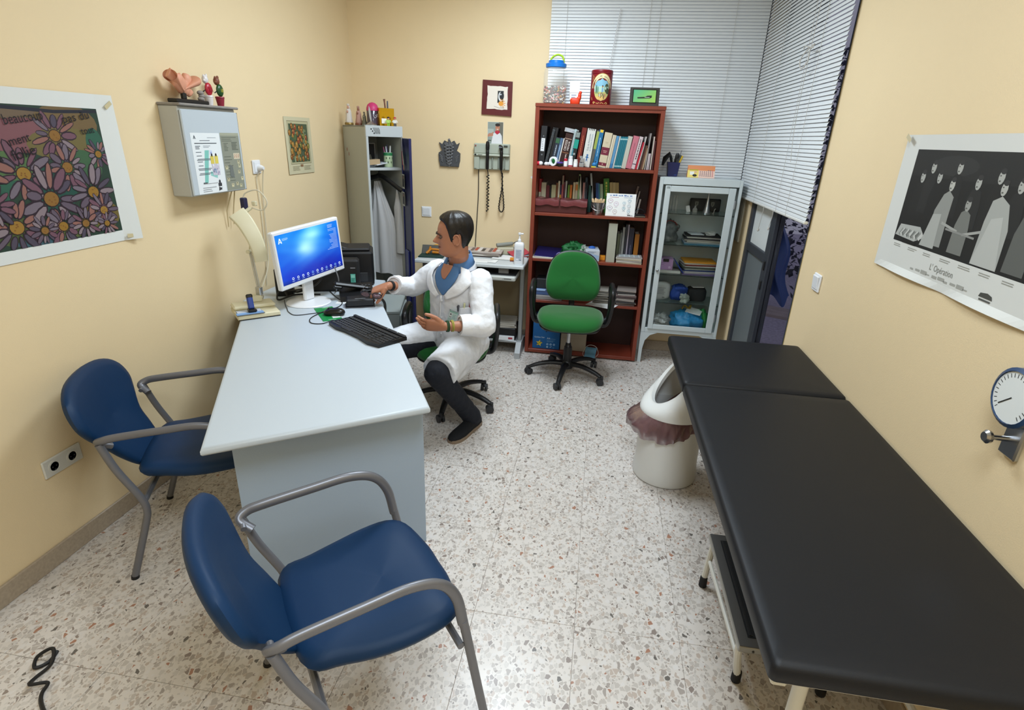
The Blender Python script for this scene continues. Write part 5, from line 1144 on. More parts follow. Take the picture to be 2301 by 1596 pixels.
B1('thick white guide with blue lettering and a blue figure, top shelf middle', -.168, SZ[1], .060, .265, 6.4, 'c9c9c2', pr=lambda q, w, h: (q.text('Guía de Actuación', w*.50, h*.42, .012, '23415e', 90, .118), q.text('en Atención Primaria', w*.78, h*.42, .010, '3f6a94', 90, .118), q.disc(w*.52, h*.31, .007, .007, '2a5f94'), q.poly([(w*.52, h*.30), (w*.75, h*.24), (w*.57, h*.23), (w*.66, h*.12), (w*.52, h*.18), (w*.38, h*.12), (w*.46, h*.23), (w*.3, h*.25)], '2a5f94'), [q.rect(w*(.15+.2*i), h*.955, w*(.25+.2*i), h, '3a3d3d') for i in range(4)]))
B1('slim olive and grey book right of the thick white guide, top shelf', -.107, SZ[1], .021, .258, 8, '53524c', pr=bands((.5, .97, '8f9c4a')))
B1('blue book with a yellow tab and blue emblem, top shelf middle', -.082, SZ[1], .032, .262, 6.5, '14638f', pr=lambda q, w, h: (q.scrib(w*.48, h*.3, h*.8, .006, '9cc3dc', 4), q.rect(.006, h*.93, w-.004, h, 'd9b52e'), q.rect(.0, .0, w*.7, h*.06, 'c9b53a'), q.disc(w*.6, h*.15, .009, .012, '2f7ec0')))
B1('thick cream book with two maroon bands, top shelf middle', -.044, SZ[1], .056, .243, 7.5, 'c4b69a', pr=lambda q, w, h: (q.rect(.0006, h*.36, w-.0006, h*.58, '6b1530'), q.rect(.0006, h*.05, w-.0006, h*.14, '6b1530'), q.rect(w*.25, h*.47, w*.75, h*.485, 'c8a090'), q.rect(w*.3, h*.43, w*.7, h*.443, 'c8a090'), q.rect(w*.3, h*.72, w*.7, h*.725, '8a7a60'), q.rect(w*.35, h*.69, w*.65, h*.694, '8a7a60'), q.disc(w*.5, h*.095, .004, .004, 'd8b8a8')))
B1('slim cream book right of the thick maroon banded one, top shelf', .014, SZ[1], .012, .232, 8, 'cabfa8')
B1('second slim cream book, left of the pale blue one, top shelf', .027, SZ[1], .013, .230, 8, 'c0b49c')
B1('pale blue book left of the four teal volumes, top shelf', .042, SZ[1], .019, .225, 8, '4f86ad', pr=bands((.02, .14, '2f6fa0')))
B1('thin white book immediately left of the four teal volumes', .063, SZ[1], .009, .224, 8, 'c2c0ba')
for i, o_ in enumerate(('leftmost', 'second from left', 'third from left', 'rightmost')):
    B1('teal volume, %s of the four alike on the top shelf' % o_, .0735+.0132*i, SZ[1], .0126, .222, 8, '116878', pr=bands((.90, .94, '9cc3c4'), (.05, .09, '9cc3c4')))
B1('greyish white book right of the four teal volumes, top shelf', .127, SZ[1], .031, .225, 8, 'b4b3a6')
B1('pink book in the right half of the top shelf', .159, SZ[1], .040, .228, 9.5, 'b86a78', pr=vtext('', .18, .006, '8a4456', .14))
B1('white book with black writing right of the pink one, top shelf', .2005, SZ[1], .025, .226, 10, 'c9b8ba', pr=lambda q, w, h: (q.scrib(w*.52, h*.3, h*.92, .007, '3a2a34', 5), q.rect(.0006, h*.14, w-.0006, h*.165, '22304a')))
B1('bright red thin book in the right part of the top shelf', .2275, SZ[1], .013, .190, 11.5, 'b01c34')
B1('thin white book leaning right of the bright red one', .2415, SZ[1], .008, .229, 10, 'bdb8b4')
B1('dark brown thin book right of the leaning thin white one, top shelf', .2505, SZ[1], .014, .169, 9.4, '2f1a16')
B1('brown thin book between dark brown and tan ones, top shelf', .2655, SZ[1], .012, .168, 9, '5e3a2a')
B1('tan thin booklet right of the brown one, top shelf', .2785, SZ[1], .010, .150, 8, 'a08a6e')
B1('tall grey thin folder near the right end, top shelf', .294, SZ[1], .009, .25, 4, '8f8a88')
B1('low white booklet right of the tall grey folder, top shelf', .309, SZ[1], .008, .112, 3.0, 'c4bcbc')
B1('second low white booklet near the right end, top shelf', .3195, SZ[1], .008, .113, 2, 'b8aab0')
B1('tall white booklet at the right end of the top shelf', .334, SZ[1], .009, .228, 1, 'bcb0a6')
B1('dark maroon booklet touching the right side of the top shelf', .3475, SZ[1], .010, .20, 0, '4a2226')
# small things before the books
YS = 4.366; z1 = SZ[1]+.0006
def capsule(label, x, w, h, c1, c2, rz=0):
    t = thing('pill_box', label, 'box', (x, YS, z1), rz)
    for s, c in ((-1, c1), (1, c2)):
        m = MB(); m.tube([(s*.0005, 0, h/2), (s*w*.28, 0, h/2), (s*w*.42, 0, h/2), (s*w*.5, 0, h/2)], [h/2, h/2, h*.38, h*.12], 16); m.build('half', mat('capsule_'+c, c, .3), t, 60)
capsule('capsule shaped red and white box at the left of the top shelf', -.478, .052, .030, 'c02436', 'dfe0e2')
capsule('capsule shaped white box second on the top shelf', -.420, .046, .026, 'd8d9dc', 'cfd0d4', 18)
t = thing('tape_roll', 'white ring shaped tape roll standing before the books', 'tape', (-.374, YS, z1), 62); m = MB(); n = 26; rings = [[(.0, r*cos(2*pi*j/n), .033+r*1.0*sin(2*pi*j/n)) if 0 else (x, r*cos(2*pi*j/n), .0335+r*sin(2*pi*j/n)) for j in range(n)] for x, r in ((-.009, .020), (-.009, .033), (.009, .033), (.009, .020), (-.009, .020))]; m.loft(rings, cap=False); m.build('ring', WPL, t)
t = thing('bottle', 'dark purple squat jar before the brown surgery book', 'jar', (-.325, YS, z1)); MB().lathe([(.024, 0), (.026, .004), (.026, .020), (.022, .022)], 20).build('jar', BLACK, t); MB().lathe([(.025, .021), (.026, .028), (.018, .031)], 20).build('lid', mat('purple_lid', '5a3f9c', .4), t)
def vial(label, x, r, h, c, cap, ch, band=None):
    t = thing('medicine_bottle', label, 'bottle', (x, YS, z1), 0, 'medicine bottles on the top shelf'); MB().lathe([(r*.95, 0), (r, .003), (r, h), (r*.7, h+.004)], 18).build('bottle', mat('vial_'+c, c, .35), t); MB().lathe([(r*.85, h+.003), (r*.85, h+ch), (r*.7, h+ch+.003)], 18).build('cap', mat('cap_'+cap, cap, .35), t)
    p = PR(lambda u, v, d: ((r+.0003+d)*sin(u/r), -(r+.0003+d)*cos(u/r), v)); p.rect(-r, h*.15, r, h*.75, 'e8e8ea', None, 6, 1); p.lines(-r*.7, r*.7, h*.65, 3, h*.16, h*.05, '8a6a7a', .3)
    if band: p.rect(-r*1.4, .002, r*1.4, h*.22, band, None, 8, 1)
    p.build('label', t)
vial('white medicine bottle with red cap before the books', -.283, .015, .035, 'dcdde0', 'b51f35', .018)
vial('taller white medicine bottle with white cap and red foot', -.246, .0165, .05, 'e2e2e6', 'd6d6da', .022, 'a81e38')
vial('short white medicine bottle right of the taller white one', -.209, .0165, .036, 'dedcd8', 'd9d6d0', .014)
t = thing('model', 'small grey metal model before the white guide book', 'model', (-.163, YS, z1)); m = MB(); m.box(-.02, .015, -.008, .008, 0, .03, b=.003).box(-.012, .018, -.006, .006, .034, .062, b=.003).cyl((-.014, 0, .03), (-.014, 0, .05), .002).cyl((.012, 0, .03), (.012, 0, .04), .003).box(-.018, .0, -.003, .003, .062, .078, b=.001); m.build('body', mat('pale_metal', '9c9fa2', .35, metal=.6), t)
t = thing('figurine', 'tiny blue and yellow figure before the blue book', 'figurine', (-.070, YS, z1)); MB().ell((0, 0, .022), (.018, .012, .016), 14, 10).build('body', mat('fig_blue', '1f6fa8', .4), t); bx(-.022, .014, -.010, .010, 0, .010, b=.002).build('base', mat('fig_yellow', 'c9b53a', .5), t); MB().tube([(.0, 0, .034), (.012, 0, .048)], .003, 6).build('handle', mat('fig_black', '1a2a34', .5), t)
t = thing('coin_tray', 'flat grey metal clip lying at the middle of the top shelf edge', 'clip', (-.025, 4.353, z1)); MB().tube(crom([(-.04, 0, .002), (0, .006, .002), (.04, .002, .002), (0, -.003, .002)], 5, True), .0016, 6, closed=True).build('wire', mat('pale_metal'), t)

# second shelf
G2 = 'books on the second shelf'; z2 = SZ[2]; y2 = 4.53
def B2(label, x, top, w, col, lean=0, pr=None, rough=.6): return book(label, x, z2, w, (top-z2)/max(.9, cos(R(lean))), lean, col, y2, .115, pr, G2, rough)
B2('red and white thin book at the left end of the second shelf', -.490, 1.398, .018, '8a1a1e', 0, bands((0, .58, 'b0a894')))
B2('broad cream white book second on the second shelf', -.470, 1.371, .036, 'b5ae94')
B2('maroon book right of the broad cream one, second shelf', -.432, 1.351, .026, '5a1a22')
B2('black book right of the maroon one, second shelf', -.405, 1.350, .014, '17120f')
B2('khaki white book behind the maroon box, second shelf', -.390, 1.356, .034, 'a9a682', 0, bands((0, .3, '8c9458')))
B2('brown book right of the khaki one, second shelf', -.355, 1.373, .015, '6b3c1a')
B2('slim white book right of the brown one, second shelf', -.339, 1.387, .013, 'c2bda8')
B2('navy and yellow book left of the tall pink one, second shelf', -.325, 1.36, .013, '2a2440', 0, bands((0, .62, 'b5811e')))
B2('tall pinkish red thin book on the second shelf', -.3105, 1.430, .013, '96484a', 0, bands((.75, 1, '7a6a58')))
B2('dark magenta book right of the tall pinkish one, second shelf', -.2965, 1.38, .013, '4a1428')
B2('slim grey white book left of the olive green one, second shelf', -.282, 1.39, .011, 'a6a69e')
B2('olive green book left of the orange one, second shelf', -.263, 1.361, .015, '5e7a2a')
B2('orange book in the left half of the second shelf', -.246, 1.362, .017, 'b5641e')
B2('cream book right of the orange one, second shelf', -.222, 1.383, .017, 'b5a888')
B2('cream and orange spined book, second shelf middle', -.203, 1.386, .018, 'a89c84', 0, bands((.72, .92, 'b5722e')))
B2('tall pale green thin book, second shelf middle', -.183, 1.446, .013, '7f9a6a')
B2('white book tilted left beside the tall pale green one, second shelf', -.156, 1.432, .016, 'b9b5a6', -6)
B2('dusty pink thin book, second shelf middle', -.146, 1.384, .012, 'a87872')
B2('mauve grey thin book, second shelf middle', -.132, 1.388, .012, '7a6a70')
B2('tall dark slate book behind the tongue stick bucket, second shelf', -.118, 1.424, .016, '1c2a36', -3)
B2('dark green book behind the tongue stick bucket, second shelf', -.100, 1.364, .026, '14403c')
B2('tall grey white folder tilted left behind the bucket, second shelf', -.058, 1.455, .014, '9aa0a2', -8)
B2('blue book right of the tilted folder, second shelf', -.030, 1.384, .022, '1c3f72', -5)
B2('thin teal book right of the blue one, second shelf', -.005, 1.382, .008, '3c7f8a', -6)
B2('sage green book left of the bright green one, second shelf', .006, 1.378, .022, '8c9c80', -6)
B2('bright green book with yellow lettering, second shelf', .034, 1.421, .042, '2f6a1e', -6, lambda q, w, h: (q.scrib(w*.5, h*.5, h*.92, .013, 'b8b84a', 6), q.disc(w*.6, h*.38, .008, .010, 'c8a86a')))
for i, o_ in enumerate(('left', 'middle', 'right')): B2('cream yellowed book, %s of the three alike on the second shelf' % o_, .080+.0235*i, 1.394, .0225, ('a08c5e', 'a89468', '9c8858')[i], -6)
B2('grey brown booklet leaning at the right end, second shelf', .235, 1.375, .014, '6a5a54', 9); B2('grey booklet right of the leaning grey brown one, second shelf', .258, 1.34, .010, '8a807a', 9); B2('low pale booklet at the right end, second shelf', .280, 1.28, .012, 'a39a92', 8)
mb_ = thing('storage_box', 'maroon box with two crinkled flap lids on the second shelf', 'box', (-.302, 4.43, z2+.0006)); MAR = mat('maroon_card_box', '4c1c1a', .6)
bx(-.20, .20, -.05, .085, 0, .098, b=.003).build('body', MAR, mb_)
for x0, x1 in ((-.203, -.012), (.0, .203)):
    MB().grid(lambda u, v: (x0+(x1-x0)*u, .085-.145*min(1, v/.7)-.004*(v > .7), .100+.006*sin(9*u+3*v)*(1-abs(2*u-1)**4)-(.045*(v-.7)/.3 if v > .7 else 0)), 16, 10).build('flap_lid', mat('maroon_leatherette', '6b2f34', .3, bump=.5, bscale=60), mb_)
bu = thing('bucket', 'small shiny metal bucket full of wooden tongue sticks', 'bucket', (-.017, 4.40, z2+.0006))
MB().lathe([(.038, 0), (.040, .003), (.053, .092), (.055, .094), (.052, .095), (.050, .09), (.038, .01)], 26).build('pail', mat('bucket_metal', '9c9a9a', .2, metal=.9), bu)
MB().tube(crom([(.054, -.005, .086), (.045, -.045, .055), (.0, -.062, .038), (-.045, -.045, .055), (-.054, -.005, .086)], 6), .0022, 6).build('handle', mat('bucket_metal'), bu)
STK = mat('stick_wood', 'd3b48c', .7); g = random.Random(8)
for i, (dx, dy, tx, ty, w) in enumerate(((-.03, -.01, -.045, -.01, .009), (-.012, -.02, -.006, -.03, .009), (.006, -.02, .012, -.03, .009), (.022, -.012, .042, -.02, .009), (-.018, .012, -.022, .02, .009), (.01, .015, .02, .02, .009))):
    t = tag(MB().tube([Vector((-.017+dx*.4, 4.40+dy*.4, z2+.02)), Vector((-.017+tx*.9, 4.40+ty*.9, z2+.105)), Vector((-.017+tx, 4.40+ty, z2+.118)), Vector((-.017+tx*1.03, 4.40+ty*1.03, z2+.122))], [w, w, w*.8, w*.3], 8, flat=.22, up=(0, 1, 0)).build('tongue_stick', STK), 'pale wooden tongue stick in the small metal bucket, %s' % ('at the far left', 'front, second from left', 'front, third from left', 'at the far right', 'back left', 'back right')[i], 'tongue stick', 'tongue sticks in the bucket')
sg = thing('sign', 'white card with drawn round pictures propped on the second shelf', 'sign', (.152, 4.375, z2+.0006), 1, rot=(R(-9), 0, R(1)))
bx(-.110, .110, 0, .004, 0, .166, b=.001).build('card', mat('white_paper'), sg)
p = PR(); [p.rect(-.085+.021*i, .148, -.085+.021*i+.012+.006*(i % 2), .154+.002*(i % 3), '6a86b8', .0004) for i in range(8)]; p.rect(-.085, .137, -.018, .140, 'b07a8a'); p.rect(.02, .137, .084, .140, '7a94b8')
for u, v, ru, rv, c in ((-.078, .112, .020, .016, 'c09aa4'), (-.034, .090, .018, .018, 'c8a4b8'), (-.080, .060, .021, .016, 'b8a0a8'), (-.040, .034, .016, .016, 'b59a92'), (.064, .117, .013, .013, '6f98a6'), (.025, .098, .012, .012, '8fb0ba'), (.062, .078, .013, .013, '9aa8ae'), (.024, .060, .012, .012, '4f8f9c'), (.062, .040, .012, .013, '6f98a6')):
    p.disc(u, v, ru, rv, c, 18); p.disc(u, v, ru*.82, rv*.82, 'e4e6e8', 16); p.line([(u-ru*.4, v), (u, v+rv*.3), (u+ru*.45, v-rv*.1)], .004, c); p.rect(u-.010, v-rv-.008, u+.010, v-rv-.005, 'b4b8c0')
p.rect(.055, .008, .078, .014, '30343a'); p.rect(.08, .009, .095, .012, '9a9ea4'); p.build('print', sg, loc=(0, -.0003, 0))
t = thing('stapler', 'black and silver hole punch right of the white card', 'punch', (.298, 4.395, z2+.0006), 8); bx(-.035, .04, -.035, .03, 0, .022, b=.005).build('base', BLACK, t); MB().tube(crom([(-.035, 0, .03), (-.01, 0, .058), (.025, 0, .05), (.038, 0, .03)], 5), .010, 8, flat=.6).build('lever', BLACK, t); bx(-.037, .04, -.037, -.034, .004, .010, b=.001).build('chrome_edge', mat('chrome_steel'), t)

# third shelf
z3 = SZ[3]+.0006
t = thing('folder', 'dark blue violet plastic folder lying on the left of the third shelf', 'folder', (-.37, 4.45, z3+.02), 0, rot=(R(11), R(2), R(-2))); bx(-.115, .13, -.09, .13, 0, .010, b=.003).build('cover', mat('violet_plastic', '241f52', .3), t); MB().tube(crom([(.06, -.09, .012), (.07, -.04, .03), (.11, -.03, .035), (.13, -.02, .025)], 5), .003, 6).build('elastic', mat('lilac_cord', '8f86c0', .5), t)
t = thing('paper_stack', 'cream papers under the violet folder on the third shelf', 'paper', (-.37, 4.45, z3), -1); bx(-.125, .125, -.10, .13, 0, .010, b=.001).build('sheets', PAGES, t)
t = thing('bag', 'crumpled green cloth bag on the third shelf behind the chair', 'bag', (-.185, 4.46, z3)); m = MB().ell((0, 0, .055), (.085, .06, .055), 54, 30, .8).crum(.035, 24, 8); m.build('body', mat('green_bag', '14602e', .6, bump=.8, bscale=40), t, 80); MB().tube(crom([(-.05, -.04, .08), (-.02, -.06, .10), (.03, -.055, .10), (.05, -.04, .07)], 5), .006, 6).build('strap', mat('green_bag'), t)
t = thing('bag', 'small crumpled clear plastic bag beside the green cloth bag', 'bag', (-.105, 4.44, z3)); m = MB().ell((0, 0, .05), (.03, .04, .05), 40, 24, .8).crum(.022, 36, 9); m.build('body', mat('clear_crumpled', 'b9c4b8', .3, trans=.5, bump=1, bscale=60), t, 80)
t = thing('tissue_box', 'white tissue box with a blue tuft on the third shelf', 'box', (-.032, 4.43, z3), 6); bx(-.055, .055, -.06, .11, 0, .085, b=.002).build('carton', mat('tissue_carton', 'c2c8d0', .5), t); MB().ell((0, .03, .09), (.028, .018, .014), 14, 10).build('tissue', mat('blue_tuft', '2f62b8', .5), t); q = PR(); q.poly([(-.05, .01), (.05, .01), (.05, .045), (-.02, .06)], '9cb6d4'); q.lines(-.04, .03, .075, 2, .008, .004, '8a9ab0', .3); q.build('print', t, loc=(0, -.0605, 0))
t = thing('box', 'small orange carton left of the white file box, third shelf', 'box', (.055, 4.47, z3), 0); bx(-.022, .02, -.03, .03, 0, .03, b=.001).build('carton', mat('orange_card'), t)
book('tall white grey file box in the middle of the third shelf', .080, SZ[3], .066, .298, 0, 'a5a596', 4.375, .24, None, None, name='file_box')
G3 = 'books on the third shelf'
for lab, x, w, h, c in (('pale green booklet right of the white file box, third shelf', .155, .020, .21, '5c6450'), ('grey thin booklet right of the pale green one, third shelf', .177, .012, .22, '70746c'), ('slim grey white book, third shelf', .192, .018, .262, '8a8c8a'), ('dark slate book, third shelf', .213, .016, .285, '23262e'), ('tall pale lilac thin book, third shelf', .231, .010, .285, '9a93a0'), ('navy book with faint title, third shelf', .243, .038, .255, '1c1f34'), ('ochre orange book at the right end of the third shelf', .290, .034, .215, '935a12')):
    book(lab, x, SZ[3], w, h, 0, c, 4.47, .16, vtext('', .2, .006, '6a6c84', .08) if 'navy' in lab else None, G3)
t = thing('paper_stack', 'stack of cream magazines with a printed table on top, third shelf', 'magazines', (.258, 4.41, z3), 0)
for i in range(6): o = bx(-.10, .095, -.055, .08, .0085*i, .0085*i+.0078, b=.001).build('magazine', mat('magc_%d' % (i % 3), ('a89c84', 'c2bcb0', '9a9490')[i % 3], .6), t); o.rotation_euler = (0, 0, R(random.uniform(-3, 3))); o.location = (random.uniform(-.004, .004), 0, 0)
q = PR(lambda u, v, d: (u, v, .052+d)); q.rect(-.08, -.045, .08, .07, 'c2c8c8')
for i in range(4):
    for j in range(3): q.rect(-.07+.037*i, -.035+.034*j, -.04+.037*i, -.012+.034*j, '8f989a')
q.build('print', t)
# fourth shelf
z4 = SZ[4]+.0006
t = thing('box_file', 'grey box with a blue lit edge on the left of the fourth shelf', 'box', (-.40, 4.45, z4+.03)); bx(-.07, .07, -.06, .1, 0, .05, b=.004).build('base', mat('slate_blue', '4a5f8a', .4), t); bx(-.06, .075, -.04, .1, .05, .13, b=.004).build('lid', DKGREY, t); bx(-.07, .02, -.064, -.058, .035, .05, b=.001).build('pale_label', mat('pale_blue_label', 'a9c4ea', .4), t)
t = thing('paper_stack', 'stack of papers under the grey box, fourth shelf', 'paper', (-.36, 4.44, z4)); bx(-.12, .12, -.08, .12, 0, .030, b=.002).build('sheets', mat('grey_paper', '8f8a86', .7), t)
def magstack(name, label, x, y, n, cols, w, seed):
    t = thing(name, label, 'papers', (x, y, z4)); g = random.Random(seed)
    for i in range(n):
        h = .008+.004*(i % 3 == 0); o = bx(-w+.02*g.random(), w-.02*g.random(), -.06-.02*g.random(), .09, 0, h, b=.001).build('sheet_bundle', mat('stk_'+cols[i % len(cols)], cols[i % len(cols)], .65), t); o.location = (0, 0, .0125*i); o.rotation_euler = (0, 0, R(g.uniform(-7, 7)))
magstack('paper_stack', 'untidy stack of magazines and papers at the right of the fourth shelf', .262, 4.42, 10, ('6b5a58', 'a39c96', '3a3636', '8a807a', 'b5aea8', '5a4a4a'), .085, 3)
magstack('paper_stack', 'stack of pale papers behind the green chair back, fourth shelf', .075, 4.44, 9, ('8f8a80', '6a665e', 'a29c92'), .07, 4)
t = thing('paper', 'white leaflet with a red drawing sticking out over the fourth shelf edge', 'leaflet', (.095, 4.36, z4-.0), -24, rot=(0, 0, R(-24)))
bx(-.11, .11, -.10, .12, 0, .0015).build('sheet', mat('white_paper'), t); q = PR(lambda u, v, d: (u, v, .0016+d)); q.disc(-.05, .05, .035, .025, 'b03030'); q.disc(-.02, .06, .02, .02, 'c04a40'); q.rect(.085, -.06, .10, -.05, '8a3a4a'); q.build('print', t)
# bottom shelf
z5 = SZ[5]+.0006
t = thing('paper_box', 'blue cardboard box of A4 paper with a yellow star, bottom shelf', 'box', (-.350, 4.46, z5)); bx(-.112, .115, -.09, .17, 0, .245, b=.002).build('carton', mat('blue_carton', '0f5a96', .5), t)
p = PR(); p.text('Golden Star', -.098, .095, .013, 'c9dce8', 0, .088)
p.poly([(-.055+(.030 if i % 2 == 0 else .013)*sin(2*pi*i/10+.15), .048+(.030 if i % 2 == 0 else .013)*cos(2*pi*i/10+.15)) for i in range(10)], 'd8bd2c'); p.line([(-.075, .035), (-.035, .062)], .005, '7a6a1c')
p.text('A4', .008, .088, .016, 'c9dce8'); p.rect(.034, .09, .08, .092, '8ab0cc'); p.lines(.008, .08, .078, 3, .006, .002, '6f9ec4', .3)
for i in range(3): p.disc(.014+.028*i, .043, .009, .009, 'a9c8de', 12); p.disc(.014+.028*i, .043, .005, .005, '2f7ab0', 10)
p.poly([(.006, .012), (.022, .012), (.020, .026), (.008, .026)], 'a9c8de'); p.line([(.036, .014), (.05, .026)], .004, 'a9c8de'); p.rect(.06, .012, .075, .016, '7aa8c8'); p.rect(-.005, .15, .006, .175, '0a2c4c'); p.build('print', t, loc=(0, -.0905, 0))
t = thing('box', 'off white flat carton behind the chair column, bottom shelf', 'box', (-.122, 4.42, z5), 0); bx(-.105, .107, -.04, .06, 0, .205, b=.002).build('carton', mat('pale_carton', 'a69c8c', .7), t); q = PR(); q.lines(-.09, .09, .15, 2, .04, .0015, '8a8072', .1); q.build('crease', t, loc=(0, -.0405, 0))
t = thing('face_mask', 'blue surgical face mask hanging over the bottom shelf edge', 'mask', (.035, 4.335, .06), 0, rot=(R(6), 0, R(-6)))
MB().grid(lambda u, v: (-.045+.09*u-.012*(1-v), -.012+.010*sin(3*pi*v)*.3-.02*(v < .3)*(.3-v), -.045+.095*v), 10, 18).build('cloth', mat('mask_blue', '5f8ea8', .8, bump=.6, bscale=120), t)
MB().tube(crom([(-.055, -.014, -.045), (-.02, -.02, -.05), (.035, -.014, -.045)], 4), .006, 6, flat=.5).tube(crom([(-.045, -.012, .05), (-.02, -.012, .068), (.02, -.012, .068), (.045, -.012, .05)], 4), .0018, 5).tube(crom([(-.057, -.012, -.045), (-.068, -.012, -.01), (-.045, -.012, .05)], 4), .0016, 5).tube(crom([(.033, -.012, -.045), (.058, -.012, 0), (.045, -.012, .05)], 4), .0016, 5).build('ear_loop', mat('white_elastic', 'c9c6c0', .7), t)
# paper edge behind the bookcase at its left side
t = thing('folder', 'dark cardboard sheet wedged between bookcase and wall on the left', 'cardboard', (-.532, 4.67, 1.45)); bx(-.012, .006, -.006, .006, 0, .26).build('sheet', mat('dark_card', '3a2024', .7), t)
t = thing('paper', 'white paper corner sticking out left of the bookcase', 'paper', (-.535, 4.64, 1.36), 0, rot=(0, R(-15), 0)); MB().prism([(-.03, .05), (.02, .06), (.02, -.02)], -.001, .001, 'y').build('sheet', mat('white_paper'), t)

# on top of the bookcase
zt_ = 1.9306
t = thing('sweet_jar', 'clear plastic jar half full of coloured capsules, blue lid, green handle', 'jar', (-.402, 4.46, zt_))
MB().lathe([(.080, 0), (.086, .005), (.086, .20), (.080, .225), (.062, .240), (.058, .243), (.058, .25)], 36).build('jar', mat('clear_plastic', 'e6e2da', .06, alpha=.24), t, 50)
g = random.Random(21); cols_ = ['b02430', 'd8cfc0', '7a1c24', 'c8962c', 'dcd8d0', '2a2c30', 'c45a34', 'e0dcd4', '5a1a20', 'd07a80', 'c9c2b8', '3a5a48']
by = {c: MB() for c in cols_}
for i in range(340):
    c = g.choice(cols_); a = g.uniform(0, 2*pi); r = .078*sqrt(g.uniform(.25, 1)) if i % 3 else .078; z = g.uniform(.006, .112+.012*sin(a))
    p0 = Vector((r*cos(a)*.96, r*sin(a)*.96, z)); d = Vector((g.uniform(-1, 1), g.uniform(-1, 1), g.uniform(-.7, .7))).normalized()*.0115
    d -= Vector((cos(a), sin(a), 0))*max(0, d.dot(Vector((cos(a), sin(a), 0))))
    by[c].tube([p0-d, p0-d*.7, p0+d*.7, p0+d], [.0025, .0056, .0056, .0025], 6)
allm = MB(); allm.cols = []
for c, m_ in by.items(): allm.v, k0 = allm.v+m_.v, len(allm.v); allm.f += [tuple(i+k0 for i in f) for f in m_.f]; allm.cols += [lin(c)]*len(m_.f)
allm.build('capsules', GLOSSY, t, 50, kind='stuff')
MB().lathe([(.062, .006), (.066, .01), (.066, .10), (.03, .108)], 20).build('capsule_heap', mat('dark_red_heap', '4a2224', .6), t)  # added dark filler: shade in the gaps between capsules as colour
MB().lathe([(.066, .236), (.074, .240), (.075, .262), (.068, .266), (.056, .268), (.055, .284), (.01, .287)], 36).build('lid', mat('bright_blue_plastic', '0a6ec4', .3), t, 40)
MB().tube(crom([(-.045, 0, .28), (-.030, 0, .305), (.005, 0, .322), (.04, 0, .312), (.052, 0, .285), (.052, 0, .27)], 5), .007, 8, flat=1.5, up=(0, 1, 0)).build('handle', mat('lime_plastic', 'a8cc2a', .4), t)
t = thing('card_stand', 'orange hand shaped stand holding white cards atop the bookcase', 'card holder', (-.252, 4.46, zt_))
ORG = mat('orange_rubber', 'd83a14', .4)
MB().at((.002, 0, .022)).ell((0, 0, 0), (.036, .024, .024), 20, 12, .5, .5).at().tube(crom([(.022, 0, .03), (.032, 0, .05), (.034, 0, .07), (.040, 0, .09)], 5), [.016]*5+[.013]*5+[.011]*4+[.0105, .006], 10).build('hand', ORG, t, 60)
bx(-.043, .030, .0, .006, .028, .148, b=.001).build('cards', mat('white_paper'), t); q = PR(); q.rect(0, 0, .066, .05, '5a6a68'); q.rect(.002, .002, .064, .048, 'e2e4e2'); q.lines(.014, .052, .036, 2, .015, .006, '7a8aa4', .3); q.build('print', t, loc=(-.042, -.0004, .030))
t = thing('biscuit_tin', 'tall dark red biscuit tin with a painted oval picture', 'tin', (-.070, 4.46, zt_))
TR = .076; REDT = mat('dark_red_tin', '7a1420', .3)
MB().lathe([(TR-.002, 0), (TR, .003), (TR, .200), (TR-.002, .202), (TR+.0015, .205), (TR+.0015, .212), (TR-.001, .214), (TR+.001, .216), (TR, .226), (TR-.006, .229), (.01, .230)], 48).build('tin', REDT, t, 40)
fnc = lambda u, v, d: ((TR+.0004+d)*sin(u/TR), -(TR+.0004+d)*cos(u/TR), v)
p = PR(fnc); cx_, cy_, rx_, ry_ = .006, .098, .060, .080
def ring(u, v, r0, r1, c, a0=0, a1=360, n=36, sq=1.33): 
    pts = [(u+r*cos(R(a0+(a1-a0)*i/n)), v+r*sq*sin(R(a0+(a1-a0)*i/n))) for r in (r0, r1) for i in range(n+1)]
    p.put(pts, [(i, i+n+1, i+n+2, i+1) for i in range(n)], c)
def fdisc(u, v, ru, rv, c, n=24):
    pts = [(u, v)]+[(u+ru*cos(2*pi*i/n), v+rv*sin(2*pi*i/n)) for i in range(n)]; p.put(pts, [(0, i+1, (i+1) % n+1) for i in range(n)], c)
ring(cx_, cy_, .056, .078, 'e6d8a8', 5, 175); ring(cx_, cy_, .0545, .057, '4a1018')
def sliced(v0, v1, c):
    k = 10; pts = []
    for j in range(7):
        v = v0+(v1-v0)*j/6; hw = .0545*sqrt(max(0, 1-((v-cy_)/(.0545*1.33))**2))
        pts += [(cx_-hw+2*hw*i/k, v) for i in range(k+1)]
    p.put(pts, [(j*(k+1)+i, j*(k+1)+i+1, (j+1)*(k+1)+i+1, (j+1)*(k+1)+i) for j in range(6) for i in range(k)], c)
e0, e1 = cy_-.0545*1.33, cy_+.0545*1.33
sliced(.075, e1, '7fb4cc'); sliced(.075, .12, 'a9c8b8'); sliced(e0, .08, 'd4b06a'); sliced(.055, .085, 'b8b870')
fdisc(.042, .108, .016, .03, '3c4a2c', 14); fdisc(.05, .09, .012, .02, '2f3d26', 14); fdisc(-.032, .10, .006, .03, '3f6f5e', 10); fdisc(-.02, .095, .004, .026, '4a7f70', 10)
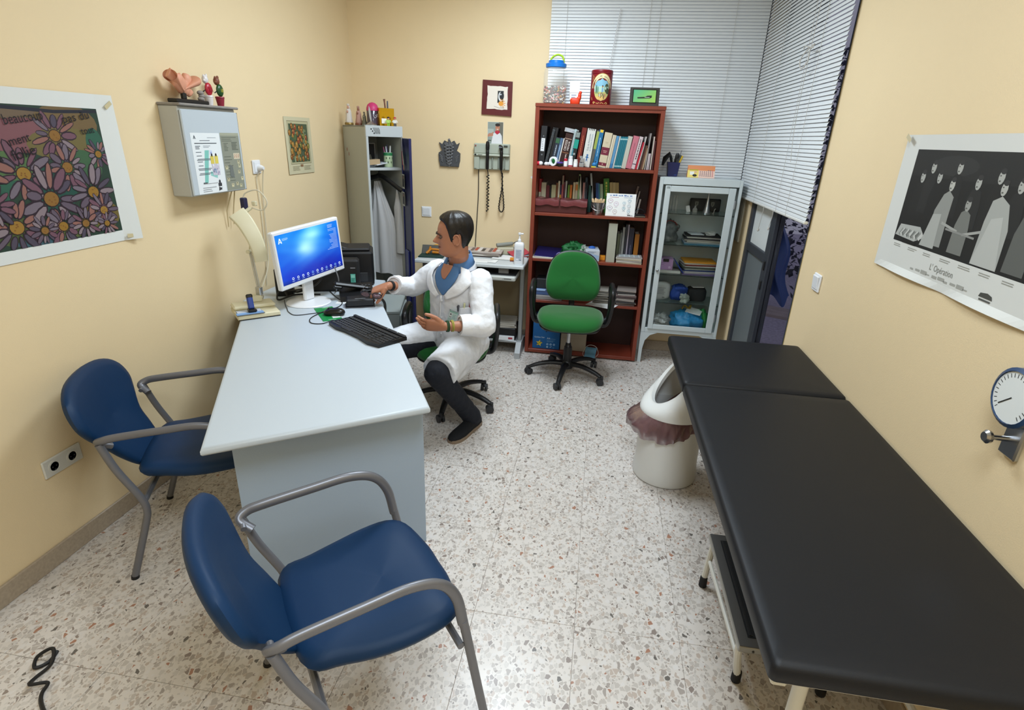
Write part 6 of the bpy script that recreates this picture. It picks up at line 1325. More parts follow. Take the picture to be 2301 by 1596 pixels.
p.poly([(-.012, .05), (.006, .052), (.004, .078), (-.014, .076)], '8a2028'); p.poly([(-.010, .055), (-.002, .056), (-.003, .07), (-.011, .07)], 'a9b8b8'); p.poly([(.005, .08), (.018, .085), (.016, .11), (.008, .112)], '6f9cc0'); p.disc(.012, .12, .006, .007, '3a2420', 10); p.disc(.011, .117, .005, .005, 'c49a7a', 8)
p.poly([(.004, .08), (.018, .078), (.03, .05), (.022, .045), (.012, .065), (-.002, .062)], '7a6a4a'); p.line([(.02, .05), (.026, .038)], .004, '4a2a1c'); p.line([(.008, .06), (.0, .045)], .004, '4a3a2a'); p.poly([(.028, .055), (.036, .056), (.034, .075), (.028, .073)], 'b86a5a')
tx_ = 'BARQUILLOS ARTESANOS'; n_ = len(tx_)
for i, chh in enumerate(tx_):
    if chh == ' ': continue
    a = 176-172*i/(n_-1); r = .0625; p.text(chh, cx_+r*cos(R(a))-.0035*sin(R(a)), cy_+r*1.33*sin(R(a))-.0,   .0088, '3a1c18', a-90, None, .0016)
for pts in ([(-.055, .012), (-.048, .022), (-.040, .012), (-.05, .008), (-.035, .02)], [(-.03, .012), (-.015, .009), (-.005, .014)], [(.0, .010), (.014, .014), (.026, .008)], [(.032, .008), (.045, .018), (.055, .010), (.042, .006)], [(-.068, .16), (-.06, .18), (-.066, .19)], [(-.07, .05), (-.062, .03)]): p.line(pts, .0035, 'd8b068', .0008)
ring(cx_, cy_, .0775, .079, 'c9963c', 5, 175); p.build('printed_picture', t, material=GLOSSY)
t = thing('digital_frame', 'dark grey digital frame with a green lit screen atop the bookcase', 'display', (.245, 4.455, zt_), 4, rot=(R(-10), 0, R(4)))
bx(-.104, .104, 0, .02, 0, .13, b=.004).build('housing', mat('frame_grey', '3c3a36', .4), t); bx(-.092, .092, .02, .05, 0, .05, b=.004).build('stand', BLACK, t)
bx(-.086, .084, -.002, .001, .024, .116, b=.001).build('bezel', mat('black_gloss'), t)
p = PR(); nu, nv = 14, 8
for j in range(nv):
    for i in range(nu):
        u0, v0 = -.080+.158*i/nu, .029+.082*j/nv; e = i/nu+.6*(1-j/nv); p.rect(u0, v0, u0+.158/nu, v0+.082/nv, tuple(a+(b-a)*min(1, e/1.4) for a, b in zip((.30, .66, .52), (.54, .72, .34))), .0002)
p.poly([(-.052, .062), (.004, .066), (.018, .074), (.05, .076), (.05, .062), (.038, .056), (-.05, .053)], '1c2420', .0004); p.rect(.0, .060, .035, .064, '9aa89c', .0005); p.rect(.01, .034, .035, .036, '8aa88a', .0004); p.build('screen', t, loc=(0, -.0022, 0), material=SCREEN)
# ---------------------------------------------------------------- glass fronted instrument cabinet
VW = mat('white_enamel', 'c6cfd1', .3, noise=.03, nscale=10); VI = mat('enamel_inside', '8c8f86', .5)
vt = thing('instrument_cabinet', 'white metal instrument cabinet with a glass door beside the bookcase', 'cabinet', (.71, 4.53, 0))
VX0, VX1, VF, VB, Vz0, Vz1 = .415, 1.005, 4.375, 4.68, .262, 1.462
m = MB()
m.box(VX0, VX0+.016, VF, VB, Vz0, Vz1, b=.003).box(VX1-.016, VX1, VF, VB, Vz0, Vz1, b=.003).box(VX0, VX1, VF, VB, Vz1-.016, Vz1, b=.006).box(VX0, VX1, VF, VB, Vz0, Vz0+.018, b=.003).box(VX0+.016, VX1-.016, VB-.006, VB, Vz0, Vz1)
m.build('carcass', VW, vt, world=True)
m = MB()
for a in ((VX0, VX0+.030, Vz0, Vz1), (VX1-.022, VX1, Vz0, Vz1)): m.box(a[0], a[1], VF-.004, VF+.012, a[2], a[3], b=.003)
m.box(VX0+.03, VX1-.022, VF-.004, VF+.012, Vz1-.052, Vz1, b=.003).box(VX0+.03, VX1-.022, VF-.004, VF+.012, Vz0, Vz0+.04, b=.003)
m.build('front_frame', VW, vt, world=True)
d = MB(); DX0, DX1, Dz0, Dz1 = .462, .962, .296, 1.404; gx0, gx1, gz0, gz1 = .502, .912, .335, 1.362
d.box(DX0, gx0, VF-.016, VF-.004, Dz0, Dz1, b=.003).box(gx1, DX1, VF-.016, VF-.004, Dz0, Dz1, b=.003).box(gx0, gx1, VF-.016, VF-.004, Dz0, gz0, b=.003).box(gx0, gx1, VF-.016, VF-.004, gz1, Dz1, b=.003)
dd = d.build('door', VW, vt, world=True)
bx(gx0-.004, gx1+.004, VF-.010, VF-.007, gz0-.004, gz1+.004).build('glass_pane', mat('door_glass', 'f2f5f4', .02, trans=1, ior=1.12), dd, world=True)
m = MB().lathe([(.009, 0), (.011, .006), (.009, .014), (.004, .018)], 14); m.v = [Vector((p.x+.479, VF-.016-p.z, p.y+.775)) for p in m.v]; m.build('knob', mat('chrome_steel'), dd, world=True)
q = PR(); q.rect(0, .008, .022, .012, '4a5250'); [q.rect(.0005+.008*i, 0, .0055+.008*i, .005, '4a5250') for i in range(3)]; q = q.build('maker_plate', dd); q.location = (.472-.71, VF-.0163-4.53, 1.384)
for z in (1.29, .42): m = MB(); m.cyl((DX1+.004, VF-.012, z-.03), (DX1+.004, VF-.012, z+.03), .006, n=10); m.box(DX1-.004, DX1+.014, VF-.010, VF-.003, z-.02, z+.02, b=.002); m.build('hinge', mat('steel_hinge', 'a9adb0', .3, metal=.6), vt, world=True)
for s, x in ((1, VX0), (-1, VX1)):
    poly = [(x, 0), (x+s*.026, 0), (x+s*.028, .12), (x+s*.040, .19), (x+s*.075, .238), (x+s*.13, .262), (x, .262)]
    for y0, y1, nm in ((VF-.004, VF+.02, 'leg'), (VB-.02, VB, 'leg')): MB().prism(poly, y0, y1, 'y').build(nm, VW, vt, world=True)
GSH = mat('shelf_glass', 'cfe0da', .03, trans=.95, ior=1.15)
VS = (1.206, .973, .741, .515)
for z in VS: bx(VX0+.018, VX1-.018, VF+.014, VB-.008, z-.006, z).build('glass_shelf', GSH, vt, world=True)
def inv(name, label, cat, x, y, z, rz=0, group=None, rot=None): return thing(name, label, cat, (x, y, z+.0005), rz, group, rot)
A, B_, C_, D_ = VS; E_ = Vz0+.018
SIL = mat('silver')
t = inv('ear_trumpet', 'tall silver cone shaped instrument on the cabinet\'s top glass shelf', 'instrument', .805, 4.53, A); MB().lathe([(.032, 0), (.030, .006), (.022, .03), (.013, .075), (.006, .13), (.003, .158), (.004, .160)], 20).build('cone', SIL, t)
t = inv('bottle', 'small clear glass bottle left of the silver cone in the cabinet', 'bottle', .715, 4.50, A); MB().lathe([(.016, 0), (.018, .004), (.018, .026), (.010, .036), (.006, .04), (.006, .052)], 16).build('bottle', mat('clear_plastic'), t)
t = inv('label_card', 'small white tag propped left of the clear bottle in the cabinet', 'card', .672, 4.52, A, 0, None, (R(-18), R(-12), 0)); bx(-.014, .014, 0, .002, 0, .048, b=.0008).build('card', mat('white_paper'), t)
t = inv('case', 'black case with two silver crests at the back of the top glass shelf', 'case', .815, 4.63, A); bx(-.125, .105, -.012, .02, 0, .095, b=.006).build('lid', mat('black_case', '17181e', .5), t)
for x in (-.075, .045):
    q = PR(); q.poly([(x-.012, .072), (x+.012, .072), (x+.012, .05), (x, .034), (x-.012, .05)], '8d8d84'); q.poly([(x-.006, .066), (x+.006, .066), (x+.004, .05), (x, .043), (x-.004, .05)], '4a4a48'); q.build('crest', t, loc=(0, -.0125, 0))
t = inv('glassware', 'row of clear glass tubes at the left of the top glass shelf', 'glassware', .545, 4.55, A); [MB().lathe([(.008, 0), (.009, .002), (.009, .115), (.008, .116)], 10, (-.03+.022*i, .012*(i % 2), 0)).build('tube', mat('clear_plastic'), t) for i in range(4)]
t = inv('hook', 'small bent silver instrument right of the silver cone', 'instrument', .852, 4.49, A); MB().tube(crom([(-.008, 0, .003), (0, 0, .004), (.004, 0, .03), (.012, 0, .036)], 4), .003, 6).build('hook', SIL, t)
def stack(name, label, cat, x, y, z, cols_, w, dpt, th, seed, rz=0):
    t = inv(name, label, cat, x, y, z, rz); g = random.Random(seed)
    for i, c in enumerate(cols_):
        o = bx(-w/2+g.uniform(-.008, .008), w/2+g.uniform(-.012, .012), -dpt/2, dpt/2, 0, th*.9, b=.001).build('folder', mat('fld_'+c, c, .55), t); o.location.z = th*i; o.rotation_euler = (0, 0, R(g.uniform(-5, 5)))
    return t
stack('paper_stack', 'stack of dark and pale folders on the second glass shelf', 'papers', .80, 4.51, B_, ('2c6a86', '7a8a90', 'b0aca0', '8f8c84', '1c1c22', 'a6a49c', '15161c'), .27, .19, .0105, 4)
t = inv('paper', 'white plastic sleeve lying on the dark folders in the cabinet', 'paper', .745, 4.48, B_+.0745, 8); bx(-.05, .05, -.05, .06, 0, .006, b=.002).build('sleeve', mat('white_sleeve', 'b5babb', .3), t)
t = inv('cable', 'coiled white cable lying on top of the dark folders', 'cable', .855, 4.49, B_+.075); MB().tube([(.035*cos(a)*(1+.1*sin(3*a)), .045*sin(a), .006+.004*(a/6.28)+.004*sin(2*a)) for a in [i*.3 for i in range(70)]]+[(-.04, -.06, .006), (-.01, -.08, .008), (.02, -.07, .01)], .0035, 6).build('coil', mat('pale_cable', 'b9bab4', .5), t)
t = inv('bag', 'clear bag with a red strap at the left of the second glass shelf', 'bag', .555, 4.53, B_); m = MB().ell((0, 0, .075), (.055, .06, .075), 44, 26, .8).crum(.03, 22, 1); m.build('bag', mat('clear_bag', '8f9694', .25, trans=.6, bump=1, bscale=40), t, 80); MB().tube(crom([(-.05, -.04, .10), (-.03, -.03, .16), (.03, -.02, .15), (.055, -.02, .10)], 5), .008, 6, flat=.4).build('strap', mat('red_strap', '8a2a26', .6), t)
stack('paper_stack', 'stack of coloured folders with an orange one on top, third glass shelf', 'folders', .80, 4.51, C_, ('6a5a8c', '9a96a0', 'b5b3ae', '23366f', '8a8f84', '3f4a3c', 'a9a7a0', '7a2a26', 'b5afa0', 'c8861c'), .25, .19, .0105, 9, 6)
t = inv('folder', 'blue folder leaning on the left of the coloured stack in the cabinet', 'folder', .685, 4.50, C_+.004, 0, None, (0, R(-38), 0)); bx(0, .008, -.07, .09, 0, .11, b=.001).build('cover', mat('blue_folder', '1e3a92', .4), t)
t = inv('glove_box', 'lilac glove box with a black opening on the third glass shelf', 'box', .545, 4.50, C_+.0225); bx(-.06, .06, -.05, .07, 0, .085, b=.002).build('carton', mat('lilac_carton', 'a583ac', .55), t); bx(-.02, .025, -.052, -.049, .062, .0855, b=.001).build('opening', BLACK, t); q = PR(); q.disc(.035, .02, .010, .010, 'c2a8c6', 12); q.lines(-.045, .0, .055, 2, .012, .003, '7a5a84', .3); q.build('print', t, loc=(0, -.0505, 0))
t = inv('box', 'flat white carton under the lilac glove box in the cabinet', 'box', .58, 4.50, C_); bx(-.075, .085, -.07, .08, 0, .022, b=.001).build('carton', mat('pale_carton2', 'b3b3ac', .6), t)
t = inv('bag', 'white printed pharmacy bag at the left of the fourth glass shelf', 'bag', .545, 4.50, D_+.0); MB().pad([(p.x, p.y) for p in crom([(-.06, 0), (.055, 0), (.065, .07), (.06, .135), (-.055, .14), (-.065, .07)], 4, True)], .05, lambda u, v, w: (u+.006*sin(30*v), w*1.4, v+.004*sin(40*u))).build('bag', mat('white_bag', 'b3b6b4', .5, bump=1, bscale=40), t, 80); q = PR(); q.lines(-.035, .035, .10, 5, .012, .003, '6a6e70', .3); q.rect(.01, .02, .03, .024, '30343a'); q.build('print', t, loc=(0, -.038, 0))
t = inv('pouch', 'dark blue pouch in the middle of the fourth glass shelf', 'pouch', .685, 4.52, D_); MB().ell((0, 0, .058), (.058, .05, .058), 40, 24, .55, .6).crum(.022, 26, 3).build('pouch', mat('royal_blue_cloth', '1d3f8f', .7, bump=.6, bscale=60), t)
t = inv('bag', 'small clear plastic bag before the dark blue pouch', 'bag', .725, 4.435, D_); MB().ell((0, 0, .032), (.034, .025, .032), 36, 22, .8).crum(.02, 45, 2).build('bag', mat('clear_crumpled'), t)
t = inv('pouch', 'black zipped case at the right of the fourth glass shelf', 'pouch', .825, 4.53, D_); MB().ell((0, 0, .055), (.075, .05, .055), 40, 24, .4, .4).crum(.006, 20, 7).build('case', mat('black_cloth', '1c1f24', .8), t); t = inv('leaflet', 'pale folded leaflet on the black zipped case', 'leaflet', .83, 4.52, D_+.111, 12); bx(-.045, .045, -.02, .03, 0, .004).build('sheet', mat('white_paper'), t)
t = inv('bag', 'bright blue plastic bag at the bottom of the glass cabinet', 'bag', .775, 4.50, E_); m = MB().ell((0, 0, .07), (.12, .10, .07), 60, 34, .8).crum(.04, 17, 4); m.build('bag', mat('bright_blue_bag', '2f8cc4', .25, bump=1, bscale=30), t, 80)
t = inv('bag', 'green plastic bag right of the bright blue one in the cabinet', 'bag', .895, 4.53, E_); m = MB().ell((0, 0, .08), (.05, .08, .08), 44, 26, .8).crum(.03, 24, 5); m.build('bag', mat('green_plastic_bag', '1f8a3c', .3, bump=1, bscale=30), t, 80)
t = inv('envelope', 'white envelope lying on the blue bag in the cabinet', 'envelope', .82, 4.47, E_+.155, 0, None, (R(14), R(6), R(-20))); bx(-.06, .06, -.04, .05, 0, .004).build('paper', mat('white_paper'), t)
t = inv('strap', 'yellow strap curled above the blue bag in the cabinet', 'strap', .77, 4.50, E_+.16); MB().tube(crom([(-.04, 0, .0), (-.02, .01, .03), (.01, 0, .012), (.03, .02, .035), (.02, -.01, .01)], 5), .007, 6, flat=.5).build('strap', mat('yellow_strap', 'b8902c', .6), t)
t = inv('bag', 'heap of crumpled white plastic at the bottom left of the cabinet', 'bag', .565, 4.50, E_); m = MB().ell((0, 0, .045), (.085, .08, .045), 60, 30, .8).crum(.035, 24, 6); m.build('bag', mat('white_bag'), t, 80)
# on top of the cabinet
Zv = Vz1+.0006
t = thing('pen_cup', 'dark blue square mesh pen cup on the glass cabinet', 'pen cup', (.510, 4.50, Zv)); MB().loft([[(-.034, -.034, 0), (.034, -.034, 0), (.034, .034, 0), (-.034, .034, 0)], [(-.044, -.044, .10), (.044, -.044, .10), (.044, .044, .10), (-.044, .044, .10)], [(-.041, -.041, .10), (.041, -.041, .10), (.041, .041, .10), (-.041, .041, .10)], [(-.032, -.032, .004), (.032, -.032, .004), (.032, .032, .004), (-.032, .032, .004)]]).build('cup', mat('violet_mesh', '1c2150', .45), t, 20)
q = PR(); q.poly([(-.012, .06), (.006, .03), (.022, .07), (.016, .09), (.002, .07), (-.01, .09)], '2f62c0'); q.poly([(-.028, .015), (-.018, .02), (-.014, .08), (-.026, .085)], '5a1c3a'); q.line([(-.022, .02), (.002, .075)], .003, '8a8ea0'); q.poly([(.012, .01), (.03, .012), (.026, .03), (.008, .028)], '2a52a4'); o = q.build('mesh_pattern', t, loc=(0, -.0365, 0), rot=(-5.7, 0, 0))
c0 = Vector((.510, 4.50, Zv))
def incup(name, label, pts, r, m_, cat='pen', flat=1): return tag(MB().tube([c0+Vector(p_) for p_ in pts], r, 8, flat=flat).build(name, m_), label, cat)
incup('glove', 'black flat glove shaped thing flopping over the pen cup edge', [(.0, .0, .05), (-.02, .0, .125), (-.035, .0, .155), (-.065, -.005, .125), (-.075, -.005, .09), (-.078, -.005, .075)], [.012, .022, .028, .024, .014, .010], mat('black_cloth'), 'glove', .55)
incup('scissors', 'scissors with black handles standing in the pen cup', [(.0, .0, .02), (.012, 0, .12), (.02, 0, .145), (.022, 0, .165)], [.005, .009, .014, .008], BLACK, 'scissors')
incup('pen', 'dark marker pen leaning right in the pen cup', [(.01, .01, .02), (.045, .01, .135), (.05, .01, .15)], [.009, .011, .009], mat('slate_pen', '2c3438', .4))
incup('pen', 'thin grey knitting needle like pen in the pen cup', [(.0, .01, .03), (.05, .01, .185)], .0025, mat('grey_pen', '6a6c70', .4))
incup('pen', 'white pen with clip in the pen cup', [(.01, .02, .03), (.033, .02, .155)], .006, mat('white_gloss'))
incup('pen', 'yellow tipped pen at the right of the pen cup', [(.02, .0, .03), (.056, .0, .135), (.06, .0, .145)], [.006, .007, .008], mat('yellow_pen', 'c9a82c', .4))
incup('pen', 'pale grey pen beside the black glove in the pen cup', [(-.01, -.01, .03), (-.012, -.01, .145)], .006, mat('grey_pen2', '9a9c98', .4))
t = thing('desk_calendar', 'small desk calendar with yellow and pink page on the glass cabinet', 'calendar', (.716, 4.50, Zv), -2)
CY = mat('calendar_card', 'd98a5a', .6)
MB().prism([(-.035, 0), (.035, 0), (.002, .084), (-.002, .084)], -.097, .097, 'x').build('stand', CY, t)
p = PR(); w, h = .194, .082; p.rect(-w/2, 0, w/2, h, 'e8c4b4'); p.rect(-w/2, 0, -.018, h, 'e6cf72'); p.rect(-.016, .066, w/2, .073, 'c84a5a'); p.rect(-w/2, h-.004, w/2, h, 'e8e8e2'); p.rect(-.085, .052, -.022, .072, 'b5a23c'); p.rect(-.08, .02, -.05, .044, 'e6e6dc'); p.disc(-.045, .016, .016, .010, '2c2a22', 12); p.disc(-.04, .042, .010, .008, 'd8b08a', 10)
for r_ in range(5):
    for c in range(7):
        if r_ == 0 and c < 4: continue
        p.rect(-.010+.0145*c, .053-.0105*r_, -.003+.0145*c, .0585-.0105*r_, 'c05060' if c == 6 else '6a5a66')
p.build('page', t, loc=(0, -.0360, .0), rot=(-22.5, 0, 0))
MB().tube([(-.09, 0, .086), (.09, 0, .086)], .0028, 6).build('binding', mat('white_wire'), t)
# ---------------------------------------------------------------- the man at the desk
man = thing('person', 'man in a white lab coat and blue shirt sitting at the desk, arm outstretched', 'person', (-.83, 3.20, 0))
SKIN = mat('skin', 'b0785c', .5, noise=.07, nscale=30, bump=.05, bscale=300); SKIN.node_tree.nodes['Principled BSDF'].inputs['Subsurface Weight'].default_value = .08
SKIN.node_tree.nodes['Principled BSDF'].inputs['Subsurface Radius'].default_value = (.02, .008, .005)
HAIR = mat('dark_hair', '17120f', .42, noise=.4, nscale=60, bump=.5, bscale=120)
COAT = mat('white_cotton', 'e6e8ed', .75, bump=.5, bscale=13, bdist=.02); SHIRT = mat('blue_shirt', '4f76a6', .8, bump=.2, bscale=260); TROU = mat('navy_trousers', '141822', .85, bump=.6, bscale=24, bdist=.012)
def V(*a): return Vector(a)
def remesh(o, vox, smooth=3, disp=0, dsize=.05):
    r = o.modifiers.new('r', 'REMESH'); r.mode = 'VOXEL'; r.voxel_size = vox; r.use_smooth_shade = True
    if smooth: s = o.modifiers.new('s', 'SMOOTH'); s.factor = .5; s.iterations = smooth
    if disp:
        t = bpy.data.textures.new('folds', 'CLOUDS'); t.noise_scale = dsize; t.noise_depth = 1
        d = o.modifiers.new('d', 'DISPLACE'); d.texture = t; d.strength = disp; d.mid_level = .5; d.texture_coords = 'LOCAL'
    return o
# joints (metres, room coordinates)
Ls, Rs = V(-.640, 3.035, .930), V(-.940, 3.225, .925)
Le, Lw = V(-.590, 2.905, .700), V(-.775, 2.785, .722)
Re, Rw = V(-1.115, 3.27, .795), V(-1.183, 3.03, .858)
LH, RH = V(-.735, 3.20, .475), V(-.90, 3.29, .475)
LK, LA = V(-.820, 2.745, .455), V(-.672, 2.985, .085)
RK, RA = V(-1.27, 2.98, .455), V(-1.32, 2.86, .09)
HC = V(-.79, 3.05, 1.060)                                # chin level, on the ear axis
FWD = V(-.965, -.26, 0).normalized(); LFT = V(-FWD.y, FWD.x, 0); TILT = R(4)
def headframe():
    f = FWD*cos(TILT)-V(0, 0, 1)*sin(TILT); u = V(0, 0, 1)*cos(TILT)+FWD*sin(TILT)
    return lambda x, y, z: HC+f*x+LFT*y+u*z
HF = headframe()
prof = [  # z, front, back, half width, from below the chin to the crown
    (-.004, .050, -.030, .032), (.004, .070, -.045, .044), (.018, .083, -.055, .054), (.034, .084, -.062, .060), (.052, .081, -.068, .064), (.072, .082, -.078, .068),
    (.095, .083, -.090, .072), (.118, .080, -.098, .075), (.138, .086, -.102, .077), (.160, .084, -.103, .078), (.185, .074, -.098, .075), (.207, .055, -.082, .064), (.222, .032, -.058, .046), (.231, .008, -.03, .024), (.2335, -.006, -.018, .006)]
def pv(z):
    for i in range(len(prof)-1):
        if z <= prof[i+1][0]:
            a, b = prof[i], prof[i+1]; t = (z-a[0])/(b[0]-a[0]); t = max(0, t)
            q = prof[max(0, i-1)], a, b, prof[min(len(prof)-1, i+2)]
            return [.5*(2*q[1][k]+(q[2][k]-q[0][k])*t+(2*q[0][k]-5*q[1][k]+4*q[2][k]-q[3][k])*t*t+(3*q[1][k]-q[0][k]-3*q[2][k]+q[3][k])*t**3) for k in (1, 2, 3)]
    return list(prof[-1][1:])
def G(x, s): return exp(-(x/s)**2)
def head_pt(a, z, off=0):
    f, b, w = pv(z); cx, A = (f+b)/2, (f-b)/2
    c, s = cos(a), sin(a)
    x = cx+(A+off)*math.copysign(abs(c)**.92, c); y = (w+off)*math.copysign(abs(s)**.92, s)
    if c > 0 and off < .003:
        nz = .031*G(z-.083, .013)+.021*G(z-.100, .014)+.010*G(z-.116, .012)
        x += nz*G(y, .0105+.004*G(z-.083, .012))
        x += .006*G(z-.080, .010)*(G(y-.015, .008)+G(y+.015, .008))
        x += .0045*(G(z-.060, .005)+1.1*G(z-.046, .006))*G(y, .022)-.004*G(z-.053, .0028)*G(y, .026)
        x += .008*G(z-.020, .014)*G(y, .022)+.005*G(z-.133, .009)*G(abs(y)-.026, .022)
        x -= .011*G(z-.113, .012)*G(abs(y)-.030, .013)
        x += .004*G(z-.088, .016)*G(abs(y)-.046, .018)
    return HF(x, y, z)
body = MB(); n = 64; rings = []
zs_ = [-.004+(.2375)*(i/70) for i in range(71)]
for z in zs_: rings.append([head_pt(2*pi*j/n, min(z, .2334)) for j in range(n)])
body.loft(rings)
for s in (1, -1):                                        # ears
    c = HF(-.012, s*.077, .098)
    e = MB(); e.ell((0, 0, 0), (.019, .007, .032), 16, 12)
    ex = HF(1, 0, 0)-HF(0, 0, 0); ez = HF(0, 0, 1)-HF(0, 0, 0); sp_ = [c+(ex*(v.x-.10*v.z)+LFT*(s*(v.y+.30*max(0, -v.x)))+ez*v.z) for v in e.v]
    body.add(sp_, e.f)
    rim = [c+ex*(.017*cos(t)-.002)+ez*(.028*sin(t)+.001)+LFT*s*(.010+.004*(cos(t) < 0)) for t in [R(a) for a in range(20, 300, 20)]]
    body.tube(rim, .0045, 6)
NB = V(-.785, 3.125, .985)
body.tube([NB+V(.0, .02, -.05), NB+V(0, .005, .02), HF(-.022, 0, .02), HF(-.03, 0, .06)], [.072, .060, .056, .050], 20)
body.ell(HF(.030, 0, .012), (.045, .045, .022), 16, 10)
def limb(m, pts, n=18):
    """tapered limb with round ends: pts = [(point, radius), ...]"""
    P = [p for p, r in pts]; rr = [r for p, r in pts]
    a, b = P[0]-P[1], P[-1]-P[-2]; a.normalize(); b.normalize()
    PP = [P[0]+a*rr[0]*.95, P[0]+a*rr[0]*.6]+P+[P[-1]+b*rr[-1]*.6, P[-1]+b*rr[-1]*.95]
    rrr = [rr[0]*.25, rr[0]*.8]+rr+[rr[-1]*.8, rr[-1]*.25]
    m.tube(PP, rrr, n)
# trunk, thighs and shanks under the clothes
body.tube([V(-.82, 3.25, .44), V(-.81, 3.22, .60), V(-.80, 3.17, .78), V(-.79, 3.14, .90), V(-.785, 3.13, .98)], [.12, .11, .115, .12, .07], 20)
for s_, e_, w_ in ((Ls, Le, Lw), (Rs, Re, Rw)):
    limb(body, [(s_, .045), (s_.lerp(e_, .5), .042), (e_, .036)]); limb(body, [(e_, .036), (e_.lerp(w_, .3), .036), (e_.lerp(w_, .75), .028), (w_, .0245)])
for h_, k_, a_ in ((LH, LK, LA), (RH, RK, RA)):
    limb(body, [(h_, .07), (k_, .048)]); limb(body, [(k_, .048), (k_.lerp(a_, .35), .046), (a_, .03)])
# hands
def hand(m, wrist, d, nrm, side, curl, spread=1, thumb=(.62, .35), s=1.0, thumb_up=.25):
    """d: wrist to knuckles, nrm: back of the hand, side: towards the thumb"""
    d = d.normalized(); side = (side-d*side.dot(d)).normalized(); nrm = d.cross(side)*(1 if d.cross(side).dot(nrm) > 0 else -1)
    pl = .092*s
    rings = []
    for t, w, th in ((-.12, .024, .019), (.05, .029, .020), (.3, .036, .018), (.6, .041, .016), (.85, .042, .0145), (1.0, .040, .012), (1.07, .036, .006)):
        c = wrist+d*pl*t+side*(.003*t)
        rings.append([c+side*(w*s*math.copysign(abs(cos(a))**.75, cos(a)))+nrm*(th*s*math.copysign(abs(sin(a))**.85, sin(a))) for a in [2*pi*j/20 for j in range(20)]])
    m.loft(rings)
    tips = []
    for i, (o, L, r) in enumerate(((.030, .070, .0088), (.0105, .079, .0092), (-.0095, .073, .0088), (-.0285, .057, .0078))):
        p = wrist+d*pl*(.93-.04*abs(i-1.2))+side*o*s; ang = 0; dirn = (d+side*(.10*(1.3-i))*spread).normalized(); pts = [p-d*.02*s, p]
        for k, fr in enumerate((.45, .30, .25)):
            ang += R(curl[i][k] if isinstance(curl[i], (tuple, list)) else curl[i]*(.7, 1, .8)[k])
            q = dirn*cos(ang)-nrm*sin(ang); p = p+q*L*s*fr; pts.append(p)
        rr = [r*s*1.02, r*s*1.05, r*s, r*s*.93, r*s*.82]
        m.tube(pts[:-1]+[pts[-1]-q*.004, pts[-1], pts[-1]+q*.003*s], rr+[r*s*.60, r*s*.2], 10); tips.append(pts[-1])
    b = wrist+d*pl*.18+side*.022*s-nrm*.004*s
    t1 = b+(d*thumb[0]+side*(1-thumb[0]*.5)+nrm*thumb_up*-1).normalized()*.042*s
    t2 = t1+(d*(thumb[0]+.25)+side*thumb[1]-nrm*thumb_up).normalized()*.034*s; t3 = t2+(d*(thumb[0]+.5)+side*thumb[1]*.5-nrm*thumb_up).normalized()*.026*s
    m.tube([b-d*.015, b, b.lerp(t1, .5), t1, t2, t3, t3+(t3-t2)*.16], [.014*s, .0165*s, .0150*s, .0115*s, .0112*s, .0085*s, .003*s], 12)
    return tips
hand(body, Lw+V(-.01, -.004, 0), V(-.97, -.30, .10), V(-.05, -.75, -.66), V(.05, -.42, .90), ((10, 18, 14), (14, 22, 18), (18, 26, 20), (22, 28, 22)), .8, (.70, .30), 1.0, .12)
hand(body, Rw+V(-.008, -.004, 0), V(-.93, -.16, -.34), V(-.28, -.25, .93), V(.10, -.97, -.22), ((34, 40, 30), (38, 46, 34), (40, 48, 36), (42, 50, 36)), .5, (.75, .10), 1.0, .75)
remesh(body.build('body', SKIN, man, 0, world=True), .0034, 1)
# face details
for s in (1, -1):
    c = HF(.0700, s*.031, .1125); e = MB(); e.ell(c, .0108, 16, 12); eo = e.build('eye', mat('eye_white', '5e4e48', .3), man, world=True)
    MB().ell(c+FWD*.0085+LFT*s*.0, (.0048, .0048, .0048), 12, 8).build('iris', mat('iris', '1c120c', .2), eo, world=True)
    MB().tube([HF(.090, s*.010, .126), HF(.0935, s*.020, .1305), HF(.0895, s*.034, .1325), HF(.076, s*.048, .128)], [.003, .0042, .004, .002], 8, flat=.8).build('eyebrow', HAIR, man, world=True)
    MB().tube([HF(.0795, s*.0185, .113), HF(.0855, s*.025, .1185), HF(.0845, s*.034, .119), HF(.0765, s*.043, .1145)], .0022, 6).build('eyelid', SKIN, man, world=True)
MB().tube([HF(.0710, -.032, .0570), HF(.0850, -.016, .0530), HF(.0880, 0, .0526), HF(.0850, .016, .0530), HF(.0710, .032, .0570)], [.0012, .0026, .0030, .0026, .0012], 6).build('mouth', mat('lips', '6a2c28', .5), man, world=True)
# hair: short, swept back
hl = [(0, .200), (25, .198), (45, .194), (58, .180), (68, .152), (74, .110), (80, .088), (88, .086), (94, .118), (104, .132), (112, .108), (122, .066), (140, .040), (180, .026)]
def hz(a):
    a = abs(math.degrees(a)); a = min(a, 360-a)
    for (x0, y0), (x1, y1) in zip(hl[:-1], hl[1:]):
        if a <= x1: return y0+(y1-y0)*(a-x0)/(x1-x0)
    return hl[-1][1]
hm = MB(); N_ = 96; rings = []
for i in range(30):
    t = i/29; ring = []
    for j in range(N_):
        a = 2*pi*j/N_; z0 = hz(a); z = z0+(.2325-z0)*t
        th = .0035+.0085*min(1, t*3.5)+.006*max(0, z-.15)/.08+.0016*sin(a*15+z*40)+.001*sin(a*41)
        if t == 0: th = .0008
        elif t < .08: th *= .55
        p = head_pt(a, min(z, .2334), max(.0010, th)); p += (HF(0, 0, 1)-HF(0, 0, 0))*(.013*max(0, (z-.15)/.08)*min(1, t*3)); ring.append(p)
    rings.append(ring)
hm.loft(rings)
hm.build('hair', HAIR, man, 70, world=True)
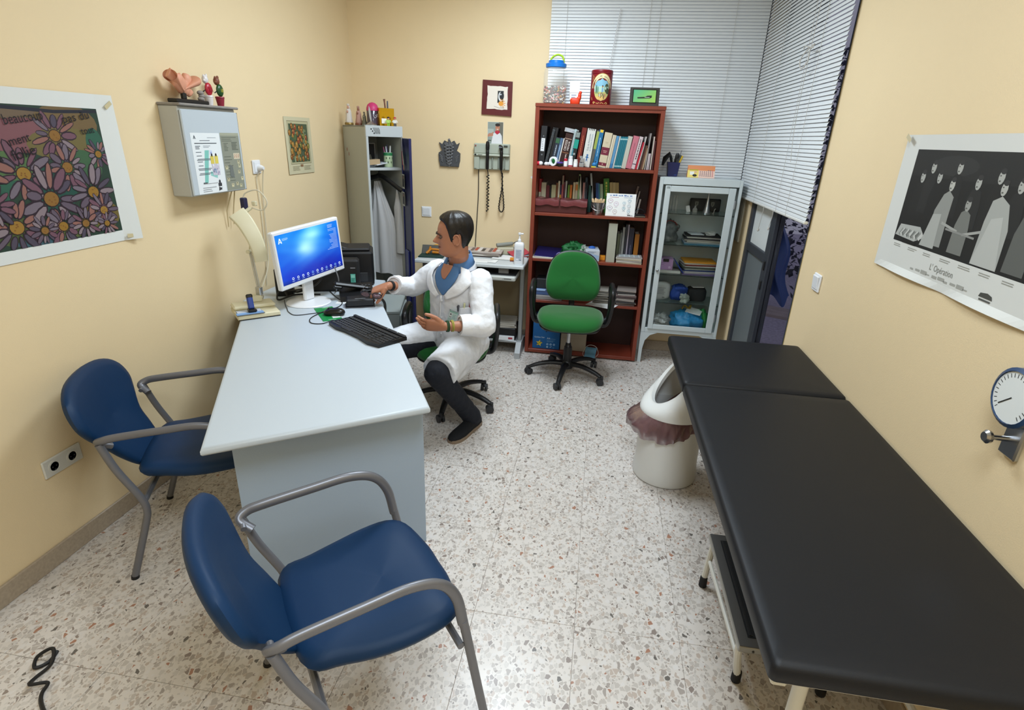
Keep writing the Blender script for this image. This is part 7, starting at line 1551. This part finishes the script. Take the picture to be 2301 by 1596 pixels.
# trousers
tm = MB()
limb(tm, [(LH, .105), (LH.lerp(LK, .55), .088), (LK, .072)]); limb(tm, [(LK, .071), (LK.lerp(LA, .35), .066), (LK.lerp(LA, .78), .058), (LA+V(.004, .004, -.012), .060)])
limb(tm, [(RH, .105), (RH.lerp(RK, .55), .088), (RK, .070)]); limb(tm, [(RK, .069), (RK.lerp(RA, .35), .064), (RA+V(0, 0, .03), .054)])
tm.ell((-.82, 3.25, .47), (.18, .15, .09), 24, 14)
remesh(tm.build('trousers', TROU, man, 0, world=True), .008, 4, .007, .05)
# shoes
def shoe(heel, toe):
    d = (toe-heel); L = d.length; d.normalize(); sd = V(-d.y, d.x, 0); o = MB(); so = MB(); rg = []; rs = []
    for t, w, h in ((0, .024, .060), (.06, .034, .072), (.2, .038, .078), (.38, .039, .076), (.52, .043, .062), (.7, .048, .050), (.86, .043, .042), (.96, .028, .034), (1, .012, .026)):
        c = heel+d*L*t
        ring = [c+sd*w*math.copysign(abs(cos(a))**.8, cos(a))+V(0, 0, .020+max(0, h-.020)*max(0, sin(a))**.75-.004*(sin(a) < 0)) for a in [2*pi*j/18 for j in range(18)]]
        rg.append(ring); rs.append([c+sd*(w+.003)*k+V(0, 0, z) for k, z in ((-1, 0), (1, 0), (1.02, .012), (1, .021), (-1, .021), (-1.02, .012))])
    u = o.loft(rg).build('shoe', mat('black_suede', '101115', .85), man, 60, world=True); so.loft(rs).build('sole', mat('tan_sole', '8a7763', .7), u, 40, world=True)
shoe(V(-.640, 3.055, 0), V(-.748, 2.765, 0)); shoe(V(-1.31, 2.95, 0), V(-1.40, 2.68, 0))
# lab coat: trunk surface as rings, then sleeves and the skirt over the thighs
TR_ = [(.455, (-.815, 3.235), .205, .150), (.53, (-.815, 3.22), .200, .150), (.62, (-.805, 3.195), .190, .142), (.72, (-.800, 3.165), .188, .138), (.80, (-.795, 3.145), .195, .134), (.88, (-.79, 3.130), .200, .124), (.925, (-.788, 3.128), .192, .112), (.960, (-.787, 3.128), .150, .098), (.985, (-.786, 3.128), .105, .083), (1.005, (-.786, 3.125), .080, .072)]
Lat = V(.845, -.535, 0); Frn = V(-.535, -.845, 0)
def TP(z, ang, off=0):
    z = min(max(z, TR_[0][0]), TR_[-1][0])
    for i in range(len(TR_)-1):
        if z <= TR_[i+1][0]:
            t = (z-TR_[i][0])/(TR_[i+1][0]-TR_[i][0]); a, b = TR_[i], TR_[i+1]
            c = [a[1][k]+(b[1][k]-a[1][k])*t for k in (0, 1)]; w = a[2]+(b[2]-a[2])*t; dp = a[3]+(b[3]-a[3])*t; break
    x = Lat*((w+off)*math.copysign(abs(sin(ang))**.85, sin(ang)))+Frn*((dp+off)*math.copysign(abs(cos(ang))**.85, cos(ang)))
    return V(c[0], c[1], z)+x
cm = MB(); zz = [.455+.55*i/28 for i in range(29) if .455+.55*i/28 < .972]
cm.loft([[TP(z, -2*pi*j/48) for j in range(48)] for z in zz])
Lc, Rc = Lw+V(.075, .045, -.002), Rw+V(.012, .055, -.008)
limb(cm, [(Ls+V(0, 0, -.005), .075), (Ls.lerp(Le, .5), .068), (Le+V(.012, .0, .0), .064)]); cm.tube([Le+V(.012, 0, 0), Le.lerp(Lc, .4), Lc.lerp(Le, .25), Lc], [.063, .060, .054, .056], 20)
limb(cm, [(Rs+V(0, 0, -.005), .075), (Rs.lerp(Re, .5), .068), (Re, .062)]); cm.tube([Re, Re.lerp(Rc, .4), Rc.lerp(Re, .25), Rc], [.062, .058, .052, .056], 20)
hem = LH.lerp(LK, .93)
cm.tube([LH+V(0, .04, .015), LH.lerp(LK, .3)+V(.01, 0, .02), LH.lerp(LK, .7)+V(.008, 0, .012), hem+V(.004, -.004, -.006)], [.125, .115, .102, .104], 24)
cm.tube([LH.lerp(LK, .2)+V(.05, .03, -.02), LH.lerp(LK, .6)+V(.045, .01, -.055), LH.lerp(LK, .92)+V(.03, .012, -.10)], [.06, .05, .025], 16, flat=1.2)
cm.tube([RH+V(0, .02, .03), RH.lerp(RK, .25)+V(0, 0, .042), RH.lerp(RK, .6)+V(.0, 0, .050), RH.lerp(RK, .86)+V(0, -.0, .050)], [.11, .095, .080, .060], 20)
coat_o = remesh(cm.build('lab_coat', COAT, man, 0, world=True), .007, 4, .009, .05)
# turned-up cuffs
def cuff(name, c, d, r, L):
    d = d.normalized(); rings = []; u = d.orthogonal().normalized(); w = d.cross(u)
    for t, rr in ((0, r*.80), (0, r), (.5, r*1.07), (1, r*1.10), (1.02, r*1.0), (.9, r*.9)): rings.append([c+d*(-L*t)+(u*cos(2*pi*j/28)+w*sin(2*pi*j/28))*(rr*(1+.04*sin(3*2*pi*j/28+t))) for j in range(28)])
    return MB().loft(rings, cap=False).build(name, COAT, coat_o, 60, world=True)
cuff('cuff', Lc+(Lw-Lc)*.10, Lw-Le, .056, .062); cuff('cuff', Rc+(Rw-Rc)*.12, Rw-Re, .054, .05)
# shirt front, collar, lapels: bands laid on the trunk surface
def band(m, left, right, off0, off1=None, nu=6, sub=4):
    off1 = off0 if off1 is None else off1
    Lf = crom([(a, z, 0) for a, z in left], sub); Rt = crom([(a, z, 0) for a, z in right], sub)
    for q in range(2):
        pass
    rows = []
    for l, r in zip(Lf, Rt):
        rows.append([TP(l.y+(r.y-l.y)*i/nu, R(l.x+(r.x-l.x)*i/nu), off0+(off1-off0)*i/nu) for i in range(nu+1)])
    v = [p for r_ in rows for p in r_]; k = nu+1
    m.add(v, [(j*k+i, j*k+i+1, (j+1)*k+i+1, (j+1)*k+i) for j in range(len(rows)-1) for i in range(nu)])
    return m
def solid(o, t):
    s = o.modifiers.new('t', 'SOLIDIFY'); s.thickness = t; s.offset = 0; return o
sh = MB(); band(sh, [(-42, 1.0), (-30, .965), (-20, .93), (-8, .875), (2, .832)], [(42, 1.0), (34, .965), (24, .93), (13, .875), (4, .832)], .010, None, 12)
shirt = solid(sh.build('shirt', SHIRT, man, 60, world=True), .004)
vm = MB(); band(vm, [(-20, 1.004), (-13, .978), (-6, .95), (0, .926)], [(20, 1.004), (13, .978), (7, .95), (3, .926)], .0145, None, 8); solid(vm.build('neck_opening', SKIN, man, 60, world=True), .002)
co_ = MB()                                               # collar: two leaves round the neck
for s in (1, -1):
    P = []; Q = []
    for i in range(13):
        a = s*(172-150*i/12); zt = 1.070-.050*(i/12)**2; zb = 1.015-.078*(i/12)**2
        c0_ = NB+V(0, -.003, 0); ra = .070-.004*(i/12)
        dirv = Lat*sin(R(a))+Frn*cos(R(a))
        P.append(V(c0_.x, c0_.y, zt)+dirv*ra); Q.append(V(c0_.x, c0_.y, zb)+dirv*(ra+.020+.034*(i/12)**2))
    v = P+Q; co_.add(v, [(i, i+1, i+14, i+13) for i in range(12)])
solid(co_.build('collar', SHIRT, shirt, 60, world=True), .004)
lpm = MB()
for s in (1, -1):
    band(lpm, [(s*50, 1.0), (s*40, .965), (s*28, .925), (s*14, .875), (s*4+2, .828)], [(s*72, .985), (s*66, .945), (s*50, .90), (s*32, .85), (s*8+2, .812)], .014, .020, 6)
solid(lpm.build('lapel', COAT, coat_o, 60, world=True), .004)
cb = MB(); v = []
for i in range(21):
    a = 150-300*i/20; dirv = Lat*sin(R(a))+Frn*cos(R(a)); c0_ = V(NB.x, NB.y+.004, 0)
    f_ = abs(a)/150
    v += [c0_+dirv*(.080)+V(0, 0, .995+.040*f_), c0_+dirv*(.102+.014*(1-f_))+V(0, 0, .955+.030*f_)]
v2 = [p for i, p in enumerate(v)]
cb.add(v2, [(2*i, 2*i+1, 2*i+3, 2*i+2) for i in range(20) if abs(150-300*(i+.5)/20) > 48]); solid(cb.build('collar', COAT, coat_o, 60, world=True), .004)
m = MB(); band(m, [(1, .83), (0, .70), (-2, .60), (-4, .52)], [(3.2, .83), (2.2, .70), (0, .60), (-2, .52)], .018, None, 2); solid(m.build('front_edge', COAT, coat_o, 60, world=True), .003)
m = MB(); band(m, [(38, .775), (38, .74), (38, .70), (40, .655)], [(74, .79), (74, .75), (74, .71), (72, .665)], .0165, None, 8); solid(m.build('chest_pocket', COAT, coat_o, 60, world=True), .004)
BUT = mat('coat_button', 'c9cbd0', .4)
for z in (.80, .69, .58): m = MB(); c = TP(z, R(4), .020); m.ell(c, (.008, .008, .008), 12, 8); m.build('button', BUT, coat_o, world=True)
def chest_print(name, a0, z0, parent, draw, off=.0205, rot=0):
    c, s = cos(R(rot)), sin(R(rot))
    def fn(u, v, d):
        u, v = u*c-v*s, u*s+v*c
        return TP(z0+v, R(a0+u/.0032), off+d)
    p = PR(fn); draw(p); o = p.m.build(name, PRINT, None, 0)
    inv_ = world_of(parent).inverted()
    for vv in o.data.vertices: vv.co = inv_ @ vv.co
    o.parent = parent; return o
def logo(p):
    for r in (.010, .016): p.line([(.014+r*cos(R(t)), .012+r*sin(R(t))) for t in range(20, 111, 15)], .0022, '3f7f6c')
    p.line([(.010, .008), (.014, .016)], .002, '3f7f6c'); p.line([(-.028, .012), (.0, -.002), (.006, -.003)], .0022, '6f9f92')
    for i, (a, b) in enumerate(((-.032, .012), (-.030, .010), (-.02, .012))): p.line([(a, .004-.010*i), (b, -.014-.010*i)], .002, '6f9f92')
chest_print('emblem', -30, .762, coat_o, logo, .026)
def badge(p):
    p.rect(-.026, -.036, .026, .036, 'b8d0c8', None, 5, 5); p.rect(-.026, .026, .026, .036, '8fb5a8', None, 5, 1); p.rect(-.022, -.010, -.006, .022, 'd8dcda', None, 2, 2); p.rect(-.019, -.008, -.009, .012, '3a3c40'); p.disc(-.014, .014, .004, .005, '3a3c40', 8)
    p.lines(.0, .022, .016, 5, .006, .002, '7f9a92', .4); p.rect(.004, -.030, .022, -.024, '2f3a38'); p.lines(-.022, -.002, -.018, 2, .006, .002, '7f9a92', .3)
bd = chest_print('id_badge', 27, .715, man, badge, .0285, -14)
m = MB(); band(m, [(21, .765), (20.5, .75)], [(35, .765), (35, .75)], .026, None, 4); solid(m.build('badge_sleeve', mat('clear_sleeve', 'b9c4c8', .2), man, 60, world=True), .001)
m = MB(); c = TP(.785, R(36), .026); m.tube([c+V(0, 0, -.028), c, c+V(.004, 0, .008)], [.004, .008, .006], 8); m.build('badge_clip', mat('dark_clip', '4a4a50', .3, metal=.5), man, world=True)
for a, z, c, hh in ((48, .795, 'd8d8a8', .016), (60, .80, '8a2a34', .014)): m = MB(); p0 = TP(z-.03, R(a), .012); p1 = TP(z+hh*.6, R(a), .016); m.tube([p0, p1], .006, 8); m.build('pen', mat('pocket_pen_'+c, c, .4), man, world=True)
# bracelets
def bracelet(label, c, d, r, w, col, n2=1):
    d = d.normalized(); u = d.orthogonal().normalized(); wv = d.cross(u); m = MB()
    for k in range(n2): m.tube([c+d*(k-.5*(n2-1))*w*1.2+(u*cos(2*pi*j/28)+wv*sin(2*pi*j/28))*r for j in range(28)], w*.5, 8, closed=True)
    m.build('bracelet', mat('bracelet_'+col, col, .6), man, world=True, label=label)
bracelet('dark green bracelet', Lw+(Lc-Lw)*.12, Lc-Lw, .0290, .007, '1c4a2a', 2)
bracelet('yellow green bracelet', Lw+(Lc-Lw)*.42, Lc-Lw, .0300, .006, 'a8a04a', 2)
dR = (Re-Rw).normalized()
m = MB(); u = dR.orthogonal().normalized(); wv = dR.cross(u); cR = Rw+dR*.012
m.loft([[cR+dR*t+(u*cos(2*pi*j/28)+wv*sin(2*pi*j/28))*r for j in range(28)] for t, r in ((-.011, .026), (-.011, .0285), (.011, .0295), (.011, .027))], cap=False).build('bracelet', mat('black_strap', '141414', .7), man, world=True, label='black wrist strap')
# the spectacles he holds
gl = thing('spectacles', 'dark framed spectacles held in the man\'s right hand over the desk', 'spectacles', (-1.262, 2.945, .818), 4, rot=(R(18), R(6), R(8)))
FRM = mat('spectacle_frame', '1c1517', .3)
m = MB()
for s in (-1, 1): m.tube([(s*.034+.026*cos(a), 0, .019*sin(a)*(1-.12*cos(a)*s)) for a in [2*pi*j/24 for j in range(24)]], .0030, 6, closed=True)
m.tube([(-.009, 0, .006), (0, -.001, .009), (.009, 0, .006)], .0024, 6).build('frame_front', FRM, gl)
for s in (-1, 1):
    MB().prism([(s*.034+.0245*cos(2*pi*j/20), .0178*sin(2*pi*j/20)) for j in range(20)], -.0006, .0006, 'y').build('lens', mat('spectacle_lens', 'b59aa0', .05, trans=.75, ior=1.1), gl)
    MB().tube(crom([(s*.060, .001, .006), (s*.062, .02, .004), (s*.055, .08, -.004), (s*.05, .11, -.018), (s*.05, .13, -.03)], 5), .0022, 6).build('temple', FRM, gl)
